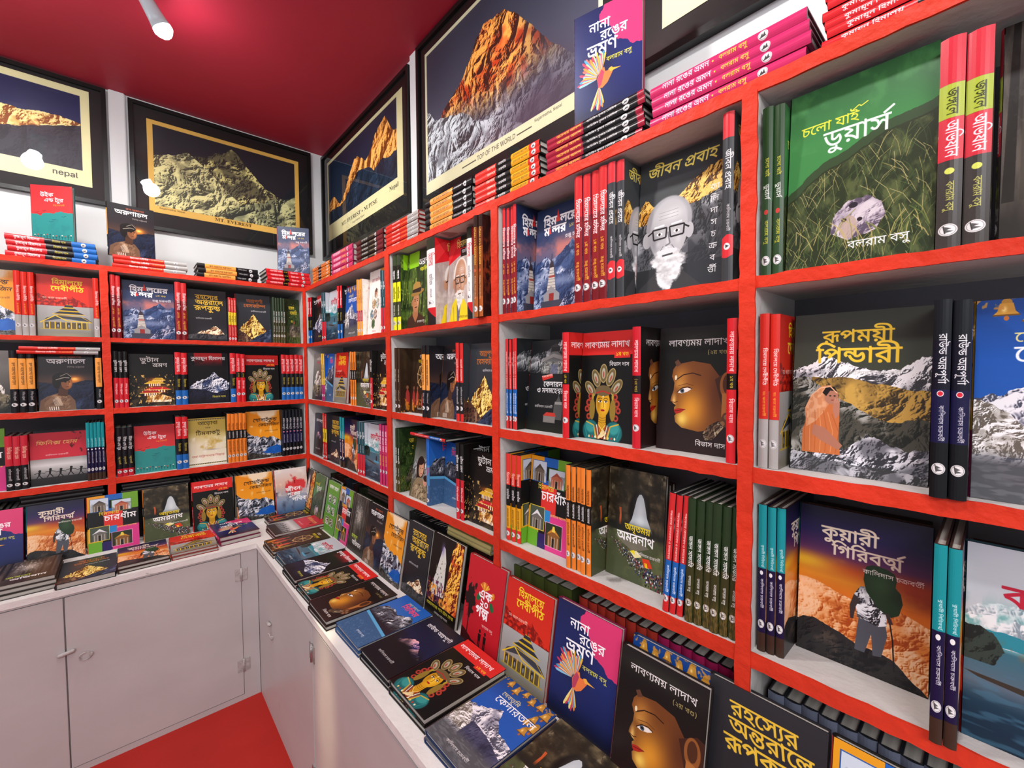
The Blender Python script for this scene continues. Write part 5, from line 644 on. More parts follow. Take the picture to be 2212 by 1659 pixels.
def leafy(c, dark, mid, lit, seed=0, y0=0., f=14):
    n = c.n(f, seed, 5); c.put((c.Y > y0) * 1., hexc(dark) + (hexc(mid) - hexc(dark)) * np.clip((n - .3) * 3, 0, 1)[:, :, None]); c.put((c.Y > y0) * np.clip((c.n(f * 2, seed + 3, 4) - .62) * 9, 0, 1), lit, .8)
def grass(c, n, y0, y1, cols, seed=0, ln=.12, wd=.004):
    r = np.random.RandomState(seed)
    for i in range(n):
        x = r.rand() * c.W; y = y0 + r.rand() * (y1 - y0); a = (r.rand() - .5) * 1.6; l = ln * (.5 + r.rand()); k = cols[r.randint(len(cols))]
        c.line([(x, y), (x + math.sin(a) * l * .5, y - l * .6), (x + math.sin(a) * l * 1.3, y - l)], wd, k, .85)
def f_jungle():
    c = page('24361c'); leafy(c, '18260f', '3a4f26', '5c7434', 3); c.put(np.clip(.45 - c.Y, 0, 1) * 2, '1e3018', .85)
    c.mount([(.1, .8), (.2, .6), (.35, .56), (.5, .62), (.66, .58)], '2a2620', '5c5348', 'a59a86', 7, 3, .03, k=8, bottom=.85, snow=.4); grass(c, 60, .8, 1.05, ['8a7a3c', '5f6d2c', 'a8964c'], 2)
    for x, y, k in ((.3, .5, 'c8b030'), (.4, .53, 'b04a3a')): c.ell(x, y, .035, .03, k, .8)
    c.text('জঙ্গল', .3, .17, .13, 'd9c23a', .03, 'c'); c.text('সাফারি', .38, .28, .13, 'd9c23a', .03, 'c')
    for x, y in ((.3, .12), (.4, .14), (.5, .4), (.2, .42)): c.line([(x - .02, y - .01), (x, y), (x + .02, y - .015)], .006, 'd9c23a')
    return c
def s_jungle():
    c = spine([(0, .5, '24381f'), (.5, 1, '3a3a1e')], [('জঙ্গল সাফারি', .3, .55, 'ffffff', .7), (BB, .62, .75, 'ffffff', .55)], ('e8e8e8', '333333', .84)); n = fbm(c.h, c.w, 10, 3, 5, 3); c.put(np.clip((c.X / c.W - .72) * 6, 0, 1) * np.clip((n - .45) * 6, 0, 1), '7a6430', .7); return c
def f_arun():
    c = page('16161a'); c.grad((0, '17171b'), (.35, '2a2226'), (.5, '4a342c'), (.56, '1c2234'), (1, '0e0f14'))
    c.glow(.42, .47, .12, .09, 'f08a2c', .95); c.glow(.42, .46, .05, .03, 'ffd070')
    c.mount([(0, .5), (.15, .54), (.3, .6), (.44, .52), (.55, .48), (.66, .5)], '10131f', '1f2840', '33415f', 6, 5, .02, k=6, snow=.3)
    c.poly([(.0, 1), (.02, .82), (.1, .75), (.22, .7), (.36, .74), (.42, .84), (.43, 1)], '6b503c'); c.relief(c.ell(.22, .88, .16, .16, '6b503c', 0), '5a4232', '7a5c46', 'a88868', 6, 4, k=4, snow=.4)
    for i in range(8): c.line([(.16 + i * .012, .76 + abs(i - 4) * .012), (.19 + i * .012, .92)], .004, 'd8ccb8')
    c.poly([(.22, .74), (.23, .62), (.34, .64), (.33, .76)], '4a3022'); c.ell(.3, .52, .09, .125, '3e2a20'); c.ell(.325, .53, .065, .11, '7a4e34'); c.glow(.36, .53, .035, .1, 'b8743e', .9)
    c.ell(.27, .43, .11, .08, '15100f'); c.ell(.21, .5, .05, .12, '15100f'); c.line([(.2, .47), (.3, .43), (.36, .44)], .015, '8a8276'); c.line([(.25, .41), (.33, .36), (.38, .42)], .008, '9c9486')
    for x in (.31, .355): c.ell(x, .51, .014, .008, '120c0a'); c.line([(x - .018, .493), (x + .018, .49)], .006, '120c0a')
    c.line([(.34, .52), (.35, .56)], .006, '4a2c1e'); c.line([(.315, .59), (.35, .588)], .008, '4a1c16')
    for i in range(5): c.line([(.12 + i * .025, .93), (.125 + i * .025, .99)], .008, 'e8e4da')
    c.text('রূপ অরূপের', .38, .06, .06, 'c8603a', .02, 'c'); c.text('অরুণাচল', .1, .115, .14, 'f2f2f2', .03); c.text('শিশির ভট্টাচার্য', .44, .24, .042, 'b8b0a8', .01, 'c'); return c
def s_arun(): return spine([(0, .12, '151518'), (.12, .62, 'eda04a'), (.62, 1, '151518')], [('রূপ অরূপের অরুণাচল', .16, .58, '3a2410', .6), ('শিশির ভট্টাচার্য', .66, .8, 'e8e8e8', .45)], ('e8e8e8', '333333', .87))
def f_bhutan():
    c = page('141210'); n = c.n(9, 5, 5); c.put(np.clip((n - .5) * 5, 0, 1) * np.clip((c.Y - .35) * 3, 0, 1), '3e3424')
    for x, y, r, k in ((.35, .5, .1, 'c8641e'), (.4, .66, .16, 'd89030'), (.38, .86, .14, 'c87820')): c.glow(x, y, r * 1.4, r * .6, k, .7)
    def hall(x, y, w, t):
        c.rect(x - w * .62, y, x + w * .62, y + .075, '6a2a1c')
        for i in range(6): c.rect(x - w * .56 + i * w * .2, y + .012, x - w * .56 + i * w * .2 + w * .11, y + .06, 'ffe0a0' if i % 2 else 'f0efe6')
        c.poly([(x - w, y + .008), (x - w * .5, y - .04), (x + w * .5, y - .04), (x + w, y + .008)], t); c.line([(x - w, y + .01), (x + w, y + .01)], .008, 'f6cf5a')
    hall(.42, .5, .1, 'c89a30'); hall(.36, .56, .15, 'e0b030'); hall(.4, .68, .2, 'c9242c'); hall(.3, .74, .16, 'a81e24')
    c.mount([(.25, .82), (.4, .78), (.6, .84)], '8a5018', 'f0b040', 'fff4d0', 8, 4, .03, k=12, bottom=.93, snow=.7); c.put(np.clip((c.n(24, 8, 3) - .66) * 12, 0, 1) * (c.Y > .4), 'ffd070', .8)
    c.text('ভুটান', .16, .075, .15, 'd8d8d4', .025); c.text('ভ্রমণ', .34, .18, .13, 'd8d8d4', .025); c.text('শিশির ভট্টাচার্য', .45, .9, .055, 'f0f0f0', .014, 'c'); return c
def s_bhutan(): return spine([(0, .47, '141414'), (.47, 1, 'cc2430')], [('ভুটান ভ্রমণ', .1, .42, 'ffffff', .75), ('শিশির ভট্টাচার্য', .55, .78, 'ffffff', .5)], ('e8e8e8', '333333', .88))
def f_kumaun():
    c = page('0e0e12'); c.rect(.1, 0, .55, .26, 'b81e24'); c.put(np.clip((c.Y - .1) * 6, 0, 1) * (c.Y < .4), '0e0e12'); n = c.n(12, 4, 4, .7)
    c.put(np.clip((n - .5) * 6, 0, 1) * (c.Y < .24) * (c.Y > .08), '0e0e12', .5); c.text('কুমায়ূন হিমালয়', .325, .08, .105, 'f4f4f4', .03, 'c')
    c.mount([(.02, .66), (.12, .56), (.22, .52), (.3, .49), (.4, .38), (.47, .46), (.56, .52), (.66, .6)], '1a2440', '4a5c8c', 'f4f6fa', 8, 13, .04, k=15, bottom=.8, snow=.6, ax=.6)
    c.mount([(0, .7), (.2, .72), (.45, .8), (.66, .72)], '0e1018', '22263a', '3a3e52', 6, 5, .02, k=7, snow=.2); c.put(np.clip((c.Y - .8) * 5, 0, 1), '0e0e12', .8)
    c.text(BD, .48, .86, .06, 'd8d040', .02, 'c'); return c
def s_kumaun(): return spine([(0, .42, 'd0242a'), (.42, .72, '141418'), (.72, 1, '1e66b4')], [('কুমায়ূন হিমালয়', .08, .38, 'ffffff', .68), (BD, .48, .68, 'e0d040', .55)], ('e8e8e8', '333333', .86))
def f_lad1():
    c = page('121211', 1.3); c.rect(0, 0, .66, .215, 'd22a26'); c.mount([(.2, .1), (.26, .07), (.32, .08), (.38, .1)], 'a81c1c', 'a81c1c', 'a81c1c', bottom=.12, jag=.03)
    c.text('লাবণ্যময় লাদাখ', .3, .095, .108, 'ffffff', .018, 'c', fit=.54); c.rect(.4, .19, .58, .245, 'd22a26'); c.text('১ম খণ্ড', .49, .195, .06, 'f2d020', .02, 'c'); c.text(BD, .46, .285, .062, 'f4f4f4', .015, 'c')
    g = ['6d5b34', '9c8248', '8a8a70']
    for i, (x, y, a) in enumerate(((.12, .53, -.75), (.19, .43, -.42), (.28, .385, -.0), (.37, .42, .4), (.44, .51, .72))):
        c.ell(x, y, .048, .088, 'a89660', rot=a); c.ell(x, y, .04, .078, '6a5c3a', rot=a); c.ell(x, y, .022, .05, 'bfc0ae', .75, rot=a); c.ell(x, y + .01, .01, .03, 'a0402c', .8, rot=a)
    for sx in (-1, 1):
        for j, (dx, dy, r) in enumerate(((.17, .66, .035), (.19, .72, .03), (.15, .6, .03), (.165, .79, .03))): c.ell(.28 + sx * dx, dy, r, r, 'a83c2e'); c.ell(.28 + sx * dx, dy, r * .45, r * .45, '3c1814')
        c.ell(.28 + sx * .125, .72, .035, .1, '8c742c'); c.ell(.28 + sx * .12, .6, .012, .03, 'a8982c')
    for sx in (-1, 1):
        c.ell(.285 + sx * .14, .92, .1, .1, '1c6668', soft=.15); c.ell(.285 + sx * .15, .89, .06, .045, '3c9c98', .8, .4, rot=-sx * .5); c.line([(.285 + sx * .2, .84), (.285 + sx * .1, .87), (.285 + sx * .07, .99)], .012, 'c8a83c')
        for q in range(4): c.line([(.285 + sx * (.05 + q * .016), .855 + q * .006), (.285 + sx * (.02 + q * .012), .99)], .009, ['a82c20', 'e8dcb8', 'a8281e', 'c8962c'][q])
        c.line([(.285 + sx * .22, .88), (.285 + sx * .18, .98)], .01, '2c8484')
    c.poly([(.235, .84), (.335, .84), (.31, .93), (.285, .95), (.26, .93)], 'c08e22'); c.line([(.245, .86), (.285, .905), (.325, .86)], .007, 'e8c860'); c.line([(.25, .885), (.285, .925), (.32, .885)], .005, 'a8341c')
    for q in range(9): c.ell(.13 + q * .039, .975, .01, .012, ['d8c47a', 'b03a2a', 'e8e0c0'][q % 3])
    c.poly([(.24, .84), (.24, .75), (.33, .75), (.33, .84), (.285, .88)], 'c9961e')
    for q in range(3): c.line([(.24, .79 + q * .02), (.285, .8 + q * .022), (.33, .79 + q * .02)], .004, '7a5410')
    c.ell(.285, .66, .085, .125, 'cf9a1c'); c.glow(.3, .68, .06, .09, 'f2c63a', .9); c.glow(.235, .66, .03, .1, '9a6a10', .8); c.ell(.284, .545, .1, .05, '6a5a3a'); c.line([(.195, .57), (.28, .548), (.37, .57)], .014, 'a5342a')
    for x in (.25, .32): c.line([(x - .028, .625), (x, .612), (x + .026, .622)], .006, '4a2a08'); c.ell(x, .645, .023, .01, 'f6ecd0'); c.ell(x + .002, .645, .009, .009, '1c1208'); c.line([(x - .025, .64), (x, .634), (x + .025, .641)], .005, '3a2206')
    c.line([(.292, .645), (.298, .69), (.288, .7)], .006, '8a5c10'); c.ell(.286, .725, .024, .01, 'b0281e'); c.line([(.262, .725), (.31, .724)], .003, '5a0e0a'); c.ell(.285, .598, .007, .009, 'e8e0c0')
    for i in range(5): c.line([(.24 + i * .012, .99 - i * .004), (.3 + i * .01, .9 + i * .008)], .009, 'e9d6a0')
    return c
def s_lad1(): return spine([(0, .38, 'd02028'), (.38, .49, '17110f'), (.49, 1, 'd02028')], [('লাবণ্যময় লাদাখ', .09, .365, 'fff0f0', .68), ('১ম খণ্ড', .395, .48, 'f0d020', .55), (BD, .55, .72, 'fff0f0', .6)], ('e8e8e8', '333333', .83))
def f_lad2():
    c = page('1e1414', 1.3); c.grad((0, '1c1818'), (.25, '141210'), (.6, '1c1211'), (1, '2a1a1a')); c.glow(.3, .1, .4, .08, '2c2e28', .8)
    c.text('লাবণ্যময় লাদাখ', .33, .105, .1, 'e8e2e0', .014, 'c', fit=.5); c.text('(২য় খণ্ড)', .5, .195, .055, 'a89a60', .01, 'c')
    face = [(.16, .3), (.3, .275), (.44, .3), (.52, .4), (.55, .55), (.56, .7), (.5, .8), (.36, .83), (.22, .81), (.165, .77), (.155, .72), (.175, .695), (.15, .675), (.15, .65), (.165, .635), (.115, .6), (.12, .57), (.14, .51), (.145, .45), (.12, .4), (.13, .34)]
    m = c.poly(face, '6b3c1c'); M = lambda k: np.minimum(m, k)
    G = lambda x, y, rx, ry: np.exp(-(((c.X - x) / rx) ** 2 + ((c.Y - y) / ry) ** 2) * 2)
    c.put(m * G(.29, .66, .17, .22), 'd8922c', .95); c.put(m * G(.22, .74, .07, .08), 'f4d060', .9); c.put(m * G(.2, .4, .1, .12), 'b87a34', .8); c.put(m * G(.145, .6, .025, .08), 'f2c870', .8); c.put(m * G(.5, .5, .1, .25), '4a2416', .6); c.put(m * G(.19, .46, .07, .05), 'e0a84e', .5)
    c.line([(.155, .43), (.22, .385), (.3, .37), (.37, .39)], .008, '2a140c'); c.poly([(.175, .53), (.21, .497), (.26, .487), (.295, .497), (.26, .52), (.21, .535)], 'e6ddd4'); c.ell(.215, .513, .018, .018, '4c5a68'); c.ell(.215, .513, .009, .009, '101010'); c.line([(.17, .53), (.21, .492), (.26, .481), (.3, .495)], .006, '2a140c'); c.line([(.18, .475), (.25, .455), (.31, .47)], .004, '5a2c14')
    c.poly([(.15, .668), (.19, .655), (.25, .66), (.21, .69), (.17, .705), (.155, .69)], 'a8281e'); c.line([(.155, .68), (.25, .662)], .004, '4c0c0a'); c.line([(.12, .605), (.155, .612), (.18, .6)], .006, '4a2010'); c.ell(.155, .408, .01, .02, 'e9d9b4')
    c.poly([(.48, .42), (.6, .34), (.66, .36), (.66, .7), (.56, .68), (.52, .55)], '3c2016'); c.ell(.575, .46, .055, .1, '8a5228'); c.ell(.575, .45, .034, .07, '4a2818'); c.poly([(.54, .52), (.6, .53), (.57, .7), (.54, .7)], 'a86a34')
    for x, y, r in ((.58, .7, .035), (.62, .72, .03), (.6, .76, .03), (.55, .75, .03)): c.ell(x, y, r, r, '5a3a26'); c.ell(x, y, r * .6, r * .6, '8a6244')
    c.relief(c.poly([(.4, .84), (.44, .78), (.52, .73), (.56, .78), (.48, .88), (.42, .89)], '5a4430'), '2a1c14', '6a5240', 'b0a080', 20, 5, k=12); c.poly([(.14, .28), (.17, .26), (.2, .3), (.16, .32)], '5a3a2a')
    c.text(BD, .46, .905, .065, 'e8e2e0', .014, 'c'); return c
def s_lad2(): return spine([(0, .4, 'c81c2c'), (.4, .55, '1c1412'), (.55, 1, 'c81c2c')], [('লাবণ্যময় লাদাখ', .1, .38, 'fff0f0', .62), ('(২য় খণ্ড)', .42, .54, 'e0c850', .45), (BD, .58, .74, 'fff0f0', .58)], ('e8e8e8', '333333', .83))
def f_week():
    c = page('c02a30'); c.grad((0, 'bd2a30'), (.42, 'd0383a'), (1, 'd0383a')); c.put(np.clip((c.n(5, 3, 4, .6) - .6) * 5, 0, 1) * (c.Y < .3) * (c.X > .25), 'e2663c', .8)
    c.poly(jagged([(0, .52), (.15, .55), (.3, .5), (.45, .46), (.66, .49)], .05, 4) + [(.66, 1), (0, 1)], '2f8c88'); c.put(np.clip((c.n(7, 6, 4) - .5) * 3, 0, 1) * (c.Y > .6), '27787a', .5)
    for x, y in ((.08, .5), (.13, .53), (.2, .47), (.35, .62), (.3, .66), (.5, .56)): c.line([(x - .035, y - .012), (x - .01, y - .004), (x, y), (x + .012, y - .01), (x + .035, y - .02)], .006, '5a1a1e' if y < .55 else '1c5054')
    r = np.random.RandomState(3)
    for i in range(13):
        x = .04 + i * .047; h = .05 + .03 * r.rand(); c.line([(x, .97), (x, .97 - h)], .007, '174044'); c.ell(x, .96 - h, .011, .011, ['d8d4c4', 'c04a40', '174044'][i % 3]); c.line([(x - .018, .98 - h * .9), (x + .018, .98 - h * .8)], .005, '174044')
    c.text('উইক', .14, .14, .12, 'f2f2f2', .02, slant=.1); c.text('এন্ড ট্যুর', .2, .235, .11, 'f2f2f2', .02, slant=.1); c.text(RC, .43, .34, .045, 'f0a030', .012, 'c'); return c
def s_week(): return spine([(0, .84, '17151a'), (.84, 1, 'c02030')], [('উইক এন্ড ট্যুর', .16, .48, 'f4f4f4', .75), (RC, .56, .78, 'e0d060', .5)], ('e8e8e8', '333333', .9))
def f_tado():
    c = page('dccf9a'); c.grad((0, 'c9b04a'), (.3, 'c8b460'), (.55, 'e8dfc0'), (1, 'efe8d4')); n = c.n(7, 5, 5, .6); c.put(np.clip((n - .5) * 4, 0, 1) * np.clip((c.Y - .25) * 4, 0, 1) * (c.Y < .68), 'b8922c', .75); c.put(np.clip((c.n(6, 15, 4) - .5) * 4, 0, 1) * (c.Y > .4), 'f6f2e6', .8)
    for y in (.02, .955): c.rect(0, y, .66, y + .025, '2a2418'); [c.poly([(x * .03, y + .022), (x * .03 + .015, y + .004), (x * .03 + .03, y + .022)], 'd9c890') for x in range(22)]
    c.text('তাড়োবা', .34, .08, .13, '1c1c14', .014, 'c'); c.text('থেকে', .34, .2, .05, '1c1c14', .01, 'c'); c.text('টিমবাকটু', .34, .29, .135, '1c1c14', .014, 'c')
    c.text('শুভা চট্টোপাধ্যায় সিদ্ধান্ত', .33, .79, .07, 'b03028', .01, 'c', fit=.58); c.glow(.4, .68, .15, .02, 'b0a8a0'); return c
def s_tado(): return spine([(0, 1, 'dccf9a')], [('তাড়োবা থেকে টিমবাকটু', .1, .6, '202018', .6)])
def f_gosai():
    c = page('eb9420'); c.grad((0, 'e58a1c'), (.5, 'f09c22'), (1, 'f09c22')); c.put(np.clip((.42 - c.Y * 1.9 - abs(c.X - .38) * 2.2 + c.n(6, 3, 5) * .5) * 5, 0, 1), 'f4e2c4', .95); c.put(np.clip((c.n(6, 8, 5) - .6) * 6, 0, 1) * (c.Y > .3) * (c.Y < .52), 'f6d8a0', .8)
    c.mount([(0, .42), (.08, .5), (.18, .52), (.28, .56), (.4, .58), (.5, .55), (.58, .6), (.66, .66)], '20242e', '6a7486', 'dfe3ea', 9, 7, .04, k=14, snow=.5)
    c.poly(jagged([(.3, .88), (.4, .8), (.5, .76), (.58, .74), (.66, .78), (.66, .92), (.5, .93), (.38, .91)], .02, 3), '1458b0'); c.put(np.clip((c.n(8, 3, 4, .5) - .5) * 5, 0, 1) * (c.Y > .78) * (c.Y < .9) * (c.X > .36), '3a80d0', .5)
    c.mount([(0, .86), (.2, .9), (.4, .95), (.66, .93)], '1a1c1c', '4a4640', '8e8a80', 12, 9, .02, k=9, snow=.3)
    c.text('গোসাইকুন্ড', .12, .16, .125, '1c1410', .022, slant=.25); c.text('কেয়ানজিন', .22, .27, .12, '1c1410', .022, slant=.25); c.text(KD, .47, .42, .045, '6a3a14', .01, 'c'); return c
def s_gosai(): return spine([(0, .4, 'f0922c'), (.4, .66, '15130f'), (.66, 1, 'ee8a2a')], [('গোসাইকুন্ড', .1, .38, '2a1608', .66), ('কেয়ানজিন', .42, .64, 'ffffff', .6), (KD, .69, .85, '40200c', .5)])
def f_jibonpur():
    c = page('dcd2cc'); n = c.n(5, 3, 6); c.grad((0, 'e6dfdc'), (.35, 'e0b8a4'), (.7, '8a9cb4'), (1, '3c5c84')); c.put(np.clip((n - .5) * 4, 0, 1) * (c.Y < .6), 'f0e6da')
    r = np.hypot((c.X - .38) / .26, (c.Y - .38) / .2) + (c.n(7, 9, 6) - .5) * 1.8; c.put(np.clip((1 - r) * 3, 0, 1), 'd5343a', .95); c.put(np.clip((c.n(4, 12, 5) - .52) * 5, 0, 1) * (c.Y > .5) * (c.X < .35), '42465c', .85)
    c.line([(.39, .3), (.39, .36)], .012, '3a1418'); c.ell(.39, .29, .009, .009, '3a1418')
    c.text('জীবন', .2, .44, .15, 'fafafa', .03); c.text('পুরের', .22, .56, .14, 'fafafa', .028); c.text('পথিক', .31, .68, .15, 'fafafa', .03); return c
def s_jibonpur(): return spine([(0, 1, 'c03a3a')], [('জীবন পুরের পথিক', .1, .5, 'ffffff', .6), (BB, .6, .8, 'ffffff', .5)])
def f_round():
    c = page('14141e'); c.grad((0, '191926'), (.3, '1a1c3a'), (.55, '1c2040'), (.75, '15161c'), (1, '101013'))
    c.mount([(.12, .56), (.2, .5), (.3, .44), (.4, .47), (.5, .55), (.6, .6)], '2a2c60', '7a6ca8', 'eab0b8', 7, 8, .04, k=12, bottom=.66, snow=.7); c.put(np.clip((c.Y - .5 + c.n(5, 4, 4) * .25 - .1) * 7, 0, 1) * (c.Y > .45), '15151b')
    c.text('রাউন্ড অন্নপূর্ণা', .35, .14, .1, 'f2f2f2', .022, 'c'); c.text(KD, .3, .83, .055, 'd8d8d8', .01, 'c'); return c
def s_round(): return dot(spine([(0, .2, '10141a'), (.2, .45, '101020'), (.45, .72, '15133c'), (.72, 1, '0c0e12')], [('রাউন্ড অন্নপূর্ণা', .17, .42, 'ffffff', .72), (KD, .53, .71, 'f0f0f0', .5)], ('e8e8e8', '333333', .85)), .47, 'f0e0e0', 'd0283a')
def dot(c, t, k, k2=None):
    c.ell(t * c.W, .5, .2, .2, k)
    if k2: c.ell(t * c.W, .5, .15, .15, k2)
    return c
def f_home():
    c = page('c22a38'); c.grad((0, 'b82434'), (.5, 'c83040'), (.5, '9a9a98'), (.62, 'd8d8d6'), (.85, '6a6a6a'), (.86, '2c2c2c'), (1, '1c1c1c')); n = c.n(12, 4, 5); m = np.clip((n - .48) * 8, 0, 1) * (abs(c.X - .52 - .03 * np.sin(c.Y * 20)) < .05) * (c.Y < .5); c.put(m, '3a1a14', .85)
    c.text('ফিনিক্স হোম', .3, .17, .115, 'e0b46a', .02, 'c', slant=.15); c.text(KD, .3, .42, .045, 'f0d8d8', .01, 'c')
    for i in range(5):
        x = .1 + i * .12; y = .72 - (i % 2) * .02; c.ell(x, y, .017, .02, '1a1a1a'); c.line([(x, y + .01), (x - .008, y + .08)], .024, '1a1a1a'); c.line([(x - .008, y + .08), (x - .04, y + .15)], .012, '1a1a1a'); c.line([(x - .008, y + .08), (x + .03, y + .15)], .012, '1a1a1a'); c.line([(x - .06, y + .05), (x, y + .03), (x + .06, y + .05)], .01, '1a1a1a')
    return c
def s_home(): return spine([(0, .55, 'c42a3a'), (.55, 1, '17171a')], [('ফিনিক্স হোম', .12, .5, 'f0d0b0', .7), (KD, .6, .82, 'e8e8e8', .55)], ('e8e8e8', '333333', .9))
def f_kuari():
    c = page('20163a', 1.3); c.grad((0, '17142e'), (.16, '221a4a'), (.3, '5a2a58'), (.38, 'b8481e'), (.46, 'e08a24'), (.55, 'd8701c'), (.8, 'c05a24'), (1, '8a4a30'))
    c.glow(.02, .38, .25, .08, 'e8c030', .9); c.glow(.6, .45, .2, .1, '9a2018', .7); c.put(np.clip((c.n(5, 3, 5, .4) - .5) * 5, 0, 1) * (abs(c.Y - .42) < .1), 'f0a83c', .4)
    c.mount([(0, .5), (.15, .52), (.3, .56), (.45, .53), (.66, .6)], 'a84818', 'e0843a', 'f6c89c', 5, 12, .02, k=7, snow=.6, ax=.5)
    c.mount([(.0, .8), (.08, .76), (.2, .79), (.35, .84), (.5, .86), (.58, .94), (.66, 1)], '17171a', '2c2a2a', '5a4c40', 6, 14, .02, k=6, snow=.2)
    c.poly([(.33, .62), (.45, .62), (.465, .72), (.44, .86), (.4, .87), (.39, .74), (.36, .87), (.31, .87), (.32, .74)], '50535c'); c.relief(c.poly([(.3, .52), (.33, .46), (.4, .44), (.46, .5), (.46, .66), (.42, .68), (.32, .66)], '6a6a70'), '24242a', '8a8c94', 'eceef2', 12, 5, k=12, snow=.6)
    c.poly([(.3, .52), (.28, .6), (.285, .68), (.3, .68), (.31, .6), (.33, .54)], '3a3030'); c.poly(jagged([(.35, .35), (.36, .32), (.39, .305), (.45, .31), (.49, .33), (.5, .37), (.495, .41), (.52, .44), (.53, .5), (.515, .57), (.48, .6), (.44, .58), (.4, .54), (.36, .48), (.345, .41)], .006, 2), '1e3520'); c.put(np.exp(-(((c.X - .43) / .06) ** 2 + ((c.Y - .42) / .08) ** 2)), '3a5a34', .6)
    c.line([(.47, .6), (.49, .74), (.5, .92)], .007, '1c1c20'); c.line([(.46, .58), (.48, .64)], .018, '3a3030')
    k = 'e8d8c0'; c.text('কুয়ারী', .12, .125, .135, k, .03); c.text('গিরিবর্ত্ম', .18, .235, .125, k, .03); c.text(KD, .34, .345, .05, 'f4ece4', .01); return c
def s_kuari(): return dot(spine([(0, .43, '148f96'), (.43, .87, '17123a'), (.87, 1, '3c2a20')], [('কুয়ারী গিরিবর্ত্ম', .27, .42, 'f0f4f4', .62), (KD, .5, .7, 'f4f4f4', .52)], ('e8e8e8', '333333', .81)), .46, 'f0f0f0')
def temple(c, x, y, w, h, wall, roof, sky='c8d4e0', seed=0):
    c.rect(x, y, x + w, y + h, sky); c.put(np.clip((c.n(10, seed, 4) - .45) * 3, 0, 1) * (c.X > x) * (c.X < x + w) * (c.Y > y + h * .3) * (c.Y < y + h), '4a4a40', .7)
    c.poly([(x + w * .15, y + h), (x + w * .15, y + h * .5), (x + w * .5, y + h * .18), (x + w * .85, y + h * .5), (x + w * .85, y + h)], wall); c.poly([(x + w * .08, y + h * .5), (x + w * .5, y + h * .14), (x + w * .92, y + h * .5), (x + w * .5, y + h * .32)], roof); c.rect(x + w * .42, y + h * .62, x + w * .58, y + h, '2a2018')
    for i in range(4): c.rect(x + w * (.2 + i * .18), y + h * .55, x + w * (.24 + i * .18), y + h, 'b8b0a0')
def f_char():
    c = page('151414', 1.2); c.rect(0, 0, .22, .3, 'e39a1e'); c.rect(.22, 0, .47, .1, '2060b4'); c.rect(.44, .0, .66, .3, '6aa02c'); c.rect(.22, .25, .34, .34, '2060b4'); c.rect(.2, .3, .44, .62, 'd8322c'); c.rect(0, .28, .2, .6, '151414')
    c.rect(0, .57, .18, .84, 'e0a020'); c.rect(0, .82, .17, 1, '6aaa2c'); c.rect(.17, .84, .36, 1, '2c1f5c'); c.rect(.3, .6, .66, 1, 'd83c86'); c.rect(.22, .57, .36, .7, '2a86c8')
    c.rect(.03, .045, .27, .285, '2a5aa0'); temple(c, .037, .052, .225, .226, '6a5f52', '4c453c', seed=3); c.rect(.3, .11, .56, .32, '3c7a3c'); temple(c, .307, .117, .246, .196, 'b8684a', 'a04a3a', seed=5)
    c.rect(.02, .55, .27, .81, 'e8d040'); temple(c, .027, .557, .236, .246, '6e6a64', 'e4e4e8', '4a5648', seed=8); c.rect(.29, .69, .56, .95, 'f0a0c8'); temple(c, .297, .697, .256, .246, '8a5a2c', 'c8862c', '2c3424', seed=11); c.poly([(.4, .78), (.41, .72), (.44, .72), (.45, .78)], 'e8d050')
    c.text('হিমালয়ে', .14, .31, .09, 'e8d040', .02); c.text('চারধাঁম', .2, .38, .175, 'f6f6f6', .018); c.text('প্রভাতের আলোক', .36, .6, .05, 'f0e040', .012); return c
def s_char(): return spine([(0, .36, 'd6322a'), (.36, .6, '141312'), (.6, .86, 'dfa020'), (.86, 1, 'd6322a')], [('হিমালয়ে', .2, .36, 'f6e0d0', .62), ('চারধাঁম', .38, .55, 'ffffff', .62), ('প্রভাতের আলোক', .63, .84, '302008', .5)], ('e8e8e8', '333333', .92))
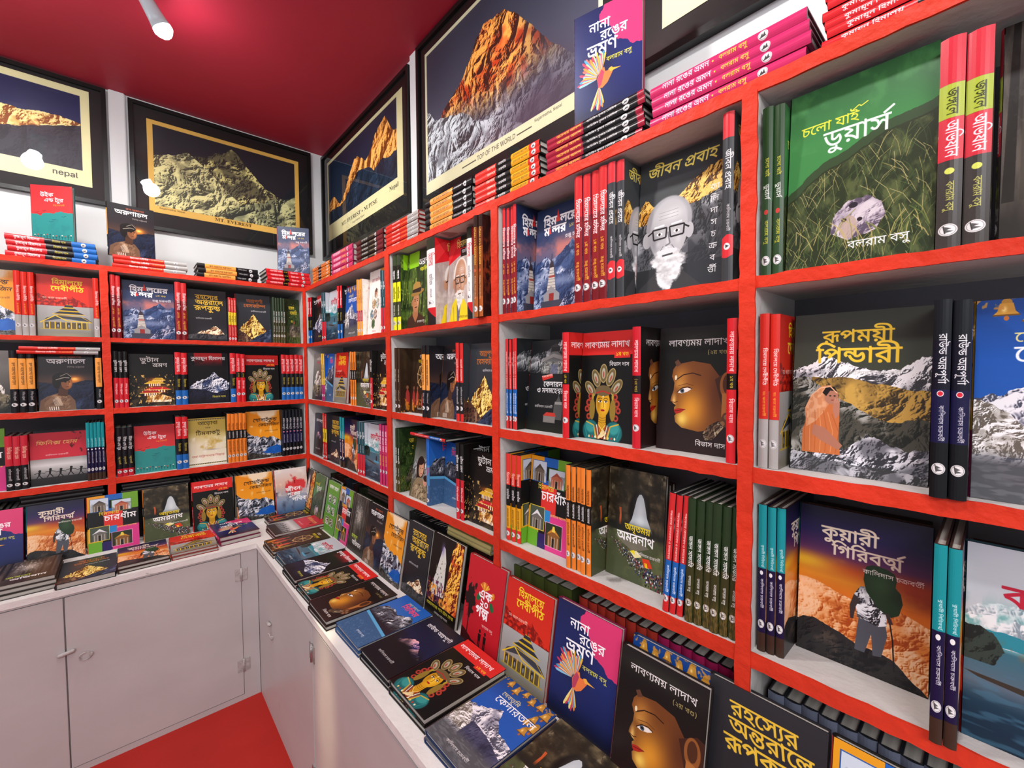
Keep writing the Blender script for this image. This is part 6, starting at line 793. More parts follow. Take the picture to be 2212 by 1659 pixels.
def f_amar():
    c = page('2a2a20', 1.2); leafy(c, '2c271c', '6b5f45', '8e8266', 3, 0, 7); c.put(np.clip((c.n(5, 6, 5, .4, True) - .55) * 4, 0, 1), '231f16', .8)
    c.ell(.37, .36, .12, .2, '15130f', .95, .3); c.poly([(.24, .52), (.29, .44), (.32, .33), (.34, .25), (.365, .21), (.39, .205), (.415, .235), (.435, .3), (.46, .4), (.5, .48), (.53, .53), (.4, .57)], 'b8c4c8'); c.glow(.385, .4, .07, .2, 'd8e2e4', .9)
    c.poly([(.14, .52), (.145, .42), (.135, .36), (.16, .36), (.165, .42), (.165, .52)], 'c0582c'); c.put(np.exp(-((c.Y - .54) / .05) ** 2), '20221e', .95)
    c.put((c.Y > .56) * np.clip((c.Y - .56) * 20, 0, 1), '4a5236'); m = (c.Y > .57) * 1.; c.put(m * np.clip((c.n(6, 8, 5, .6) - .45) * 4, 0, 1), '6b7448', .8); c.poly([(.1, .62), (.3, .6), (.5, .66), (.4, .7), (.3, .72), (.2, .68)], '7a7468', .8)
    r = np.random.RandomState(5)
    for i in range(520):
        t = r.rand() ** .7; x = .03 + t * .6 + (r.rand() - .5) * (.04 + .22 * t); y = .64 + t * .32 + (r.rand() - .5) * (.03 + .12 * t); k = ['14141c', '1c2038', 'd8d8dc', '30202c', '2a3a6a', '8a3030'][r.randint(6)]; s = .004 + .007 * t; c.rect(x, y, x + s, y + s * 1.6, k)
    c.poly([(.28, .73), (.36, .71), (.42, .75), (.34, .78)], 'e8e0a0'); c.poly([(.28, .73), (.33, .71), (.34, .75)], 'e8d820'); c.poly([(.42, .76), (.5, .75), (.54, .82), (.45, .83)], 'd84020'); c.poly([(.45, .79), (.48, .79), (.49, .83), (.46, .83)], 'f0c020')
    c.text('অমৃতময়', .21, .495, .1, 'e8d028', .025); c.text('অমরনাথ', .12, .575, .14, 'f8f8f8', .028); c.text(KD, .36, .72, .05, 'f0f0f0', .012); return c
def s_amar(): return spine([(0, .34, 'e8812c'), (.34, .52, '141210'), (.52, 1, 'e8812c')], [('অমৃতময়', .19, .33, '3a1a08', .6), ('অমরনাথ', .36, .5, 'ffffff', .66), (KD, .55, .78, '3a1a08', .55)], ('e8e8e8', '333333', .86))
def f_nana():
    c = page('1c2450', 1.3); c.grad((0, '1b2350'), (.5, '202c6a'), (.8, '1c2558'), (1, '15182c')); c.poly(jagged([(.3, 0), (.26, .06), (.25, .12), (.36, .2), (.42, .33), (.5, .36), (.56, .42), (.66, .44)], .03, 3) + [(.66, 0)], 'd83a70')
    c.glow(.24, .5, .2, .2, '12152e', .8); cols = ['e8b83a', 'e86a5a', '4a9cc8', 'f0e08a', 'c83a5c', '8ac4d8', 'f08a3a']; r = np.random.RandomState(2)
    for i in range(34): a = -math.pi * (.42 + .62 * i / 34); l = .13 + .12 * r.rand(); c.ray(.26 + .03 * math.cos(a), .6 + .03 * math.sin(a), a, l, .02, cols[i % 7])
    for i in range(16): a = math.pi * (.42 + .22 * i / 16); c.ray(.25, .66, a, .12 + .1 * r.rand(), .019, cols[(i * 3) % 7])
    c.poly([(.24, .68), (.23, .6), (.27, .53), (.3, .52), (.31, .56), (.335, .56), (.35, .545), (.37, .54), (.385, .555), (.46, .57), (.385, .575), (.37, .6), (.33, .66), (.28, .69)], 'ee7a40'); c.poly([(.24, .68), (.235, .6), (.27, .53), (.3, .56), (.27, .66)], 'b8405c'); c.poly([(.34, .55), (.37, .54), (.385, .555), (.46, .57), (.385, .575), (.36, .58)], 'f2b040')
    c.text('নানা', .15, .12, .14, 'fafafa', .02); c.text('রঙের', .26, .215, .135, 'fafafa', .02); c.text('ভ্রমণ', .13, .305, .18, 'fafafa', .022); c.text(BB, .32, .45, .065, 'e8e050', .016); return c
def s_nana(): return spine([(0, 1, 'c42c62')], [('নানা রঙের ভ্রমন', .1, .44, 'fff4f8', .82), (BB, .49, .69, 'f0e040', .62), ('•', .45, .48, 'f0e040', .6)], ('e4e4e4', '222222', .77))
def f_duars():
    c = page('2f6a34', 1.3); c.grad((0, '2c5a34'), (.3, '3c8044'), (1, '3c8044')); c.put(np.clip((c.n(10, 4, 5) - .5) * 4, 0, 1) * (c.Y < .35), '4f9050', .4)
    g = jagged([(0, .56), (.12, .46), (.3, .38), (.45, .3), (.66, .26)], .02, 3); c.poly(g + [(.66, 1), (0, 1)], '33472c'); c.poly([(x, y + .05) for x, y in g] + [(.66, 1), (0, 1)], '2a3420'); q = cover_mask((c.h, c.w), [[(x * c.u, (y + .06) * c.u) for x, y in g + [(.66, 1), (0, 1)]]]); c.put(q * np.clip((c.n(16, 7, 5) - .45) * 4, 0, 1), '6a7444', .6)
    a0 = c.a.copy(); grass(c, 420, .45, 1.08, ['7c804c', 'a89c60', '54683a', '34442a', 'c0b47c', '46602c', '2c3a22', '3c5030'], 4, .11, .0022); c.a = a0 * (1 - q[:, :, None]) + c.a * q[:, :, None]
    m = c.poly(jagged([(.22, .82), (.24, .72), (.3, .66), (.37, .655), (.44, .7), (.46, .77), (.42, .84), (.3, .87)], .02, 2), '8f8392'); c.relief(m, '5a5060', '9a8e9c', 'cfc6cc', 6, 3, k=6, snow=.6); c.ell(.32, .69, .02, .015, '2c2830'); c.ell(.3, .8, .04, .06, 'b09a8c', .8); c.ell(.28, .76, .012, .01, '2c2428'); c.ell(.35, .77, .012, .01, '2c2428')
    grass(c, 40, .84, .95, ['8c8c4c', '5c7038', 'b8a868'], 9, .1)
    c.text('চলো যাই', .06, .2, .09, 'e8e040', .014); c.text('ডুয়ার্স', .17, .265, .155, 'fafafa', .012); c.text(BB, .3, .88, .07, 'f4f4f4', .016); c.line([(.3, .19), (.33, .17), (.34, .18), (.37, .165)], .005, 'e8e040'); return c
def s_duars(): return dot(spine([(0, .5, '22401f'), (.5, 1, '2e4a2c')], [('চলো যাই', .3, .41, 'd8d040', .5), ('ডুয়ার্স', .43, .57, 'f4f4f4', .6), (BB, .66, .82, 'd8d040', .5)], ('e8e8e8', '333333', .91)), .62, 'c04038')
def f_abhi():
    c = page('3a3632'); n = c.n(4, 5, 6, 3); c.put(np.clip((n - .4) * 3, 0, 1), '5e564e'); r = np.random.RandomState(4)
    for i in range(26): x = r.rand() * .66; w = .006 + .02 * r.rand(); c.poly([(x, 0), (x + w, 0), (x + w * .8 + (r.rand() - .5) * .04, .8), (x - w, .8)], ['1c1a18', '2a2622', '4c463e'][i % 3], .85)
    c.glow(.33, .35, .14, .25, 'd8d0c4', .75); c.put(np.clip((c.n(30, 9, 3) - .6) * 10, 0, 1) * np.exp(-(((c.X - .3) / .15) ** 2 + ((c.Y - .3) / .25) ** 2)), 'f4f0e8', .8); c.put(np.clip((c.Y - .7) * 5, 0, 1), '2c2824', .8)
    c.text('জঙ্গলে', .25, .7, .11, 'b8d040', .025, 'c'); c.text('অভিযান', .36, .8, .13, 'f0f0ec', .03, 'c'); return c
def s_abhi(): return dot(spine([(0, .22, 'cc2c3c'), (.22, .38, 'a8b83c'), (.38, .58, 'cc2c3c'), (.58, 1, '3c3834')], [('জঙ্গলে', .24, .37, '20240c', .7), ('অভিযান', .39, .57, 'ffffff', .78), (BB, .68, .82, 'c8c860', .5)], ('e8e8e8', '333333', .91)), .63, 'd0d860')
def f_pind():
    c = page('3c3e36', 1.3); c.grad((0, '33352f'), (.35, '404438'), (1, '404438'))
    c.mount([(0, .36), (.1, .32), (.17, .27), (.28, .31), (.4, .36), (.52, .36), (.6, .3), (.66, .28)], '3a3a3e', '8a8a90', 'f4f4f6', 7, 4, .03, k=13, bottom=.7, snow=.6)
    c.mount([(.1, .4), (.25, .4), (.4, .44), (.55, .47), (.66, .48)], '3a3020', '8a6c34', 'c8a04c', 6, 8, .02, k=8, bottom=.75, snow=.5); c.mount([(0, .42), (.08, .4), (.2, .5), (.35, .6), (.5, .66), (.66, .64)], '22241e', '4c4a40', 'a8a8a0', 8, 15, .03, k=9, snow=.35)
    c.mount([(.12, .86), (.28, .84), (.38, .74), (.46, .78), (.56, .82), (.66, .78)], '34343a', '74747c', 'e4e4ea', 8, 21, .03, k=12, snow=.5); c.mount([(0, .88), (.15, .91), (.4, .93), (.66, .95)], '3a3a3c', '6a6a70', 'c0c0c6', 9, 5, .02, k=10, snow=.45)
    c.poly([(.06, .88), (.06, .74), (.1, .62), (.16, .56), (.22, .56), (.25, .63), (.25, .78), (.26, .88)], 'c8703c'); m = c.poly([(.07, .6), (.1, .52), (.15, .46), (.2, .45), (.24, .5), (.2, .56), (.17, .62), (.13, .68), (.08, .72)], 'd08a5c'); c.put(m * np.clip((c.n(30, 5, 2) - .5) * 8, 0, 1), 'e8b48c', .6)
    c.ell(.205, .52, .035, .05, 'b07860'); c.poly([(.16, .5), (.18, .46), (.22, .46), (.235, .49), (.2, .485), (.18, .52)], '1c1210'); [c.ell(x, .517, .006, .004, '1c1210') for x in (.2, .222)]; c.line([(.205, .545), (.222, .543)], .005, '8a3028'); c.poly([(.215, .6), (.22, .54), (.235, .535), (.25, .56), (.25, .63), (.23, .66)], 'b87c64')
    for i in range(3): c.line([(.225 + i * .01, .56), (.228 + i * .011, .53)], .006, 'c08a70')
    for q in range(7): c.line([(.08 + q * .022, .6 + abs(q - 3) * .01), (.07 + q * .03, .74), (.075 + q * .027, .87)], .004, ['a8582c', 'e0a06c'][q % 2], .7)
    c.line([(.1, .52), (.15, .47), (.2, .46), (.235, .5)], .006, 'e8b890'); c.poly([(.12, .7), (.18, .72), (.27, .82), (.25, .85), (.16, .8), (.11, .76)], 'b0745c')
    c.text('রূপময়ী', .15, .115, .135, 'f0c83a', .024); c.text('পিন্ডারী', .12, .225, .165, 'f0c83a', .024); c.text(KD, .28, .365, .042, 'c8c8c4', .01); return c
def s_pind(): return spine([(0, 1, '2c2e28')], [('রূপময়ী পিন্ডারী', .1, .5, 'f0c83a', .6), (KD, .58, .8, 'e8e8e8', .5)])
def bell(c, x, y, s):
    c.ell(x, y - .035 * s, .018 * s, .018 * s, 'a8782c'); c.poly([(x - .022 * s, y - .03 * s), (x + .022 * s, y - .03 * s), (x + .03 * s, y + .01 * s), (x + .045 * s, y + .03 * s), (x - .045 * s, y + .03 * s), (x - .03 * s, y + .01 * s)], 'c08a34'); c.glow(x - .008 * s, y, .012 * s, .02 * s, 'f6d88a'); c.line([(x - .045 * s, y + .03 * s), (x + .045 * s, y + .03 * s)], .008 * s, '6a4414'); c.ell(x, y + .045 * s, .009 * s, .012 * s, 'a8602c')
def f_tal():
    c = page('1a4a9a', 1.3); c.grad((0, '143c80'), (.3, '1c56b0'), (1, '2a62b4'))
    c.mount([(0, .5), (.1, .48), (.2, .4), (.3, .34), (.36, .46), (.45, .54), (.66, .58)], '4a4c5c', '9a9cac', 'f4f4f8', 7, 9, .04, k=13, snow=.6); c.mount([(0, .5), (.12, .56), (.2, .66), (.3, .7), (.4, .73)], '6a6258', 'b8b4ac', 'ffffff', 16, 5, .03, k=12, bottom=.78, snow=.6)
    c.mount([(.2, .62), (.4, .64), (.66, .72)], '2a2c40', '4a4c68', '6a6c88', 5, 4, .01, k=5, snow=.3); c.put(np.clip((c.Y - .74) * 12, 0, 1), '54565a'); c.put(np.clip((c.n(60, 3, 2, .2) - .5) * 5, 0, 1) * (c.Y > .78), '74767a', .6)
    for x, y, s in ((.1, .05, 1), (.2, .08, 1.1), (.3, .04, .9), (.4, .07, 1), (.5, .05, 1.1), (.6, .1, 1.3), (.55, .2, 1), (.62, .28, 1.4), (.57, .36, 1.1), (.52, .27, .8)): bell(c, x, y, s)
    c.put(np.clip((c.n(30, 6, 2) - .62) * 12, 0, 1) * (c.Y < .04 + .12 * c.X), 'c88a3c', .8)
    c.text('দেবভূমি', .13, .17, .085, 'e8d890', .014); c.text('কেদারতাল', .13, .24, .15, 'fafafa', .014); c.text(KD, .2, .9, .05, 'e0e0e0', .01); return c
def s_tal(): return spine([(0, .66, 'e0b83a'), (.66, 1, 'a8306a')], [('দেবভূমি কেদারতাল', .15, .6, '3a2a10', .6)], ('e8e8e8', '333333', .88))
def f_kash():
    c = page('8a98a0', 1.3); c.grad((0, 'b8bcc4'), (.35, 'c4ccd0'), (.5, '6aa4ac'), (.52, '3a6a7c'), (.7, '5a6c7c'), (.8, '1c3c50'), (1, '12283a'))
    c.mount([(.0, .34), (.2, .26), (.4, .18), (.55, .26), (.66, .22)], '8a9aa4', 'b4c2c8', 'eef2f4', 6, 5, .03, k=8, bottom=.5, snow=.6); c.put(np.clip((c.n(14, 7, 4) - .5) * 5, 0, 1) * np.exp(-((c.Y - .38) / .08) ** 2), '4a9a98', .8); c.poly(jagged([(0, .44), (.2, .43), (.4, .47), (.66, .45), (.66, .5), (0, .5)], .02, 4), '2f8a9c')
    c.put(np.clip((c.n(12, 9, 4) - .45) * 4, 0, 1) * np.exp(-((c.Y - .5) / .03) ** 2), '8a6a44', .9); c.mount([(0, .42), (.1, .44), (.14, .52), (.1, .6)], '1c2220', '34403a', '5a6a5c', 10, 4, .03, k=7, bottom=.6, snow=.2)
    c.put(np.clip((c.n(40, 3, 2, .15) - .5) * 6, 0, 1) * (c.Y > .62), '4c7a94', .5); c.poly([(.0, .66), (.2, .67), (.5, .72), (.3, .71), (.05, .68)], '3c342c'); c.ell(.42, .6, .03, .05, '24303a'); c.poly([(.3, .64), (.55, .65), (.5, .68), (.33, .67)], '4aa0c0')
    c.text('কাশ্মীর', .33, .19, .17, 'b82038', .028, 'c'); c.text('বলরাম বসু', .4, .85, .05, 'd8e4e8', .01, 'c'); return c
def s_kash(): return spine([(0, .6, '1f4a54'), (.6, 1, 'd02834')], [('কাশ্মীর', .14, .34, 'f0f4f4', .7), (BB, .42, .58, 'f0f4f4', .5)], ('e8e8e8', '333333', .92))
def oldman(c, cx, cy, s, skin, shade, hair, beard, col, colr=None, gray=False):
    c.poly([(cx - .3 * s, cy + .62 * s), (cx - .2 * s, cy + .36 * s), (cx - .08 * s, cy + .26 * s), (cx + .1 * s, cy + .26 * s), (cx + .24 * s, cy + .38 * s), (cx + .36 * s, cy + .62 * s)], col)
    c.ell(cx, cy - .06 * s, .165 * s, .175 * s, hair); c.ell(cx - .155 * s, cy + .03 * s, .035 * s, .055 * s, skin); c.ell(cx + .15 * s, cy + .02 * s, .028 * s, .05 * s, skin)
    c.ell(cx + .005 * s, cy - .07 * s, .128 * s, .15 * s, skin, soft=.15); c.ell(cx, cy, .138 * s, .19 * s, skin); c.glow(cx + .03 * s, cy - .11 * s, .1 * s, .06 * s, hexc(skin) * .5 + .5, .8); c.glow(cx - .1 * s, cy + .06 * s, .05 * s, .12 * s, shade, .7)
    H = c.n(40, 5, 3, .4)
    for x, y, rx, ry in ((0, .19, .13, .09), (.01, .26, .1, .1), (0, .32, .06, .07)):
        m = np.clip((1 - np.sqrt(((c.X - cx - x * s) / (rx * s)) ** 2 + ((c.Y - cy - y * s) / (ry * s)) ** 2) + (H - .5) * .5) * 5, 0, 1); c.put(m, hexc(beard)[None, None, :] * (.75 + .45 * H[:, :, None]))
    c.glow(cx + .075 * s, cy + .06 * s, .03 * s, .05 * s, hexc(skin) * .6 + .4, .6); c.glow(cx - .07 * s, cy + .07 * s, .025 * s, .03 * s, hexc(skin) * .6 + .4, .5); c.glow(cx, cy + .06 * s, .015 * s, .05 * s, hexc(skin) * .5 + .5, .6)
    for sx in (-1, 1): c.line([(cx + sx * .03 * s, cy + .09 * s), (cx + sx * .06 * s, cy + .13 * s)], .005 * s, shade)
    c.ell(cx, cy + .13 * s, .07 * s, .02 * s, beard); c.line([(cx - .035 * s, cy + .155 * s), (cx + .04 * s, cy + .15 * s)], .012 * s, '6a3c34' if not gray else '4a4a4a')
    c.line([(cx, cy), (cx + .018 * s, cy + .08 * s), (cx - .015 * s, cy + .09 * s)], .01 * s, shade)
    for sx in (-1, 1):
        x = cx + sx * .062 * s; c.ell(x, cy + .005 * s, .022 * s, .01 * s, 'e8e4e0'); c.ell(x, cy + .005 * s, .009 * s, .009 * s, '1a1414'); c.line([(x - .04 * s, cy - .045 * s), (x + .035 * s, cy - .05 * s)], .012 * s, beard)
        q = [(x - .052 * s, cy - .03 * s), (x + .052 * s, cy - .03 * s), (x + .048 * s, cy + .035 * s), (x - .042 * s, cy + .038 * s)]; c.line(q + [q[0]], .011 * s, '1c1a1a')
    c.line([(cx - .115 * s, cy - .02 * s), (cx - .15 * s, cy)], .01 * s, '1c1a1a'); c.line([(cx + .115 * s, cy - .02 * s), (cx + .148 * s, cy)], .01 * s, '1c1a1a')
    for k in range(3): c.line([(cx - .07 * s, cy + (-.09 - k * .022) * s), (cx + .07 * s, cy + (-.095 - k * .022) * s)], .003 * s, shade, .6)
def f_jibon():
    c = page('3a3e40', 1.3); c.grad((0, '3c4244'), (.4, '3a3d3f'), (1, '2a2c2e'))
    c.mount([(0, .36), (.05, .28), (.1, .32), (.18, .38), (.3, .34), (.42, .24), (.5, .2), (.58, .17), (.66, .15)], '4a2c10', 'c8862c', 'f6d070', 7, 4, .03, k=12, bottom=.62, snow=.6)
    c.mount([(0, .46), (.2, .42), (.4, .4), (.66, .32)], '26282a', '5a5c60', 'a4a6aa', 8, 6, .03, k=10, bottom=.8, snow=.4); c.put(np.clip((c.Y - .45) * 4, 0, 1) * (c.X > .4), '33363a', .8)
    oldman(c, .245, .55, 1.08, 'b6b6b8', '77777b', 'a0a0a4', 'dededf', '3c3c3e', gray=True); c.text('জীবন প্রবাহ', .32, .06, .13, 'f0dc6a', .02, 'c', slant=.2, fit=.52)
    for i, t in enumerate(['কা', 'লি', 'দা', 'স', 'চ', 'ক্র', 'ব', 'র্ত্তী']): c.text(t, .575, .31 + i * .078, .07, 'f2f2f2', .012, 'c')
    return c
def s_jibon():
    c = spine([(0, .15, 'cc3038'), (.15, 1, '3a3d40')], [('জীবন প্রবাহ', .2, .47, 'f4f4f4', .75), (KD, .54, .7, 'e0e0e0', .5)], None); L = c.W; c.poly(jagged([(.73 * L, 0), (.72 * L, .5), (.74 * L, 1)], .2, 2) + jagged([(.85 * L, 1), (.86 * L, .5), (.84 * L, 0)], .2, 3), 'd83038'); c.ell(.79 * L, .5, .28, .28, 'e4e4e4'); c.poly([(.79 * L - .16, .62), (.79 * L, .3), (.79 * L + .14, .62)], '444444'); return c
def f_aran():
    c = page('3a5420'); leafy(c, '1c2c10', '4a6424', '8aa040', 3, 0, 9); r = np.random.RandomState(2)
    for i in range(14): x = .25 + r.rand() * .41; c.line([(x, .2), (x + (r.rand() - .5) * .03, .8)], .006 + .01 * r.rand(), '18200e')
    for i in range(6): c.poly([(.1, .15), (.0 + i * .08, .7), (.03 + i * .08, .7)], 'c8d070', .25)
    c.rect(.05, 0, .31, .2, '8cc81e'); c.rect(.31, 0, .52, .2, '2a2c20'); c.rect(.52, 0, .66, .2, '8cc81e'); c.text('অরণ্য', .3, .12, .14, 'fafafa', .02); c.text('অমনিবাস', .34, .23, .075, 'e8e020', .03)
    c.poly([(.04, 1), (.08, .86), (.2, .8), (.36, .8), (.5, .87), (.55, 1)], '3a2418'); c.poly([(.2, .82), (.22, .72), (.34, .74), (.34, .84), (.28, .92)], 'a06a44'); c.ell(.27, .66, .085, .125, 'b07850'); c.glow(.31, .66, .05, .09, 'd09a70', .8); c.ell(.18, .66, .02, .04, 'a06a44')
    c.ell(.3, .535, .17, .035, '9a7434', rot=-.12); c.poly([(.17, .53), (.19, .42), (.26, .39), (.36, .41), (.4, .5), (.38, .535)], 'a8823c'); c.poly([(.17, .53), (.175, .49), (.395, .475), (.4, .51), (.38, .535)], '2a2018')
    for x in (.25, .31): c.ell(x, .64, .014, .007, '1c1210'); c.line([(x - .02, .62), (x + .02, .618)], .007, '2a1a12')
    c.line([(.285, .65), (.295, .69), (.28, .695)], .005, '6a4028'); c.line([(.25, .725), (.31, .722)], .012, '3a2018'); c.text(BB, .42, .9, .05, 'f0f0e8', .012, 'c'); return c
def s_aran(): return spine([(0, .14, '33402a'), (.14, .36, '17170f'), (.36, .62, 'e4e620'), (.62, .82, '3a4028'), (.82, 1, 'e4e620')], [('অরণ্য', .17, .35, 'ffffff', .75), ('অমনিবাস', .4, .6, '24240a', .62), (BB, .66, .8, 'f0f0e0', .5)], ('d8d8c0', '333333', .9))
def f_himo():
    c = page('a89a94'); n = c.n(6, 4, 6, 1, True); c.put(np.clip((n - .5) * 3, 0, 1), 'cfc4be', .8); c.poly([(0, 0), (.66, 0), (.66, .2), (.3, .22), (0, .3)], 'c81e26'); c.poly([(0, .1), (.2, 0), (.3, 0), (0, .3)], 'e04040', .6); c.rect(.3, 0, .58, .14, '22261e'); c.text('হিমালয়', .2, .06, .13, 'e8c86a', .02); c.rect(.32, .15, .6, .24, '191814'); c.text('অমনিবাস', .46, .165, .07, 'fafafa', .02, 'c')
    oldman(c, .33, .5, 1.06, 'b88a6c', '7a5440', 'e0dcd6', 'd8d4cc', 'e0c020'); c.poly([(.1, 1), (.14, .78), (.24, .7), (.34, .86), (.44, .72), (.54, .8), (.6, 1)], 'e2c81c'); c.poly([(.27, .76), (.34, .86), (.38, .78), (.35, 1), (.3, 1)], '6a6470'); c.line([(.18, .8), (.22, .99)], .01, 'a88c10'); c.text(KD, .48, .92, .05, '4a1a10', .012, 'c'); return c
def s_himo():
    c = spine([(0, .12, '24281c'), (.12, .8, 'f0eeea'), (.8, 1, '1c1a1a')], [('হিমালয়', .14, .34, 'c01c2c', .75), ('অমনিবাস', .38, .56, '303030', .5), (KD, .58, .68, '303030', .35)], ('f4f4f4', '333333', .74)); c.poly([(.8 * c.W, 0), (.8 * c.W, 1), (.92 * c.W, 0)], 'c81e26'); return c
def f_manthan():
    c = page('2a1210'); n = c.n(9, 4, 6, 1, True); c.put(np.clip((n - .55) * 5, 0, 1) * np.exp(-(((c.X - .2) / .3) ** 2 + ((c.Y - .5) / .3) ** 2)), 'b8441c', .8); return c
def s_manthan(): return dot(spine([(0, .12, '2a1410'), (.12, .3, '6a3018'), (.3, .8, '8a4a1e'), (.8, 1, 'a85a26')], [('HIMALAYA MANTHAN', .1, .5, 'f0c850', .62), ('Kalidas Chakraborty', .58, .84, 'f0e0c0', .44)], ('f0f0f0', '333333', .92)), .54, 'd06040')
def f_hex():
    c = page('efeae2'); c.put(np.clip((c.n(14, 5, 5) - .56) * 6, 0, 1) * (abs(c.X - .33) > .14), 'd8c8b4', .7); c.poly([(.45, 0), (.66, 0), (.66, .16)], 'e8a030'); c.text('ভ্রমণ অমনিবাস', .33, .13, .085, 'a83a3c', .02, 'c', fit=.5)
    R = .085
    for k, (x, y, a, b) in enumerate(((.33, .36, '4a2c20', 'c08a60'), (.25, .52, '4a3a1c', 'a87a3c'), (.41, .52, '3a6a9c', '8a9a4c'), (.17, .68, '2c4a5c', '6a8a9c'), (.33, .68, '2a2a54', 'a06a3c'), (.25, .82, '24402c', '5a7a3c'))):
        h = [(x + R * math.cos(math.pi / 6 + q * math.pi / 3), y + R * math.sin(math.pi / 6 + q * math.pi / 3)) for q in range(6)]; m = c.poly(h, a); c.relief(m, a, b, 'e8dcc8', 12, k * 3, k=8, snow=.5)
    c.ell(.33, .34, .035, .045, 'b07850'); c.ell(.33, .31, .04, .03, '3a1c14'); c.text(BB, .3, .93, .04, 'a83a3c', .01, 'c'); return c
def s_hex(): return spine([(0, .55, 'f09a2c'), (.55, .74, 'b8202c'), (.74, 1, 'f09a2c')], [('ভ্রমণ অমনিবাস', .1, .5, '5a2a10', .6), (BB, .58, .72, 'f6e8d0', .5)], ('f0e8e0', '553322', .9))
def f_wheel():
    c = page('3c2a1a'); c.grad((0, '33261a'), (1, '2c1c12')); c.put(np.clip((c.n(7, 4, 5) - .5) * 3, 0, 1), '55402a', .5)
    x, y, R = .36, .42, .165; r = np.hypot((c.X - x) / .8, c.Y - y); c.put(np.clip(1 - abs(r - R) / .014, 0, 1) ** .5, 'c8a060'); c.put(np.clip(1 - abs(r - R * .82) / .007, 0, 1), '8a6a3c'); c.put(np.clip(1 - abs(r - R * .3) / .008, 0, 1), 'c8a060'); c.ell(x, y, .022, .028, 'd0a868')
    for k in range(8): a = k * math.pi / 4 + .2; c.line([(x, y), (x + .8 * R * math.cos(a), y + R * math.sin(a))], .012, 'b89058'); c.ell(x + .8 * R * 1.06 * math.cos(a), y + R * 1.06 * math.sin(a), .012, .014, 'd8b47a')
    for q, (px, k) in enumerate(((.12, 'a83a34'), (.24, 'b04438'), (.42, 'c84a3c'), (.53, '8a7030'))): c.poly([(px - .04, .88), (px - .03, .7), (px, .62), (px + .035, .7), (px + .045, .88)], k); c.ell(px, .61, .022, .03, '8a5a40')
    c.put(np.clip((c.n(20, 7, 3) - .58) * 9, 0, 1) * (c.Y > .78), 'e0882c', .8); c.text('যাত্রা', .27, .09, .09, 'e8dcc8', .02); c.text('অমৃত কুম্ভ', .38, .165, .09, 'e8d020', .025, 'c'); c.text(KD, .4, .92, .045, 'e0d8d0', .01, 'c'); return c
def s_wheel(): return spine([(0, 1, '3c281a')], [('যাত্রা অমৃত কুম্ভ', .25, .6, 'd8c8a8', .5), (KD, .65, .82, 'd8c8a8', .45)], ('e0e0e0', '333333', .9))
def f_kedar():
    c = page('1c1e20'); c.grad((0, '24282a'), (.4, '1c1e20'), (1, '161818')); c.mount([(0, .2), (.2, .12), (.35, .06), (.5, .02), (.66, .0)], '2c3032', '6a6e70', 'c8ccce', 8, 5, .05, k=11, bottom=.36, snow=.5); c.put(np.clip((c.Y - .25) * 6, 0, 1) * (c.Y < .5), '1c1e20', .9)
    c.poly([(.18, .37), (.18, .25), (.22, .22), (.35, .1), (.5, .2), (.54, .24), (.54, .37)], '6f7270'); c.poly([(.15, .25), (.2, .2), (.34, .15), (.5, .19), (.58, .24), (.5, .23), (.34, .19), (.2, .235)], '9a9c98'); c.rect(.3, .07, .42, .13, '2c2c2c'); c.poly([(.28, .08), (.36, .04), (.44, .08)], '3a3a3a'); c.rect(.3, .25, .42, .37, '8e94a8'); c.rect(.33, .28, .39, .37, 'd0d4e0'); c.relief(c.rect(.18, .24, .54, .37, '6f7270', 0), '4a4c4a', '7c7e7a', 'b4b6b0', 20, 3, k=9, snow=.5); c.rect(.31, .27, .41, .37, '5a6078', .8)
    c.poly([(.19, .4), (.34, .37), (.36, .41), (.21, .45)], 'c83028'); c.text('পঞ্চকেদার', .27, .385, .045, 'fff0e0', .01, 'c', rot=-.15)
    c.text('কেদারনাথ', .4, .46, .1, 'f4f4f4', .024, 'c'); c.text('ও মদমহেশ্বর', .33, .53, .095, 'f4f4f4', .022, 'c'); c.text(KD, .25, .72, .045, 'd8d8d8', .01, 'c')
    c.poly([(.4, .86), (.4, .7), (.43, .66), (.46, .6), (.49, .66), (.52, .7), (.52, .86)], '4c4e4c'); c.rect(.41, .67, .51, .7, '8a8c88'); c.line([(.46, .6), (.46, .57)], .006, '8a8c88'); c.poly([(.25, .83), (.3, .79), (.42, .79), (.44, .83)], 'b8382c'); c.rect(.26, .83, .43, .9, '7a7672'); c.put(np.clip((c.Y - .88) * 12, 0, 1), '22261e', .7); return c
def s_kedar(): return spine([(0, .56, 'cc2a2c'), (.56, .86, '1c62b0'), (.86, 1, 'cc2a2c')], [('পঞ্চকেদার কেদারনাথ ও মদমহেশ্বর', .14, .55, 'ffe8e0', .55), (KD, .6, .83, 'ffffff', .55)], ('e8e8e8', '333333', .885))
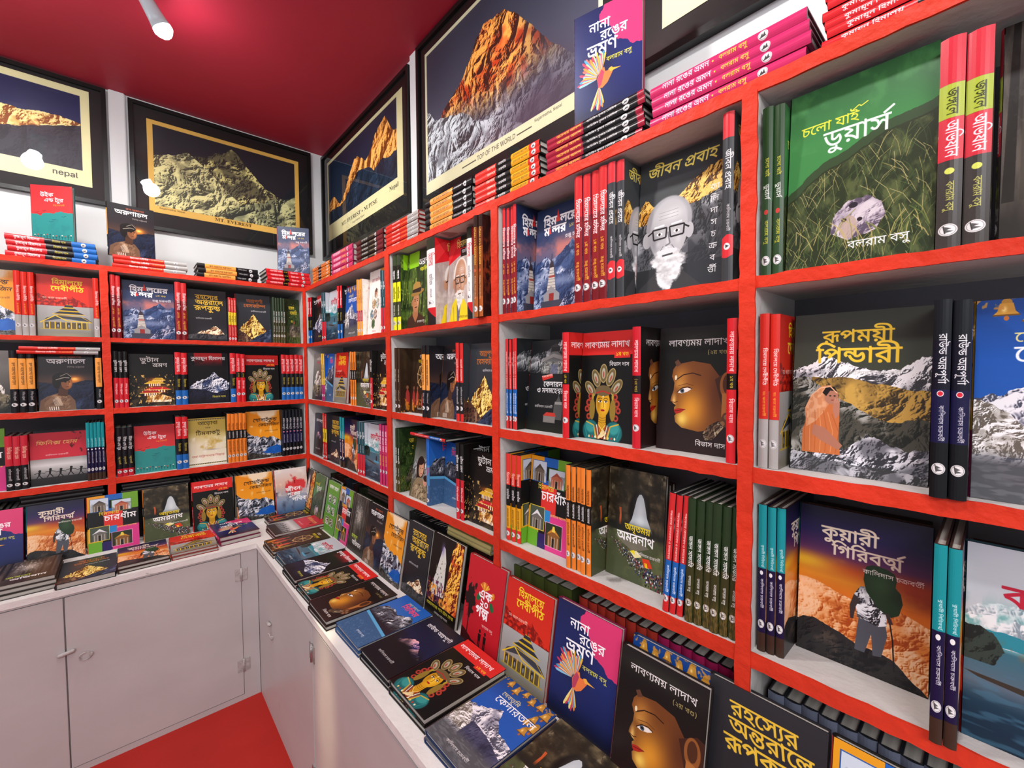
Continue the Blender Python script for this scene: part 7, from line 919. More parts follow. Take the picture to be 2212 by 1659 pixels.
def f_sikkim():
    c = page('2a5ca4'); c.grad((0, '1e5ab0'), (.36, '2a66b4'), (1, '2a66b4')); c.mount([(0, .42), (.12, .32), (.22, .3), (.34, .34), (.48, .26), (.58, .24), (.66, .3)], '24262e', '5a5e6a', 'dfe3ea', 9, 5, .04, k=14, snow=.45); c.put(np.clip((c.Y - .5) * 14, 0, 1), '24202a'); c.poly([(0, .56), (.66, .66), (.66, .7), (0, .6)], '5aa4d0'); c.poly([(0, .6), (.66, .7), (.66, 1), (0, 1)], '3a5c84'); c.put(np.clip((c.n(50, 5, 2) - .6) * 8, 0, 1) * (c.Y > .72), '5c7ea4', .6)
    c.text('সেরা সামর্থ্যে', .34, .07, .06, 'd8e090', .012, 'c'); c.text('সিকিম', .38, .13, .15, 'e84a6a', .03, 'c'); c.text(BB, .4, .85, .05, 'd8e0e8', .01, 'c'); return c
def s_sikkim(): return spine([(0, .4, '2262b8'), (.4, .7, '4a84b8'), (.7, 1, '3a5c88')], [('সিকিম', .4, .58, 'd0304a', .66), (BB, .7, .82, 'e8eef4', .5)], ('e8e8e8', '333333', .92))
def f_hathat():
    c = page('17110e'); c.poly([(.08, .68), (.14, .5), (.22, .2), (.25, .12), (.29, .14), (.34, .3), (.36, .72), (.1, .76)], 'd8d6cc'); c.glow(.24, .16, .05, .1, '7a68a8', .7); c.put(np.clip((c.n(34, 5, 2) - .68) * 12, 0, 1) * (c.Y > .3) * (abs(c.X - .24) < .12), '5a5c50', .8)
    m = c.poly(jagged([(.38, .72), (.41, .4), (.45, .1), (.5, .0), (.66, .0), (.66, .84), (.36, .84)], .03, 3), 'c85a18'); c.relief(m, '5a140a', 'd8481a', 'ffc850', 7, 8, k=12, snow=.6, ax=2.5); c.put(np.clip((c.n(16, 6, 4) - .5) * 7, 0, 1) * (c.Y > .62) * (c.Y < .84), 'f09a30', .9); c.put(np.clip((c.n(26, 16, 3) - .52) * 9, 0, 1) * (c.Y > .56) * (c.Y < .84) * (c.X < .4), '5a1a3c', .9); c.rect(0, .835, .66, 1, '100c0a')
    c.text('অমরনাথের পথে হঠাৎ দেখা', .32, .86, .072, 'e8e040', .018, 'c', fit=.58); c.text('বেদাব্রত চট্টোপাধ্যায়', .36, .93, .042, 'f0f0f0', .01, 'c'); return c
def s_hathat(): return spine([(0, 1, '1c120e')], [('অমরনাথের পথে হঠাৎ দেখা', .1, .6, 'e8e040', .5)])
def f_galpo():
    c = page('c01f2a'); c.put(np.clip(c.Y - .3, 0, 1), '98101c', .4); n = c.n(18, 4, 4)
    r = np.hypot((c.X - .1) / .09, (c.Y - .47) / .2) + (n - .5) * 1.2; c.put(np.clip((1 - r) * 8, 0, 1), '26140f'); c.line([(.1, .5), (.1, .9)], .016, '26140f'); c.poly(jagged([(0, .84), (.2, .92), (.45, .97), (.66, .94)], .02, 2) + [(.66, 1), (0, 1)], '3a1014')
    for x in (.33, .42): c.ell(x, .77, .016, .02, '1c1010'); c.poly([(x - .025, .8), (x + .025, .8), (x + .02, .88), (x - .02, .88)], '1c1010'); c.line([(x - .01, .88), (x - .012, .97)], .014, '1c1010'); c.line([(x + .01, .88), (x + .012, .97)], .014, '1c1010')
    for k in range(7): a = -math.pi * (.2 + .6 * k / 6); c.ray(.33, .33, a, .1, .02, ['e8a030', 'f0c040', 'd86a2c'][k % 3])
    c.ell(.24, .42, .03, .05, '1f6a3c', rot=.5); c.ell(.47, .46, .03, .05, '1f6a3c', rot=-.5); c.ell(.47, .34, .03, .04, 'e08a2c', rot=.5)
    c.text('এক', .24, .33, .17, 'fafafa', .035); c.text('২০', .27, .43, .15, 'fafafa', .035); c.text('গল্প', .21, .52, .19, 'fafafa', .035); c.text(BB, .44, .69, .05, 'f0d8d0', .012, 'c'); return c
def s_galpo(): return spine([(0, 1, 'b81c28')], [('এক ২০ গল্প', .1, .5, 'ffffff', .6), (BB, .6, .8, 'ffffff', .5)])
def tiles(bg, k2):
    c = page(bg); R = .055
    for i in range(3):
        for j in range(2):
            x = .2 + j * .24; y = .34 + i * .22; c.rect(x - .085, y - .075, x + .085, y + .075, 'd8d0dc'); m = c.rect(x - .078, y - .068, x + .078, y + .068, '3a4430'); c.relief(m, '2c3424', k2, 'e0dcd0', 10, i * 5 + j, k=9, snow=.5)
    c.text('জঙ্গল মহল', .33, .08, .13, 'f4f4f4', .03, 'c'); return c
def f_tilek(): return tiles('17171a', '8a5a6a')
def f_tileg(): return tiles('5a9a34', '6a8a5c')
def s_tile(): return spine([(0, 1, '1c1c20')], [('জঙ্গল মহল', .1, .5, 'ffffff', .6)])
def f_achena():
    return page('3c1016')
def s_achena(): return spine([(0, .42, '9a1c34'), (.42, .94, '141214'), (.94, 1, '9a1c34')], [('অচেনার আনন্দ', .12, .4, 'e8c83a', .7), ('অভিজিৎ কুমার ভৌমিক', .46, .76, 'f4f4f4', .52)], ('e8e8e8', '333333', .84))
def s_ghure(): return spine([(0, .18, '5a1a20'), (.18, .78, '1a1714'), (.78, 1, '6a1c24')], [('যাত্রা অমৃত কুম্ভ', .22, .45, 'f0f0e8', .66), (KD, .52, .7, 'd8b890', .5)], ('e8e8e8', '333333', .74))
def f_mother():
    c = page('5c6258'); c.grad((0, '3a4438'), (.4, '7a8078'), (1, '6a6450')); c.mount([(0, .4), (.15, .36), (.3, .3), (.5, .34), (.66, .3)], '4a5050', '8a9090', 'd4d8d8', 8, 4, .04, k=11, bottom=.7, snow=.5); c.put(np.clip((c.Y - .5) * 3, 0, 1), '4a4a38', .7)
    c.ell(.26, .48, .14, .19, '241a16'); c.poly([(.13, .45), (.16, .7), (.3, .72), (.38, .46)], '241a16'); c.ell(.29, .5, .085, .13, 'c09070'); c.glow(.32, .52, .05, .09, 'dcae8c', .8); c.ell(.24, .38, .1, .06, '1c1412')
    for x in (.27, .335): c.ell(x, .49, .016, .007, '1c1210')
    c.ell(.31, .575, .02, .009, 'a04038'); c.line([(.305, .5), (.315, .54)], .005, '8a5c44'); c.poly([(.04, 1), (.08, .78), (.18, .66), (.34, .64), (.5, .74), (.6, .84), (.62, 1)], '8a7a5c'); c.relief(c.poly([(.06, 1), (.1, .8), (.3, .74), (.56, .84), (.6, 1)], '7c6c50'), '4c4230', '8a7a5c', 'b4a484', 7, 9, k=8); c.ell(.48, .68, .07, .08, 'c8967c'); c.ell(.48, .63, .075, .05, '2a1c16'); [c.ell(x, .68, .01, .005, '2a1a14') for x in (.46, .505)]; c.ell(.485, .72, .012, .006, 'a04a40'); c.text(KD, .5, .12, .045, 'f0f0f0', .01, 'c'); return c
def f_lotus():
    c = page('5c5a56'); c.grad((0, '8a8680'), (.5, '5a5650'), (1, '1a1a1a'))
    c.mount([(.1, .62), (.2, .45), (.3, .38), (.4, .36), (.5, .46), (.58, .62)], '4a4640', 'b8b0a0', 'f4f0e8', 7, 3, .03, k=11, bottom=.7, snow=.7); c.mount([(0, .7), (.2, .66), (.5, .68), (.66, .72)], '15140f', '6a6048', 'b0a888', 8, 5, .03, k=10, snow=.5); c.put(np.clip((c.Y - .78) * 6, 0, 1), '121212', .9)
    c.text('মহাতীর্থে', .36, .09, .09, 'e0dcd4', .02, 'c'); c.text('মা গঙ্গা', .33, .17, .1, 'b82c34', .03, 'c'); c.text(BB, .3, .9, .045, 'e0e0e0', .01, 'c'); return c
def plain(k):
    def f():
        c = page(k); c.dust(.04); return c
    return f
def s_plain(k, k2=None):
    def f(): return spine([(0, 1, k)] + ([(.7, 1, k2)] if k2 else []), [], None)
    return f
# key: (front, spine, edge/back colour, thickness, words for the look)
TITLES = {
 'debi': (f_debi, s_debi, '8e1e18', .014), 'mandir': (f_mandir, s_mandir, '1a2240', .013), 'rup': (f_rup, s_rup, '222226', .012), 'anna': (f_anna, s_anna, '24262a', .012),
 'jungle': (f_jungle, s_jungle, '1e2c18', .013), 'arun': (f_arun, s_arun, '141418', .013), 'bhutan': (f_bhutan, s_bhutan, '171412', .013), 'kumaun': (f_kumaun, s_kumaun, '131318', .013),
 'lad1': (f_lad1, s_lad1, '1a1414', .018), 'lad2': (f_lad2, s_lad2, '1c1414', .018), 'week': (f_week, s_week, '2a5a5c', .012), 'tado': (f_tado, s_tado, 'c8bc8c', .012),
 'gosai': (f_gosai, s_gosai, '28282c', .012), 'jibonpur': (f_jibonpur, s_jibonpur, '8a7a74', .014), 'round': (f_round, s_round, '11121a', .013), 'home': (f_home, s_home, '5a1820', .013),
 'kuari': (f_kuari, s_kuari, '3a2018', .013), 'char': (f_char, s_char, '1a1816', .012), 'amar': (f_amar, s_amar, '221e18', .012), 'nana': (f_nana, s_nana, '7a1c40', .02),
 'duars': (f_duars, s_duars, '24361e', .013), 'abhi': (f_abhi, s_abhi, '38342f', .02), 'pind': (f_pind, s_pind, '34352e', .014), 'tal': (f_tal, s_tal, '22345c', .014),
 'kash': (f_kash, s_kash, '24404a', .012), 'jibon': (f_jibon, s_jibon, '2c2e30', .015), 'aran': (f_aran, s_aran, '2c3a1e', .016), 'himo': (f_himo, s_himo, '7a2020', .018),
 'manthan': (f_manthan, s_manthan, '2c1412', .014), 'hex': (f_hex, s_hex, 'd0c8bc', .014), 'wheel': (f_wheel, s_wheel, '33241a', .013), 'kedar': (f_kedar, s_kedar, '1a1c1e', .009),
 'sikkim': (f_sikkim, s_sikkim, '284878', .013), 'hathat': (f_hathat, s_hathat, '1a120e', .013), 'galpo': (f_galpo, s_galpo, '8a1620', .014), 'tilek': (f_tilek, s_tile, '1a1a1c', .013),
 'tileg': (f_tileg, s_tile, '3a6a2c', .013), 'achena': (plain('3a1218'), s_achena, '1c1014', .014), 'ghure': (plain('4a1a1c'), s_ghure, '3a1618', .013), 'mother': (f_mother, s_jungle, '4c5048', .013),
 'lotus': (f_lotus, s_round, '2a2826', .013), 'olive': (plain('3c4426'), s_plain('4a5428'), '3c4426', .022), 'redplain': (plain('4a1c1c'), s_plain('b0382c'), '3a1c1a', .014),
 'pinkplain': (plain('3c1a2c'), s_plain('a82458'), '24181c', .016), 'greyplain': (plain('2c3038'), s_plain('6c7488'), '24262c', .016), 'blackplain': (plain('1a1a1c'), s_plain('1c1a1c'), '1a1a1c', .014),
 'cream': (plain('b0a468'), s_plain('b8ac70'), 'a89c60', .012),
}
# ---------------------------------------------------------------- wall posters (print only)
def p_nepal():
    c = Cv(709, 420, 'e8e0b8'); L = c.W; c.rect(0, 0, L, 1, 'e6deb0'); X0, Y0, X1, Y1 = .12, .07, L - .07, .84
    c.rect(X0, Y0, X1, Y1, '1c2858'); m0 = c.rect(X0, Y0, X1, Y1, '1c2858', 0); a = c.a.copy()
    c.put(m0 * np.clip((.5 - c.Y) * 2, 0, 1), '141c48', .5); c.put(m0 * np.clip((c.n(5, 8, 5, .5) - .55) * 4, 0, 1) * (c.Y < .4) * (c.X > .8), '8a7c84', .7)
    c.mount([(0, .5), (.3, .4), (.6, .42), (.85, .38), (1.1, .35), (1.35, .33), (1.5, .34), (L, .35)], '8a4a1c', 'd09a4c', 'f6e4a0', 8, 6, .04, k=14, bottom=.62, snow=.75); c.mount([(0, .62), (.4, .6), (.8, .6), (1.06, .56), (1.25, .5), (1.45, .43), (L, .37)], '20202a', '34343e', '50505c', 5, 3, .03, k=5, bottom=.85, snow=.2)
    c.a = a * (1 - m0[:, :, None]) + c.a * m0[:, :, None]; c.text('nepal', X1 - .13, .875, .085, '30303a', .02, 'c'); return c
def p_everest():
    c = Cv(709, 460, 'e2b85c'); L = c.W; X0, Y0, X1, Y1 = .05, .045, L - .05, .925; c.rect(X0, Y0, X1, Y1, '1a1e26'); m0 = c.rect(X0, Y0, X1, Y1, '1a1e26', 0); a = c.a.copy(); c.put(m0 * np.clip((.7 - c.Y), 0, 1), '262c38', .5)
    c.mount([(.4, .3), (.5, .26), (.6, .2), (.69, .17), (.79, .08), (.88, .17), (1.0, .31), (1.15, .47), (1.28, .53), (1.4, .56), (L, .6)], '2c2a24', '6c6648', 'e0d48c', 8, 5, .03, k=15, bottom=.95, snow=.42, ax=.8); c.mount([(0, .4), (.15, .35), (.25, .32), (.35, .26), (.46, .34), (.55, .4), (.65, .52), (.8, .66), (.95, .8), (1.1, .9)], '4a4a38', 'a8a074', 'e8dfa4', 7, 9, .03, k=13, bottom=.95, snow=.6)
    c.mount([(.7, .88), (.86, .74), (1.0, .68), (1.15, .62), (1.28, .56), (1.39, .53), (L, .46)], '30342c', '8a8a68', 'd0cc98', 7, 14, .03, k=12, bottom=.95, snow=.5); c.a = a * (1 - m0[:, :, None]) + c.a * m0[:, :, None]
    c.text('MT. EVEREST#', .79, .935, .062, '3a2810', .012, 'c', wide=1.1); c.text('Sagarmatha, Nepal', .2, .935, .03, '3a2810', .0, 'c'); return c
def p_nuptse():
    c = Cv(1060, 520, 'ebe3b6'); L = c.W; X0, Y0, X1, Y1 = .04, .04, L - .12, .8; c.rect(X0, Y0, X1, Y1, '22324a'); m0 = c.rect(X0, Y0, X1, Y1, '22324a', 0); a = c.a.copy(); c.put(m0 * (c.Y < .5), '1c2c44', .6)
    c.mount([(0, .56), (.06, .54), (.23, .49), (.43, .63), (.55, .55), (.66, .45), (.88, .25), (1.0, .27), (1.07, .31), (1.19, .38), (1.32, .32), (1.49, .18), (1.66, .11), (1.74, .2), (1.85, .32), (L, .4)], '7a3c10', 'e08a2c', 'ffc870', 6, 6, .04, k=13, bottom=.8, snow=.75, ax=1.4); c.mount([(0, .66), (.2, .64), (.43, .66), (.6, .62), (.8, .5), (1.0, .42), (1.19, .46), (1.4, .56), (1.6, .5), (1.8, .54), (L, .5)], '141c28', '24344a', '3c4e68', 7, 4, .04, k=8, bottom=.85, snow=.3)
    c.a = a * (1 - m0[:, :, None]) + c.a * m0[:, :, None]; c.text('MT. EVEREST • NUPTSE#', .96, .865, .075, '20201c', .004, 'c', wide=1.35); c.text('Nepal#', 1.84, .84, .075, '20201c', .004, 'c', wide=1.2); c.text('Sagarmatha, Nepal', .96, .94, .035, '40403a', 0, 'c', wide=1.3); return c
def p_top():
    c = Cv(1004, 640, 'ece6c4'); L = c.W; X0, Y0, X1, Y1 = .025, .025, L - .025, .915; c.rect(X0, Y0, X1, Y1, '3a4254'); m0 = c.rect(X0, Y0, X1, Y1, '3a4254', 0); a = c.a.copy(); c.put(m0 * np.exp(-((c.Y - .65) / .3) ** 2), '5c5c70', .6); c.put(m0 * np.exp(-(((c.X - 1.0) / .4) ** 2 + ((c.Y - .85) / .2) ** 2)), '5a3a50', .8)
    m = c.mount([(.12, .62), (.22, .51), (.35, .45), (.47, .39), (.62, .22), (.69, .18), (.8, .2), (.88, .21), (.96, .27), (1.11, .43), (1.24, .59), (1.38, .72), (L, .8)], '3c1a12', 'd0461a', 'ffc060', 8, 6, .025, k=14, bottom=.9, snow=.62, ax=1.2)
    g = m * np.clip((c.Y - .5 - .25 * np.clip(c.X - .5, 0, 1) + .3 * np.clip(c.X - .75, 0, 1)) * 5, 0, 1); c.relief(g, '34303a', '7a7884', 'd8dae0', 9, 12, k=13, snow=.45); c.put(m * np.clip((c.X - .95) * 4, 0, 1), '4a4a5a', .5)
    c.mount([(0, .42), (.06, .44), (.13, .52), (.3, .56), (.47, .61), (.61, .73), (.78, .78), (.92, .86), (1.1, .93)], '3c3c40', '8a8c94', 'e4e8ec', 8, 15, .03, k=12, bottom=.93, snow=.6); c.put(np.exp(-(((c.X - 1.15) / .35) ** 2 + ((c.Y - .86) / .14) ** 2)) * m0, '5c4a5c', .85); c.a = a * (1 - m0[:, :, None]) + c.a * m0[:, :, None]
    c.text('TOP OF THE WORLD', .79, .94, .045, '2a2420', .01, 'c', wide=.95); c.rect(.45, .955, .6, .962, '4a4438'); c.rect(.98, .955, 1.1, .962, '4a4438'); c.text('Sagarmatha, Nepal', 1.12, .93, .026, '4a4438', 0, 'l'); return c
def p_blank(): return Cv(60, 40, 'e4dfc0')
POSTERS = {'nepal': p_nepal, 'everest': p_everest, 'nuptse': p_nuptse, 'top': p_top, 'blank': p_blank}
# kind, wall, title, place, count, x, pitch, depth, z, width, thickness, height, lean, turn, tag, spare
ROWS = [
 ('spine',2,'kumaun','A1',2,0.014,0.0271,0.012,1.5057,0.143,0.0222,0.2335,0.0,0.0,'',0),
 ('face',2,'kumaun','A1',1,0.0693,0.0,0.016,1.5057,0.12,0.014,0.235,4.0,0.0,'',0),
 ('spine',2,'kash','A1',2,0.2194,0.024,0.012,1.5057,0.143,0.0222,0.231,0.0,0.0,'',0),
 ('face',2,'kash','A1',1,0.2684,0.0,0.016,1.5057,0.13,0.014,0.2314,4.0,0.0,'',0),
 ('spine',2,'kumaun','A1',2,0.423,0.0287,0.012,1.5057,0.143,0.0222,0.2325,0.0,0.0,'b',0),
 ('face',2,'tal','A1',1,0.4814,0.0,0.016,1.5057,0.15,0.014,0.2201,4.0,0.0,'',0),
 ('spine',2,'hex','A1',3,0.6427,0.0146,0.012,1.5057,0.143,0.0138,0.2278,0.0,0.0,'',0),
 ('face',2,'hex','A1',1,0.6911,0.0,0.03,1.5057,0.1302,0.014,0.2554,4.0,0.0,'',0),
 ('spine',2,'kash','A1',2,0.8617,0.0162,0.012,1.5057,0.14,0.0154,0.227,0.0,0.0,'b',0),
 ('face',2,'lotus','A2',1,0.015,0.0,0.02,1.2207,0.14,0.014,0.232,4.0,0.0,'',0),
 ('spine',2,'tal','A2',2,0.1983,0.018,0.012,1.2207,0.143,0.0172,0.228,0.0,0.0,'',0),
 ('face',2,'sikkim','A2',1,0.2353,0.0,0.016,1.2207,0.08,0.014,0.2271,4.0,0.0,'',0),
 ('face',2,'debi','A2',1,0.3293,0.0,0.02,1.2207,0.146,0.014,0.228,4.0,0.0,'',0),
 ('spine',2,'amar','A2',3,0.5566,0.0173,0.012,1.2207,0.143,0.0165,0.2253,0.0,0.0,'',0),
 ('face',2,'amar','A2',1,0.6097,0.0,0.016,1.2207,0.13,0.014,0.224,4.0,0.0,'',0),
 ('spine',2,'bhutan','A2',1,0.7545,0.0254,0.012,1.2207,0.143,0.0222,0.2234,0.0,0.0,'',0),
 ('face',2,'bhutan','A2',1,0.7809,0.0,0.016,1.2207,0.118,0.014,0.2238,4.0,0.0,'',0),
 ('face',2,'round','A3',1,0.015,0.0,0.02,0.937,0.13,0.014,0.2107,4.0,0.0,'',0),
 ('spine',2,'rup','A3',2,0.1987,0.0246,0.012,0.937,0.143,0.0222,0.2246,0.0,0.0,'',0),
 ('face',2,'rup','A3',1,0.2489,0.0,0.016,0.937,0.14,0.014,0.2174,4.0,0.0,'',0),
 ('spine',2,'kuari','A3',2,0.4218,0.025,0.012,0.937,0.143,0.0222,0.2241,0.0,0.0,'',0),
 ('face',2,'kuari','A3',1,0.4727,0.0,0.016,0.937,0.12,0.014,0.2174,4.0,0.0,'',0),
 ('spine',2,'kash','A3',3,0.6185,0.0214,0.012,0.937,0.143,0.0206,0.2205,0.0,0.0,'',0),
 ('face',2,'kash','A3',1,0.6836,0.0,0.016,0.937,0.14,0.014,0.2175,4.0,0.0,'',0),
 ('spine',2,'nana','A3',3,0.8296,0.0196,0.012,0.937,0.143,0.0188,0.2283,0.0,0.0,'',0),
 ('lie',2,'blackplain','AL',2,0.905,0.0145,0.02,0.8625,0.14,0.0145,0.21,0.0,0.0,'',0),
 ('lie',2,'amar','AT',5,0.3556,0.0154,0.006,1.7919,0.14,0.0154,0.24,0.0,0.0,'',0),
 ('lie',2,'nana','AT',4,0.6224,0.024,0.006,1.7919,0.14,0.024,0.24,0.0,0.0,'',0),
 ('lie',2,'ghure','AT',5,0.8999,0.0176,0.006,1.7919,0.14,0.0176,0.24,0.0,0.0,'',0),
 ('lie',2,'debi','AT',6,1.1499,0.0143,0.006,1.7919,0.14,0.0143,0.2288,0.0,0.0,'',0),
 ('spine',2,'aran','B1',2,0.96,0.027,0.012,1.5057,0.143,0.0262,0.26,0.0,0.0,'',0),
 ('face',2,'aran','B1',1,1.0149,0.0,0.024,1.5057,0.165,0.014,0.26,4.0,0.0,'',0),
 ('spine',2,'himo','B1',1,1.2054,0.0466,0.004,1.5057,0.143,0.0458,0.2588,0.0,0.0,'',0),
 ('face',2,'himo','B1',1,1.253,0.0,0.038,1.5057,0.1239,0.014,0.26,4.0,0.0,'',0),
 ('spine',2,'himo','B1',1,1.3779,0.024,0.03,1.5057,0.143,0.0232,0.26,0.0,0.0,'b',0),
 ('spine',2,'manthan','B1',2,1.4658,0.0183,-0.012,1.5057,0.143,0.0175,0.26,0.0,0.0,'',0),
 ('spine',2,'wheel','B2',2,0.9642,0.0183,0.012,1.2207,0.143,0.0175,0.2251,0.0,0.0,'',0),
 ('face',2,'wheel','B2',1,1.0019,0.0,0.044,1.2207,0.135,0.014,0.2191,4.0,0.0,'',0),
 ('spine',2,'arun','B2',2,1.172,0.0218,0.0,1.2207,0.143,0.021,0.224,0.0,0.0,'',0),
 ('face',2,'arun','B2',1,1.2166,0.0,0.03,1.2207,0.1255,0.014,0.2236,6.0,0.0,'',0),
 ('spine',2,'anna','B2',2,1.3431,0.0172,0.012,1.2207,0.143,0.0164,0.2249,0.0,0.0,'',0),
 ('face',2,'anna','B2',1,1.3785,0.0,0.024,1.2207,0.1405,0.014,0.2218,4.0,0.0,'',0),
 ('spine',2,'jungle','B3',2,0.96,0.0139,0.012,0.937,0.143,0.0131,0.2258,0.0,0.0,'',0),
 ('face',2,'jungle','B3',1,0.9887,0.0,0.055,0.937,0.14,0.014,0.2065,4.0,0.0,'',0),
 ('face',2,'mother','B3',1,1.04,0.0,0.018,0.937,0.122,0.014,0.2,10.0,0.0,'',0),
 ('spine',2,'sikkim','B3',1,1.1713,0.0199,0.012,0.937,0.143,0.0191,0.2151,0.0,0.0,'',0),
 ('face',2,'sikkim','B3',1,1.1921,0.0,0.058,0.937,0.105,0.014,0.2,4.0,0.0,'',0),
 ('lie',2,'kedar','B3',1,1.3,0.01,0.0,1.1535,0.14,0.01,0.21,0.0,0.0,'top',0),
 ('spine',2,'bhutan','B3',2,1.3375,0.0186,0.012,0.937,0.143,0.0178,0.2208,0.0,0.0,'',0),
 ('face',2,'bhutan','B3',1,1.3757,0.0,0.022,0.937,0.1433,0.014,0.2023,4.0,0.0,'',0),
 ('lie',2,'cream','BL',2,1.478,0.014,0.025,0.8625,0.13,0.014,0.21,0.0,0.0,'',0),
 ('lie',2,'arun','BT',5,1.4342,0.0186,0.006,1.7919,0.14,0.0186,0.24,0.0,0.0,'',0),
 ('lie',2,'char','BT',6,1.6871,0.0156,0.006,1.7919,0.14,0.0156,0.238,0.0,0.0,'',0),
 ('spine',2,'mandir','C1',4,1.553,0.0131,0.012,1.5057,0.143,0.0123,0.26,0.0,0.0,'',0),
 ('face',2,'mandir','C1',1,1.6207,0.0,0.05,1.5057,0.1635,0.014,0.2492,4.0,0.0,'',0),
 ('spine',2,'mandir','C1',4,1.7852,0.0206,0.012,1.5057,0.143,0.0198,0.26,0.0,0.0,'b',0),
 ('spine',2,'jibon','C1',2,1.8685,0.0187,0.012,1.5057,0.143,0.0179,0.26,0.0,0.0,'',0),
 ('face',2,'jibon','C1',1,1.907,0.0,0.048,1.5057,0.1653,0.014,0.26,4.0,0.0,'',0),
 ('spine',2,'jibon','C1',1,2.0861,0.0178,0.012,1.5057,0.143,0.017,0.26,0.0,0.0,'b',0),
 ('spine',2,'kedar','C2',4,1.553,0.0106,0.02,1.2207,0.143,0.0098,0.2251,0.0,0.0,'',0),
 ('face',2,'kedar','C2',1,1.5964,0.0,0.044,1.2207,0.146,0.014,0.2209,7.0,0.0,'',0),
 ('spine',2,'lad1','C2',1,1.7507,0.0198,0.012,1.2207,0.143,0.019,0.2276,0.0,0.0,'',0),
 ('face',2,'lad1','C2',1,1.7715,0.0,0.04,1.2207,0.136,0.018,0.2277,4.0,0.0,'',0),
 ('spine',2,'lad2','C2',1,1.9239,0.0182,0.014,1.2207,0.143,0.0174,0.2269,0.0,0.0,'',0),
 ('face',2,'lad2','C2',1,1.9539,0.0,0.045,1.2207,0.1418,0.018,0.2244,4.0,0.0,'',0),
 ('spine',2,'lad1','C2',1,2.0966,0.0153,0.01,1.2207,0.143,0.0145,0.2269,0.0,0.0,'b',0),
 ('spine',2,'char','C3',3,1.553,0.0174,0.018,0.937,0.143,0.0166,0.2205,0.0,0.0,'',0),
 ('face',2,'char','C3',1,1.6062,0.0,0.038,0.937,0.132,0.014,0.2194,5.0,0.0,'',3),
 ('spine',2,'amar','C3',5,1.7599,0.0135,0.012,0.937,0.143,0.0127,0.2254,0.0,0.0,'',0),
 ('face',2,'amar','C3',1,1.8321,0.0,0.055,0.937,0.1302,0.014,0.2264,4.0,0.0,'',3),
 ('spine',2,'kedar','C3',3,1.9893,0.0121,0.01,0.937,0.143,0.0113,0.216,3.5,0.0,'',0),
 ('spine',2,'jungle','C3',6,2.0307,0.0141,0.01,0.937,0.143,0.0133,0.214,1.5,0.0,'',0),
 ('spine',2,'olive','CL',6,1.484,0.0428,0.05,0.6455,0.13,0.0428,0.2155,0.0,0.0,'',0),
 ('spine',2,'redplain','CL',5,1.766,0.0238,0.05,0.6455,0.13,0.0238,0.2155,0.0,0.0,'',0),
 ('spine',2,'redplain','CL',3,1.888,0.0228,0.05,0.6455,0.13,0.0228,0.2155,0.0,0.0,'b',0),
 ('spine',2,'pinkplain','CL',7,1.96,0.0222,0.05,0.6455,0.13,0.0222,0.2155,0.0,0.0,'',0),
 ('face',2,'nana','CT',1,1.765,0.0,0.035,1.874,0.145,0.018,0.238,0.0,14.0,'',0),
 ('lie',2,'achena','CT',6,1.9493,0.0133,0.006,1.7919,0.14,0.0133,0.2388,0.0,0.0,'',0),
 ('lie',2,'nana','CT',4,2.2006,0.0176,0.006,1.7919,0.14,0.0176,0.2355,0.0,0.0,'b',0),
 ('spine',2,'duars','D1',2,2.143,0.0145,0.012,1.5057,0.143,0.0137,0.2429,0.0,0.0,'',0),
 ('face',2,'duars','D1',1,2.173,0.0,0.016,1.5057,0.155,0.014,0.2534,4.0,0.0,'',0),
 ('spine',2,'abhi','D1',2,2.329,0.0214,0.012,1.5057,0.143,0.0206,0.2363,0.0,0.0,'',0),
 ('face',2,'abhi','D1',1,2.3777,0.0,0.05,1.5057,0.148,0.014,0.2547,4.0,0.0,'',0),
 ('spine',2,'debi','D2',2,2.143,0.0136,0.012,1.2207,0.143,0.0128,0.2296,0.0,0.0,'',0),
 ('face',2,'pind','D2',1,2.1766,0.0,0.04,1.2207,0.1502,0.014,0.2276,4.0,0.0,'',0),
 ('spine',2,'round','D2',2,2.331,0.0154,-0.006,1.2207,0.143,0.0146,0.2257,0.0,0.0,'',0),
 ('face',2,'tal','D2',1,2.3628,0.0,0.022,1.2207,0.148,0.014,0.2258,4.0,0.0,'',2),
 ('spine',2,'kuari','D3',3,2.143,0.012,0.018,0.937,0.143,0.0112,0.2263,0.0,0.0,'',0),
 ('face',2,'kuari','D3',1,2.1812,0.0,0.07,0.937,0.1491,0.014,0.2235,3.0,0.0,'',3),
 ('spine',2,'kuari','D3',2,2.3372,0.0116,-0.012,0.937,0.143,0.0108,0.232,0.0,0.0,'b',0),
 ('face',2,'kash','D3',1,2.3614,0.0,0.028,0.937,0.148,0.014,0.2269,4.0,0.0,'',2),
 ('spine',2,'greyplain','DL',12,2.15,0.0225,0.05,0.6455,0.13,0.0225,0.2155,0.0,0.0,'',0),
 ('lie',2,'kumaun','DT',6,2.4423,0.0123,0.006,1.7919,0.14,0.0123,0.2242,0.0,0.0,'',0),
 ('flat',1,'abhi','FL',3,-1.042,0.016,-0.292,0.645,0.148,0.016,0.216,0.0,0.0,'',0),
 ('flat',1,'anna','FL',1,-0.893,0.02,-0.32,0.645,0.148,0.02,0.216,0.0,0.0,'',0),
 ('flat',1,'kuari','FL',2,-0.742,0.0135,-0.303,0.645,0.148,0.0135,0.216,0.0,0.0,'',0),
 ('flat',1,'debi','FL',2,-0.59,0.0125,-0.295,0.645,0.148,0.0125,0.216,0.0,-2.0,'',0),
 ('flat',1,'nana','FL',2,-0.43,0.018,-0.262,0.645,0.148,0.018,0.216,0.0,3.0,'',0),
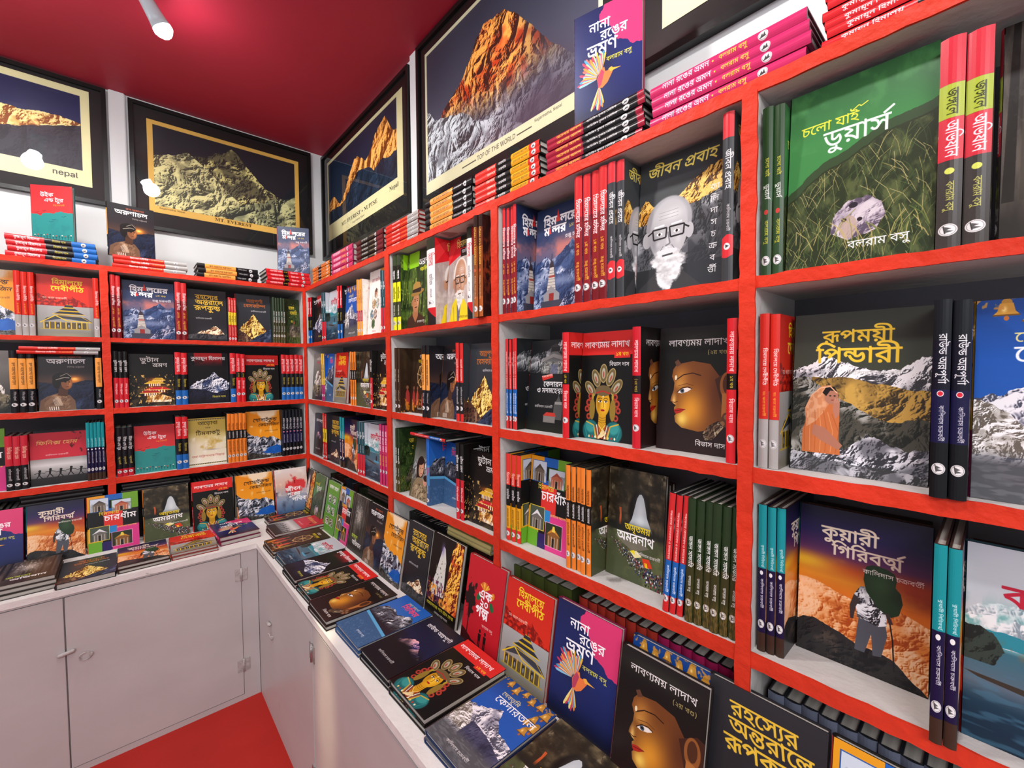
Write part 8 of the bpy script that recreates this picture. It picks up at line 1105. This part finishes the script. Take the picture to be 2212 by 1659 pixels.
 ('flat',2,'wheel','FR',1,0.012,0.02,-0.225,0.645,0.148,0.02,0.216,0.0,0.0,'',0),
 ('flat',2,'home','FR',2,0.203,0.0135,-0.245,0.645,0.148,0.0135,0.216,0.0,0.0,'',0),
 ('flat',2,'wheel','FR',2,0.392,0.0135,-0.295,0.645,0.148,0.0135,0.216,0.0,0.0,'b',0),
 ('flat',2,'kash','FR',2,0.55,0.0135,-0.288,0.645,0.14,0.0135,0.216,0.0,0.0,'',0),
 ('flat',2,'kumaun','FR',2,0.695,0.0145,-0.298,0.645,0.148,0.0145,0.216,0.0,-1.0,'',0),
 ('flat',2,'lad1','FR',2,0.852,0.0135,-0.296,0.645,0.148,0.0135,0.216,0.0,0.0,'',0),
 ('flat',2,'lad2','FR',2,1.006,0.0135,-0.304,0.645,0.148,0.0135,0.216,0.0,0.0,'',0),
 ('flat',2,'sikkim','FR',2,1.172,0.0125,-0.282,0.645,0.15,0.0125,0.216,0.0,0.0,'',0),
 ('flat',2,'round','FR',2,1.33,0.0125,-0.278,0.645,0.148,0.0125,0.216,0.0,0.5,'',0),
 ('flat',2,'lad1','FR',2,1.487,0.015,-0.276,0.645,0.15,0.015,0.216,0.0,0.0,'b',0),
 ('flat',2,'tal','FR',2,1.652,0.012,-0.282,0.645,0.15,0.012,0.216,0.0,0.0,'',0),
 ('flat',2,'amar','FR',2,1.812,0.012,-0.282,0.645,0.15,0.012,0.216,0.0,0.0,'',0),
 ('flat',2,'debi','FR',2,1.975,0.012,-0.282,0.645,0.15,0.012,0.216,0.0,0.0,'',0),
 ('face',1,'gosai','L1',1,-1.1455,0.0,0.03,1.5057,0.148,0.014,0.24,4.0,0.0,'',0),
 ('spine',1,'debi','L1',3,-0.9952,0.0168,0.012,1.5057,0.143,0.016,0.2349,0.0,0.0,'',0),
 ('face',1,'debi','L1',1,-0.9423,0.0,0.03,1.5057,0.1539,0.014,0.2376,4.0,0.0,'',0),
 ('spine',1,'debi','L1',1,-0.7874,0.0174,0.012,1.5057,0.143,0.0166,0.2339,0.0,0.0,'b',0),
 ('face',1,'lotus','L2',1,-1.1575,0.0,0.03,1.2207,0.1415,0.014,0.2297,4.0,0.0,'',0),
 ('spine',1,'arun','L2',3,-1.015,0.0209,0.012,1.2207,0.143,0.0201,0.2285,0.0,0.0,'',0),
 ('face',1,'arun','L2',1,-0.9484,0.0,0.03,1.2207,0.1521,0.014,0.2241,4.0,0.0,'',0),
 ('spine',1,'arun','L2',1,-0.7889,0.0188,0.012,1.2207,0.143,0.018,0.2317,0.0,0.0,'b',0),
 ('lie',1,'debi','L2',2,-0.775,0.0138,0.0,1.4372,0.14,0.0135,0.216,0.0,0.0,'top',0),
 ('face',1,'char','L3',1,-1.1858,0.0,0.03,0.937,0.148,0.014,0.2273,4.0,0.0,'',0),
 ('spine',1,'home','L3',3,-1.0353,0.0187,0.012,0.937,0.143,0.0179,0.2,0.0,0.0,'',0),
 ('face',1,'home','L3',1,-0.9777,0.0,0.03,0.937,0.1531,0.014,0.2,4.0,0.0,'',0),
 ('spine',1,'kuari','L3',5,-0.8235,0.0107,0.012,0.937,0.143,0.0099,0.2316,0.0,0.0,'',0),
 ('lie',1,'blackplain','LL',3,-0.78,0.016,0.015,0.8625,0.14,0.016,0.225,0.0,0.0,'',0),
 ('face',1,'week','LT',1,-0.95,0.0,0.085,1.874,0.135,0.014,0.21,0.0,-30.0,'',0),
 ('lie',1,'kumaun','LT',4,-0.7719,0.0203,0.01,1.7919,0.14,0.0203,0.2361,0.0,0.0,'',0),
 ('spine',1,'mandir','M1',2,-0.737,0.0158,0.012,1.5057,0.143,0.015,0.2559,0.0,0.0,'',0),
 ('face',1,'mandir','M1',1,-0.7012,0.0,0.03,1.5057,0.17,0.014,0.2466,4.0,0.0,'',0),
 ('spine',1,'mandir','M1',2,-0.5303,0.0207,0.012,1.5057,0.143,0.0199,0.2518,0.0,0.0,'b',0),
 ('face',1,'rup','M1',1,-0.4845,0.0,0.04,1.5057,0.1488,0.014,0.2353,4.0,0.0,'',0),
 ('spine',1,'rup','M1',3,-0.3346,0.0111,0.012,1.5057,0.143,0.0103,0.205,0.0,0.0,'',0),
 ('face',1,'anna','M1',1,-0.2967,0.0,0.04,1.5057,0.1468,0.014,0.2332,4.0,0.0,'',0),
 ('spine',1,'jungle','M1',5,-0.1489,0.0117,0.012,1.5057,0.143,0.0109,0.2251,0.0,0.0,'',0),
 ('face',1,'jungle','M1',1,-0.0831,0.0,0.04,1.5057,0.0681,0.014,0.2307,4.0,0.0,'',0),
 ('spine',1,'bhutan','M2',3,-0.737,0.0151,0.012,1.2207,0.143,0.0143,0.232,0.0,0.0,'',0),
 ('face',1,'bhutan','M2',1,-0.6901,0.0,0.035,1.2207,0.1504,0.014,0.2234,4.0,0.0,'',0),
 ('spine',1,'kumaun','M2',2,-0.5386,0.0219,0.012,1.2207,0.143,0.0211,0.231,0.0,0.0,'',0),
 ('face',1,'kumaun','M2',1,-0.4901,0.0,0.035,1.2207,0.1546,0.014,0.2311,4.0,0.0,'',0),
 ('spine',1,'kumaun','M2',1,-0.3345,0.0232,0.012,1.2207,0.143,0.0222,0.2306,0.0,0.0,'b',0),
 ('spine',1,'lad1','M2',2,-0.3104,0.0189,0.012,1.2207,0.143,0.0181,0.2289,0.0,0.0,'',0),
 ('face',1,'lad1','M2',1,-0.2666,0.0,0.035,1.2207,0.1457,0.018,0.2241,4.0,0.0,'',0),
 ('spine',1,'kumaun','M2',5,-0.1164,0.0205,0.012,1.2207,0.143,0.0197,0.2276,0.0,0.0,'c',0),
 ('spine',1,'week','M3',3,-0.737,0.0174,0.012,0.937,0.143,0.0166,0.2036,0.0,0.0,'',0),
 ('face',1,'week','M3',1,-0.6811,0.0,0.03,0.937,0.1368,0.014,0.2,4.0,0.0,'',0),
 ('spine',1,'kumaun','M3',2,-0.5433,0.0217,0.012,0.937,0.143,0.0209,0.232,0.0,0.0,'',0),
 ('face',1,'tado','M3',1,-0.4974,0.0,0.035,0.937,0.1436,0.014,0.216,4.0,0.0,'',0),
 ('spine',1,'amar','M3',5,-0.3528,0.0157,0.012,0.937,0.143,0.0149,0.2311,0.0,0.0,'',0),
 ('face',1,'gosai','M3',1,-0.269,0.0,0.03,0.937,0.1476,0.014,0.232,4.0,0.0,'',0),
 ('spine',1,'round','M3',6,-0.1203,0.0163,0.012,0.937,0.143,0.0155,0.232,0.0,0.0,'',0),
 ('lie',1,'blackplain','ML',3,-0.5,0.0135,0.015,0.8625,0.14,0.0135,0.225,0.0,0.0,'',0),
 ('face',1,'arun','MT',1,-0.736,0.0,0.035,1.846,0.15,0.013,0.216,2.0,8.0,'',0),
 ('lie',1,'debi','MT',3,-0.4847,0.0173,0.006,1.7919,0.14,0.0173,0.24,0.0,0.0,'',0),
 ('lie',1,'arun','MT',3,-0.2084,0.0205,0.006,1.7919,0.14,0.0205,0.2387,0.0,0.0,'',0),
 ('face',1,'mandir','MT',1,-0.108,0.0,0.055,1.867,0.146,0.014,0.23,0.0,-24.0,'',0),
 ('lie',1,'lad1','MT',4,0.0266,0.0185,-0.004,1.7919,0.14,0.0185,0.2,0.0,0.0,'',0),
 ('face',1,'nana','SL',1,-1.14,0.0,-0.056,0.6632,0.145,0.014,0.216,12.0,0.0,'',0),
 ('face',1,'kuari','SL',1,-0.986,0.0,-0.056,0.6632,0.151,0.014,0.216,12.0,0.0,'',0),
 ('face',1,'char','SL',1,-0.828,0.0,-0.056,0.6632,0.152,0.014,0.216,12.0,0.0,'',0),
 ('face',1,'amar','SL',1,-0.66,0.0,-0.056,0.6632,0.152,0.014,0.216,12.0,0.0,'',0),
 ('face',1,'lad1','SL',1,-0.495,0.0,-0.056,0.6632,0.152,0.014,0.216,12.0,0.0,'',0),
 ('face',1,'gosai','SL',1,-0.328,0.0,-0.056,0.6632,0.152,0.014,0.216,12.0,0.0,'',0),
 ('face',1,'jibonpur','SL',1,-0.166,0.0,-0.056,0.6632,0.148,0.014,0.216,12.0,0.0,'',0),
 ('face',2,'hathat','SR',1,0.004,0.0,-0.045,0.645,0.133,0.014,0.222,10.0,0.0,'',0),
 ('face',2,'duars','SR',1,0.145,0.0,-0.045,0.645,0.137,0.014,0.222,10.0,0.0,'',0),
 ('face',2,'tilek','SR',1,0.288,0.0,-0.03,0.645,0.14,0.014,0.222,10.0,0.0,'',0),
 ('face',2,'tileg','SR',1,0.333,0.0,-0.048,0.645,0.142,0.014,0.222,10.0,0.0,'',0),
 ('face',2,'char','SR',1,0.482,0.0,-0.045,0.645,0.135,0.014,0.222,10.0,0.0,'',0),
 ('face',2,'abhi','SR',1,0.625,0.0,-0.045,0.645,0.148,0.014,0.222,10.0,0.0,'',0),
 ('face',2,'arun','SR',1,0.778,0.0,-0.047,0.645,0.151,0.014,0.222,10.0,0.0,'',0),
 ('face',2,'gosai','SR',1,0.934,0.0,-0.05,0.645,0.146,0.014,0.222,10.0,0.0,'',0),
 ('face',2,'rup','SR',1,1.088,0.0,-0.045,0.645,0.144,0.014,0.23,10.0,0.0,'',0),
 ('face',2,'hathat','SR',1,1.24,0.0,-0.045,0.645,0.158,0.014,0.232,10.0,0.0,'b',0),
 ('face',2,'galpo','SR',1,1.43,0.0,-0.046,0.645,0.152,0.014,0.226,10.0,0.0,'',0),
 ('face',2,'debi','SR',1,1.594,0.0,-0.05,0.645,0.152,0.014,0.222,10.0,0.0,'',0),
 ('face',2,'nana','SR',1,1.755,0.0,-0.048,0.645,0.162,0.014,0.232,10.0,0.0,'',0),
 ('face',2,'lad2','SR',1,1.935,0.0,-0.075,0.645,0.158,0.016,0.226,11.0,0.0,'',0),
 ('face',2,'tal','SR',1,1.94,0.0,-0.05,0.645,0.147,0.014,0.235,11.0,0.0,'',0),
 ('face',2,'rup','SR',1,2.083,0.0,-0.047,0.645,0.158,0.014,0.236,10.0,0.0,'b',0),
 ('face',2,'char','SR',1,2.246,0.0,-0.047,0.645,0.155,0.014,0.236,10.0,0.0,'b',0),
]
# ---------------------------------------------------------------- printed materials
def image(name, cv):
    a = np.ones((cv.h, cv.w, 4), np.float32); a[:, :, :3] = np.clip(cv.a, 0, 1)[::-1]
    im = bpy.data.images.new(name, cv.w, cv.h); im.pixels.foreach_set(a.ravel()); im.update(); im.pack(); return im
def printed(name, cv, rough=.33):
    m = bpy.data.materials.new(name); m.use_nodes = True; nt = m.node_tree; p = nt.nodes['Principled BSDF']; t = nt.nodes.new('ShaderNodeTexImage'); t.image = image(name, cv); t.extension = 'EXTEND'
    nt.links.new(t.outputs[0], p.inputs['Base Color']); p.inputs['Roughness'].default_value = rough; p.inputs['Specular IOR Level'].default_value = .28; return m
PM = {}
def mats(t):
    if t not in PM:
        f, s, k, _ = TITLES[t]; PM[t] = (printed('cover_print', f()), printed('spine_print', s()), nmat('cover_edge', lin(k), .4, .05, 8))
    return PM[t]
# book in its own frame: spine at x=0, front cover looks along -y, head up (z)
BM = {}
def book_meshes(t, W, T, H):
    key = (t, W, T, H)
    if key in BM: return BM[key]
    mf, ms, me_ = mats(t); b = min(.0021, T * .2); i = .0028
    v = boxv((.0008, 0, 0), (W, b, H)) + boxv((.0008, T - b, 0), (W, T, H)); f = [q for q in BF] + [tuple(k + 8 for k in q) for q in BF]; mi = [1, 1, 0, 1, 1, 1] + [1] * 6
    uv = []
    for n, q in enumerate(f): uv += [(0, 0), (1, 0), (1, 1), (0, 1)] if n == 2 else [(0, 0)] * 4
    cover = mesh('cover', v, f, [mf, me_], mi, uv)
    n = 6; bl = min(.0035, T * .18); v = []; f = []; mi = []; uv = []; h = .0
    for z in (h, H - h):
        for k in range(n + 1): v.append((-bl * math.sin(math.pi * k / n) + (0 if 0 < k < n else .0), T * k / n, z))
        for k in range(n + 1): v.append((b * 1.1, b + (T - 2 * b) * k / n, z))
    K = 2 * (n + 1)
    for k in range(n):
        f.append((k + 1, k, K + k, K + k + 1)); mi.append(0); uv += [(1, 1 - (k + 1) / n), (1, 1 - k / n), (0, 1 - k / n), (0, 1 - (k + 1) / n)]
        for z0 in (0, K): f.append((z0 + k, z0 + k + 1, z0 + n + 1 + k + 1, z0 + n + 1 + k)); mi.append(1); uv += [(0, 0)] * 4
        f.append((n + 1 + k, n + 1 + k + 1, K + n + 1 + k + 1, K + n + 1 + k)); mi.append(1); uv += [(0, 0)] * 4
    sp = mesh('spine', v, f, [ms, me_], mi, uv)
    pg = mesh('pages', boxv((b * 1.2, b + .0001, i), (W - i, T - b - .0001, H - i)), BF, [M['pages']])
    BM[key] = (cover, sp, pg); return BM[key]
# where each kind of spine or cover is, in words
LOOK = {
 'debi': ('red and grey spined', 'red book with a yellow-lined temple'), 'mandir': ('crimson spined', 'navy book with a white temple tower'), 'rup': ('thin red and yellow spined', 'charcoal book with large gold lettering'),
 'anna': ('red and black spined', 'slate book with a tall golden peak'), 'jungle': ('dark green spined', 'mossy green book with yellow lettering'), 'arun': ('black and orange spined', 'black book with a portrait of a youth'),
 'bhutan': ('black-topped red spined', 'black book with a red and gold monastery'), 'kumaun': ('red, black and blue spined', 'black book with a blue-white peak'), 'lad1': ('thick red spined', 'black book with a crowned golden statue'),
 'lad2': ('broad red spined', 'dark book with a golden face in profile'), 'week': ('black spined, red-footed', 'red and teal book with birds'), 'tado': ('cream spined', 'yellow and cream book with black lettering'), 'gosai': ('orange and black spined', 'orange book with a grey mountain'),
 'jibonpur': ('red spined', 'pale book with a red paint splash'), 'round': ('black spined with red dot', 'navy black book with a pink-lit ridge'), 'home': ('crimson and black spined', 'red book with running silhouettes'), 'kuari': ('teal and navy spined', 'sunset book with a backpacker'),
 'char': ('red, black and yellow spined', 'colour-block book with four temple photos'), 'amar': ('orange and black spined', 'dark book with a white ice cone'), 'nana': ('pink spined', 'navy and pink book with a hummingbird'), 'duars': ('green spined', 'green book with a rhino in grass'),
 'abhi': ('red, lime and grey spined', 'grey forest book'), 'pind': ('dark spined', 'grey mountain book with a woman in orange'), 'tal': ('yellow and pink spined', 'blue book with brass bells'), 'kash': ('dark teal and red spined', 'pale lake book with red lettering'),
 'jibon': ('grey spined with red patches', 'grey book with a bearded man in glasses'), 'aran': ('black and yellow spined', 'green book with a man in a hat'), 'himo': ('white spined', 'book with a white-bearded man in yellow'), 'manthan': ('brown, gold-lettered spined', 'brown book'),
 'hex': ('orange and red spined', 'white book with hexagon photos'), 'wheel': ('dark brown spined', 'brown book with a golden wheel'), 'kedar': ('thin red and blue spined', 'black book with a stone temple'), 'sikkim': ('blue spined', 'blue book with snowy mountains'),
 'hathat': ('black spined', 'black book with white cone and fiery cliff'), 'galpo': ('red spined', 'red book with big white calligraphy'), 'tilek': ('black spined', 'black book with photo tiles'), 'tileg': ('black spined', 'green book with photo tiles'),
 'achena': ('maroon and black spined', 'maroon book'), 'ghure': ('black and maroon spined', 'maroon book'), 'mother': ('green spined', 'grey book with mother and baby'), 'lotus': ('dark spined', 'grey book with a pale peak'),
 'olive': ('thick olive', ''), 'redplain': ('brick-red spined', ''), 'pinkplain': ('magenta spined', ''), 'greyplain': ('blue-grey spined', ''), 'blackplain': ('black spined', ''), 'cream': ('pale khaki', '')}
BAY = {'A': 'first right-wall bay', 'B': 'second right-wall bay', 'C': 'third right-wall bay', 'D': 'fourth right-wall bay', 'L': 'outer left-wall bay', 'M': 'inner left-wall bay'}
ROWN = {'1': 'top row', '2': 'middle row', '3': 'third row', 'L': 'low shelf'}
ORD = ['first', 'second', 'third', 'fourth', 'fifth', 'sixth', 'seventh', 'eighth', 'ninth', 'tenth', 'eleventh', 'twelfth']
NUM = ['', 'one', 'two', 'three', 'four', 'five', 'six', 'seven', 'eight', 'nine', 'ten', 'eleven', 'twelve']
SEEN = {}
def describe(m, t, cell, n, i, tag):
    sp, cv = LOOK[t]; a, b = cell
    if b == 'T': pl = 'atop ' + BAY[a]
    elif cell == 'SR': pl = 'leaning on right worktop'
    elif cell == 'SL': pl = 'leaning on left worktop'
    elif cell == 'FR': pl = 'flat on right worktop'
    elif cell == 'FL': pl = 'flat on left worktop'
    else: pl = ROWN[b] + ', ' + BAY[a]
    if m == 'spine':
        side = {'b': ' right-hand', 'c': ' far-right'}.get(tag, '') if cell not in ('A1',) else (' right-hand' if tag else '')
        return f'{ORD[i]} of{side} {NUM[n]} {sp} books, {pl}' if n > 1 else f'single{side} {sp} book, {pl}'
    if m == 'lie':
        if tag == 'top': return f'{sp} book lying on top of others, {pl}' if n == 1 else f'{["lower", "upper"][i]} {sp} book lying on others, {pl}'
        return f'{ORD[i]} from bottom of {NUM[n]} {sp} books stacked {pl}'
    if m == 'flat':
        w = {'b': 'nearer ', '': ''}[tag.replace('under', '')]; w = 'farther ' if (cell == 'FR' and t in ('wheel', 'lad1') and not w) else w
        return f'{w}{cv} {pl}' + ('' if n == 1 else [', pile bottom', ', pile top'][i == n - 1] if n < 3 or i != 1 else ', pile middle')
    if cell[0] == 'S' and t in ('rup', 'hathat', 'char') and cell == 'SR': cv = ('nearer ' if tag else 'farther ') + cv
    return f'{cv}, {pl}'
rng = random.Random(4)
def place(row):
    m, w, t, cell, n, r, p, d, z, W, T, H, a, b, tag, bk = row
    for i in range(n):
        Hh = round(H - ((i * 5) % 3) * .001, 4) if m == 'spine' else H; jd = ((i * 7) % 3 - 1) * .002 if m in ('spine', 'lie') else 0
        if m == 'face': L = TR(r, d, z) @ Matrix.Rotation(math.radians(b), 4, 'Z') @ Matrix.Rotation(math.radians(-a), 4, 'X')
        elif m == 'spine':
            x = r + p * (i + 1) - (p - T) / 2; an = math.radians(a); L = TR(x, d + jd, z + .0002) @ Matrix.Rotation(an, 4, 'Y') @ Matrix.Rotation(math.pi / 2, 4, 'Z')
        elif m == 'lie': L = TR(r + ((i * 5) % 3 - 1) * .003, d + abs(jd), z + p * (i + 1) - .0002) @ Matrix(((0, 0, -1, 0), (1, 0, 0, 0), (0, -1, 0, 0), (0, 0, 0, 1)))
        else: L = TR(r + (.003 if n > 1 and i < n - 1 else 0), d - (.004 if i == 0 and n > 1 else 0), z + p * (i + 1) - .0002) @ Matrix.Rotation(math.radians(b + (1.2 if i == 0 and n > 1 else 0)), 4, 'Z') @ Matrix(((1, 0, 0, 0), (0, 0, 1, 0), (0, -1, 0, 0), (0, 0, 0, 1)))
        lab = describe(m, t, cell, n, i, tag)
        if lab in SEEN or len(lab.split()) > 16: print('DUP', len(lab.split()), lab)
        SEEN[lab] = 1
        g = None
        if n > 1: g = f'{LOOK[t][0]} books, ' + {'T': 'stacked on top of ', 'R': 'pile on the right worktop', 'L': 'pile on the left worktop' if cell == 'FL' else 'low shelf of '}.get(cell[1], ROWN.get(cell[1], '') + ' of ') + ('' if cell in ('FR', 'FL') else BAY[cell[0]])
        c, s, pg = book_meshes(t, W, T - (.0004 if m in ('lie', 'flat') else 0), Hh)
        e = empty('book', F[w] @ L, lab, 'book', g)
        obj('cover', c, e); obj('spine', s, e); obj('pages', pg, e)
for row in ROWS: place(row)

# spare copies packed tightly out of reach, seen only as rows of top edges: one uncountable mass
def packed():
    v = []; f = []; mi = []; r = random.Random(8)
    cols = [nmat('packed_cover', lin(k), .5, .1, 9) for k in ('1c1a1c', '3a2018', '26303c', '3c1c1c', '2a3320')] + [M['pages']]
    def bk(w, x, T, y, H, W, k, edge=False):
        i = .002; z = .6455
        for (a, b, q) in (((x, y, z), (x + .0018, y + W, z + H), k), ((x + T - .0018, y, z), (x + T, y + W, z + H), k), ((x + .0018, y + (0 if edge else W - .002), z) if False else (x + .0018, (y + W - .0018) if edge else y, z), (x + T - .0018, (y + W) if edge else y + .0018, z + H), k), ((x + .002, y + .002, z + .002), (x + T - .002, y + W - .003, z + H - .003), 5)):
            n = len(v); v.extend([tuple(F[w] @ Vector(c)) for c in boxv(a, b)]); f.extend([tuple(j + n for j in c) for c in BF]); mi.extend([q] * 6)
    def run(w, x0, x1, y, edge=False, ks=(0, 1, 2, 3, 4)):
        x = x0; k = ks[0]
        while x < x1 - .02:
            if r.random() < .25: k = ks[r.randrange(len(ks))]
            T = .0135 + r.random() * .006; bk(w, x, T, y + r.random() * .008, .205 + r.random() * .009, .125, k, edge); x += T + .0006
    run(2, .16, .922, .05); run(2, .96, 1.52, .055); run(1, -1.5, -.77, .1); run(1, -.735, -.36, .1); run(1, -.35, -.02, .1, True, (1, 4))
    for (w, x, y, z, W, H, n, T) in ((2, 1.6, .056, .937, .12, .205, 3, .0135), (2, 1.83, .07, .937, .12, .2, 3, .0135), (2, 2.184, .088, .937, .14, .21, 4, .0135), (2, 2.365, .045, .937, .15, .21, 4, .0135)):
        for q in range(n):
            yy = y + .016 + q * .0155
            if yy + T > .186: break
            for a, b, k in (((x, yy, z + .0004), (x + W, yy + .0018, z + H), 0), ((x, yy + T - .0018, z + .0004), (x + W, yy + T, z + H), 1), ((x + .002, yy + .0018, z + .001), (x + W - .002, yy + T - .0018, z + H - .003), 5)):
                m0 = len(v); v.extend([tuple(F[w] @ Vector(c)) for c in boxv(a, b)]); f.extend([tuple(j + m0 for j in c) for c in BF]); mi.extend([k] * 6)
    o = obj('packed_books', mesh('packed_books', v, f, cols, mi), kind='stuff'); o['label'] = 'dark spare copies packed behind the displayed books on the shelves'; o['category'] = 'books'
packed()

# ---------------------------------------------------------------- framed posters
def poster(w, ob, pb, key, label, y, clip=None):
    """ob outer rectangle, pb print rectangle (x0, z0, x1, z1) on the wall"""
    x0, z0, x1, z1 = ob; a0, b0, a1, b1 = pb; t = empty('framed_poster', F[w] @ TR((x0 + x1) / 2, y, z0), label, 'poster'); off = TR(-(x0 + x1) / 2, 0, -z0); k = .016; dp = .022
    obj('moulding', boxmesh('moulding', [((x0, -dp, z0), (x1, 0, z0 + k)), ((x0, -dp, z1 - k), (x1, 0, z1)), ((x0, -dp, z0 + k), (x0 + k, 0, z1 - k)), ((x1 - k, -dp, z0 + k), (x1, 0, z1 - k))], M['black']), t, off)
    obj('mount', boxmesh('mount', [((x0 + k, -.010, z0 + k), (x1 - k, -.004, z1 - k))], M['mount']), t, off)
    m = printed('poster_print', POSTERS[key](), .5)
    me = mesh('print', boxv((a0, -.0112, b0), (a1, -.0102, b1)), BF, [m, M['mount']], [1, 1, 0, 1, 1, 1], [(0, 0)] * 8 + [(0, 0), (1, 0), (1, 1), (0, 1)] + [(0, 0)] * 12); obj('print', me, t, off)
    obj('glass', mesh('glass', [(x0 + k, -.0135, z0 + k), (x1 - k, -.0135, z0 + k), (x1 - k, -.0135, z1 - k), (x0 + k, -.0135, z1 - k)], [(0, 1, 2, 3)], [M['glass']]), t, off)
poster(1, (-1.55, 2.1, -.729, 2.606), (-1.47, 2.168, -.783, 2.575), 'nepal', 'black-framed poster of a sunlit ridge, cut by the left photo edge', .269)
poster(1, (-.657, 2.03, .122, 2.6), (-.594, 2.113, .058, 2.536), 'everest', 'black-framed poster of a grey peak with ochre border, left wall', .269)
poster(2, (-.235, 2.0, .79, 2.585), (-.16, 2.095, .727, 2.53), 'nuptse', 'black-framed poster of orange peaks against blue, beside the corner', .193)
poster(2, (.857, 1.972, 1.785, 2.608), (.908, 2.036, 1.73, 2.56), 'top', 'large black-framed poster of a glowing orange summit', .193)
poster(2, (1.822, 2.03, 2.75, 2.6), (1.885, 2.097, 2.68, 2.54), 'blank', 'black-framed poster with cream border at the top right', .193)
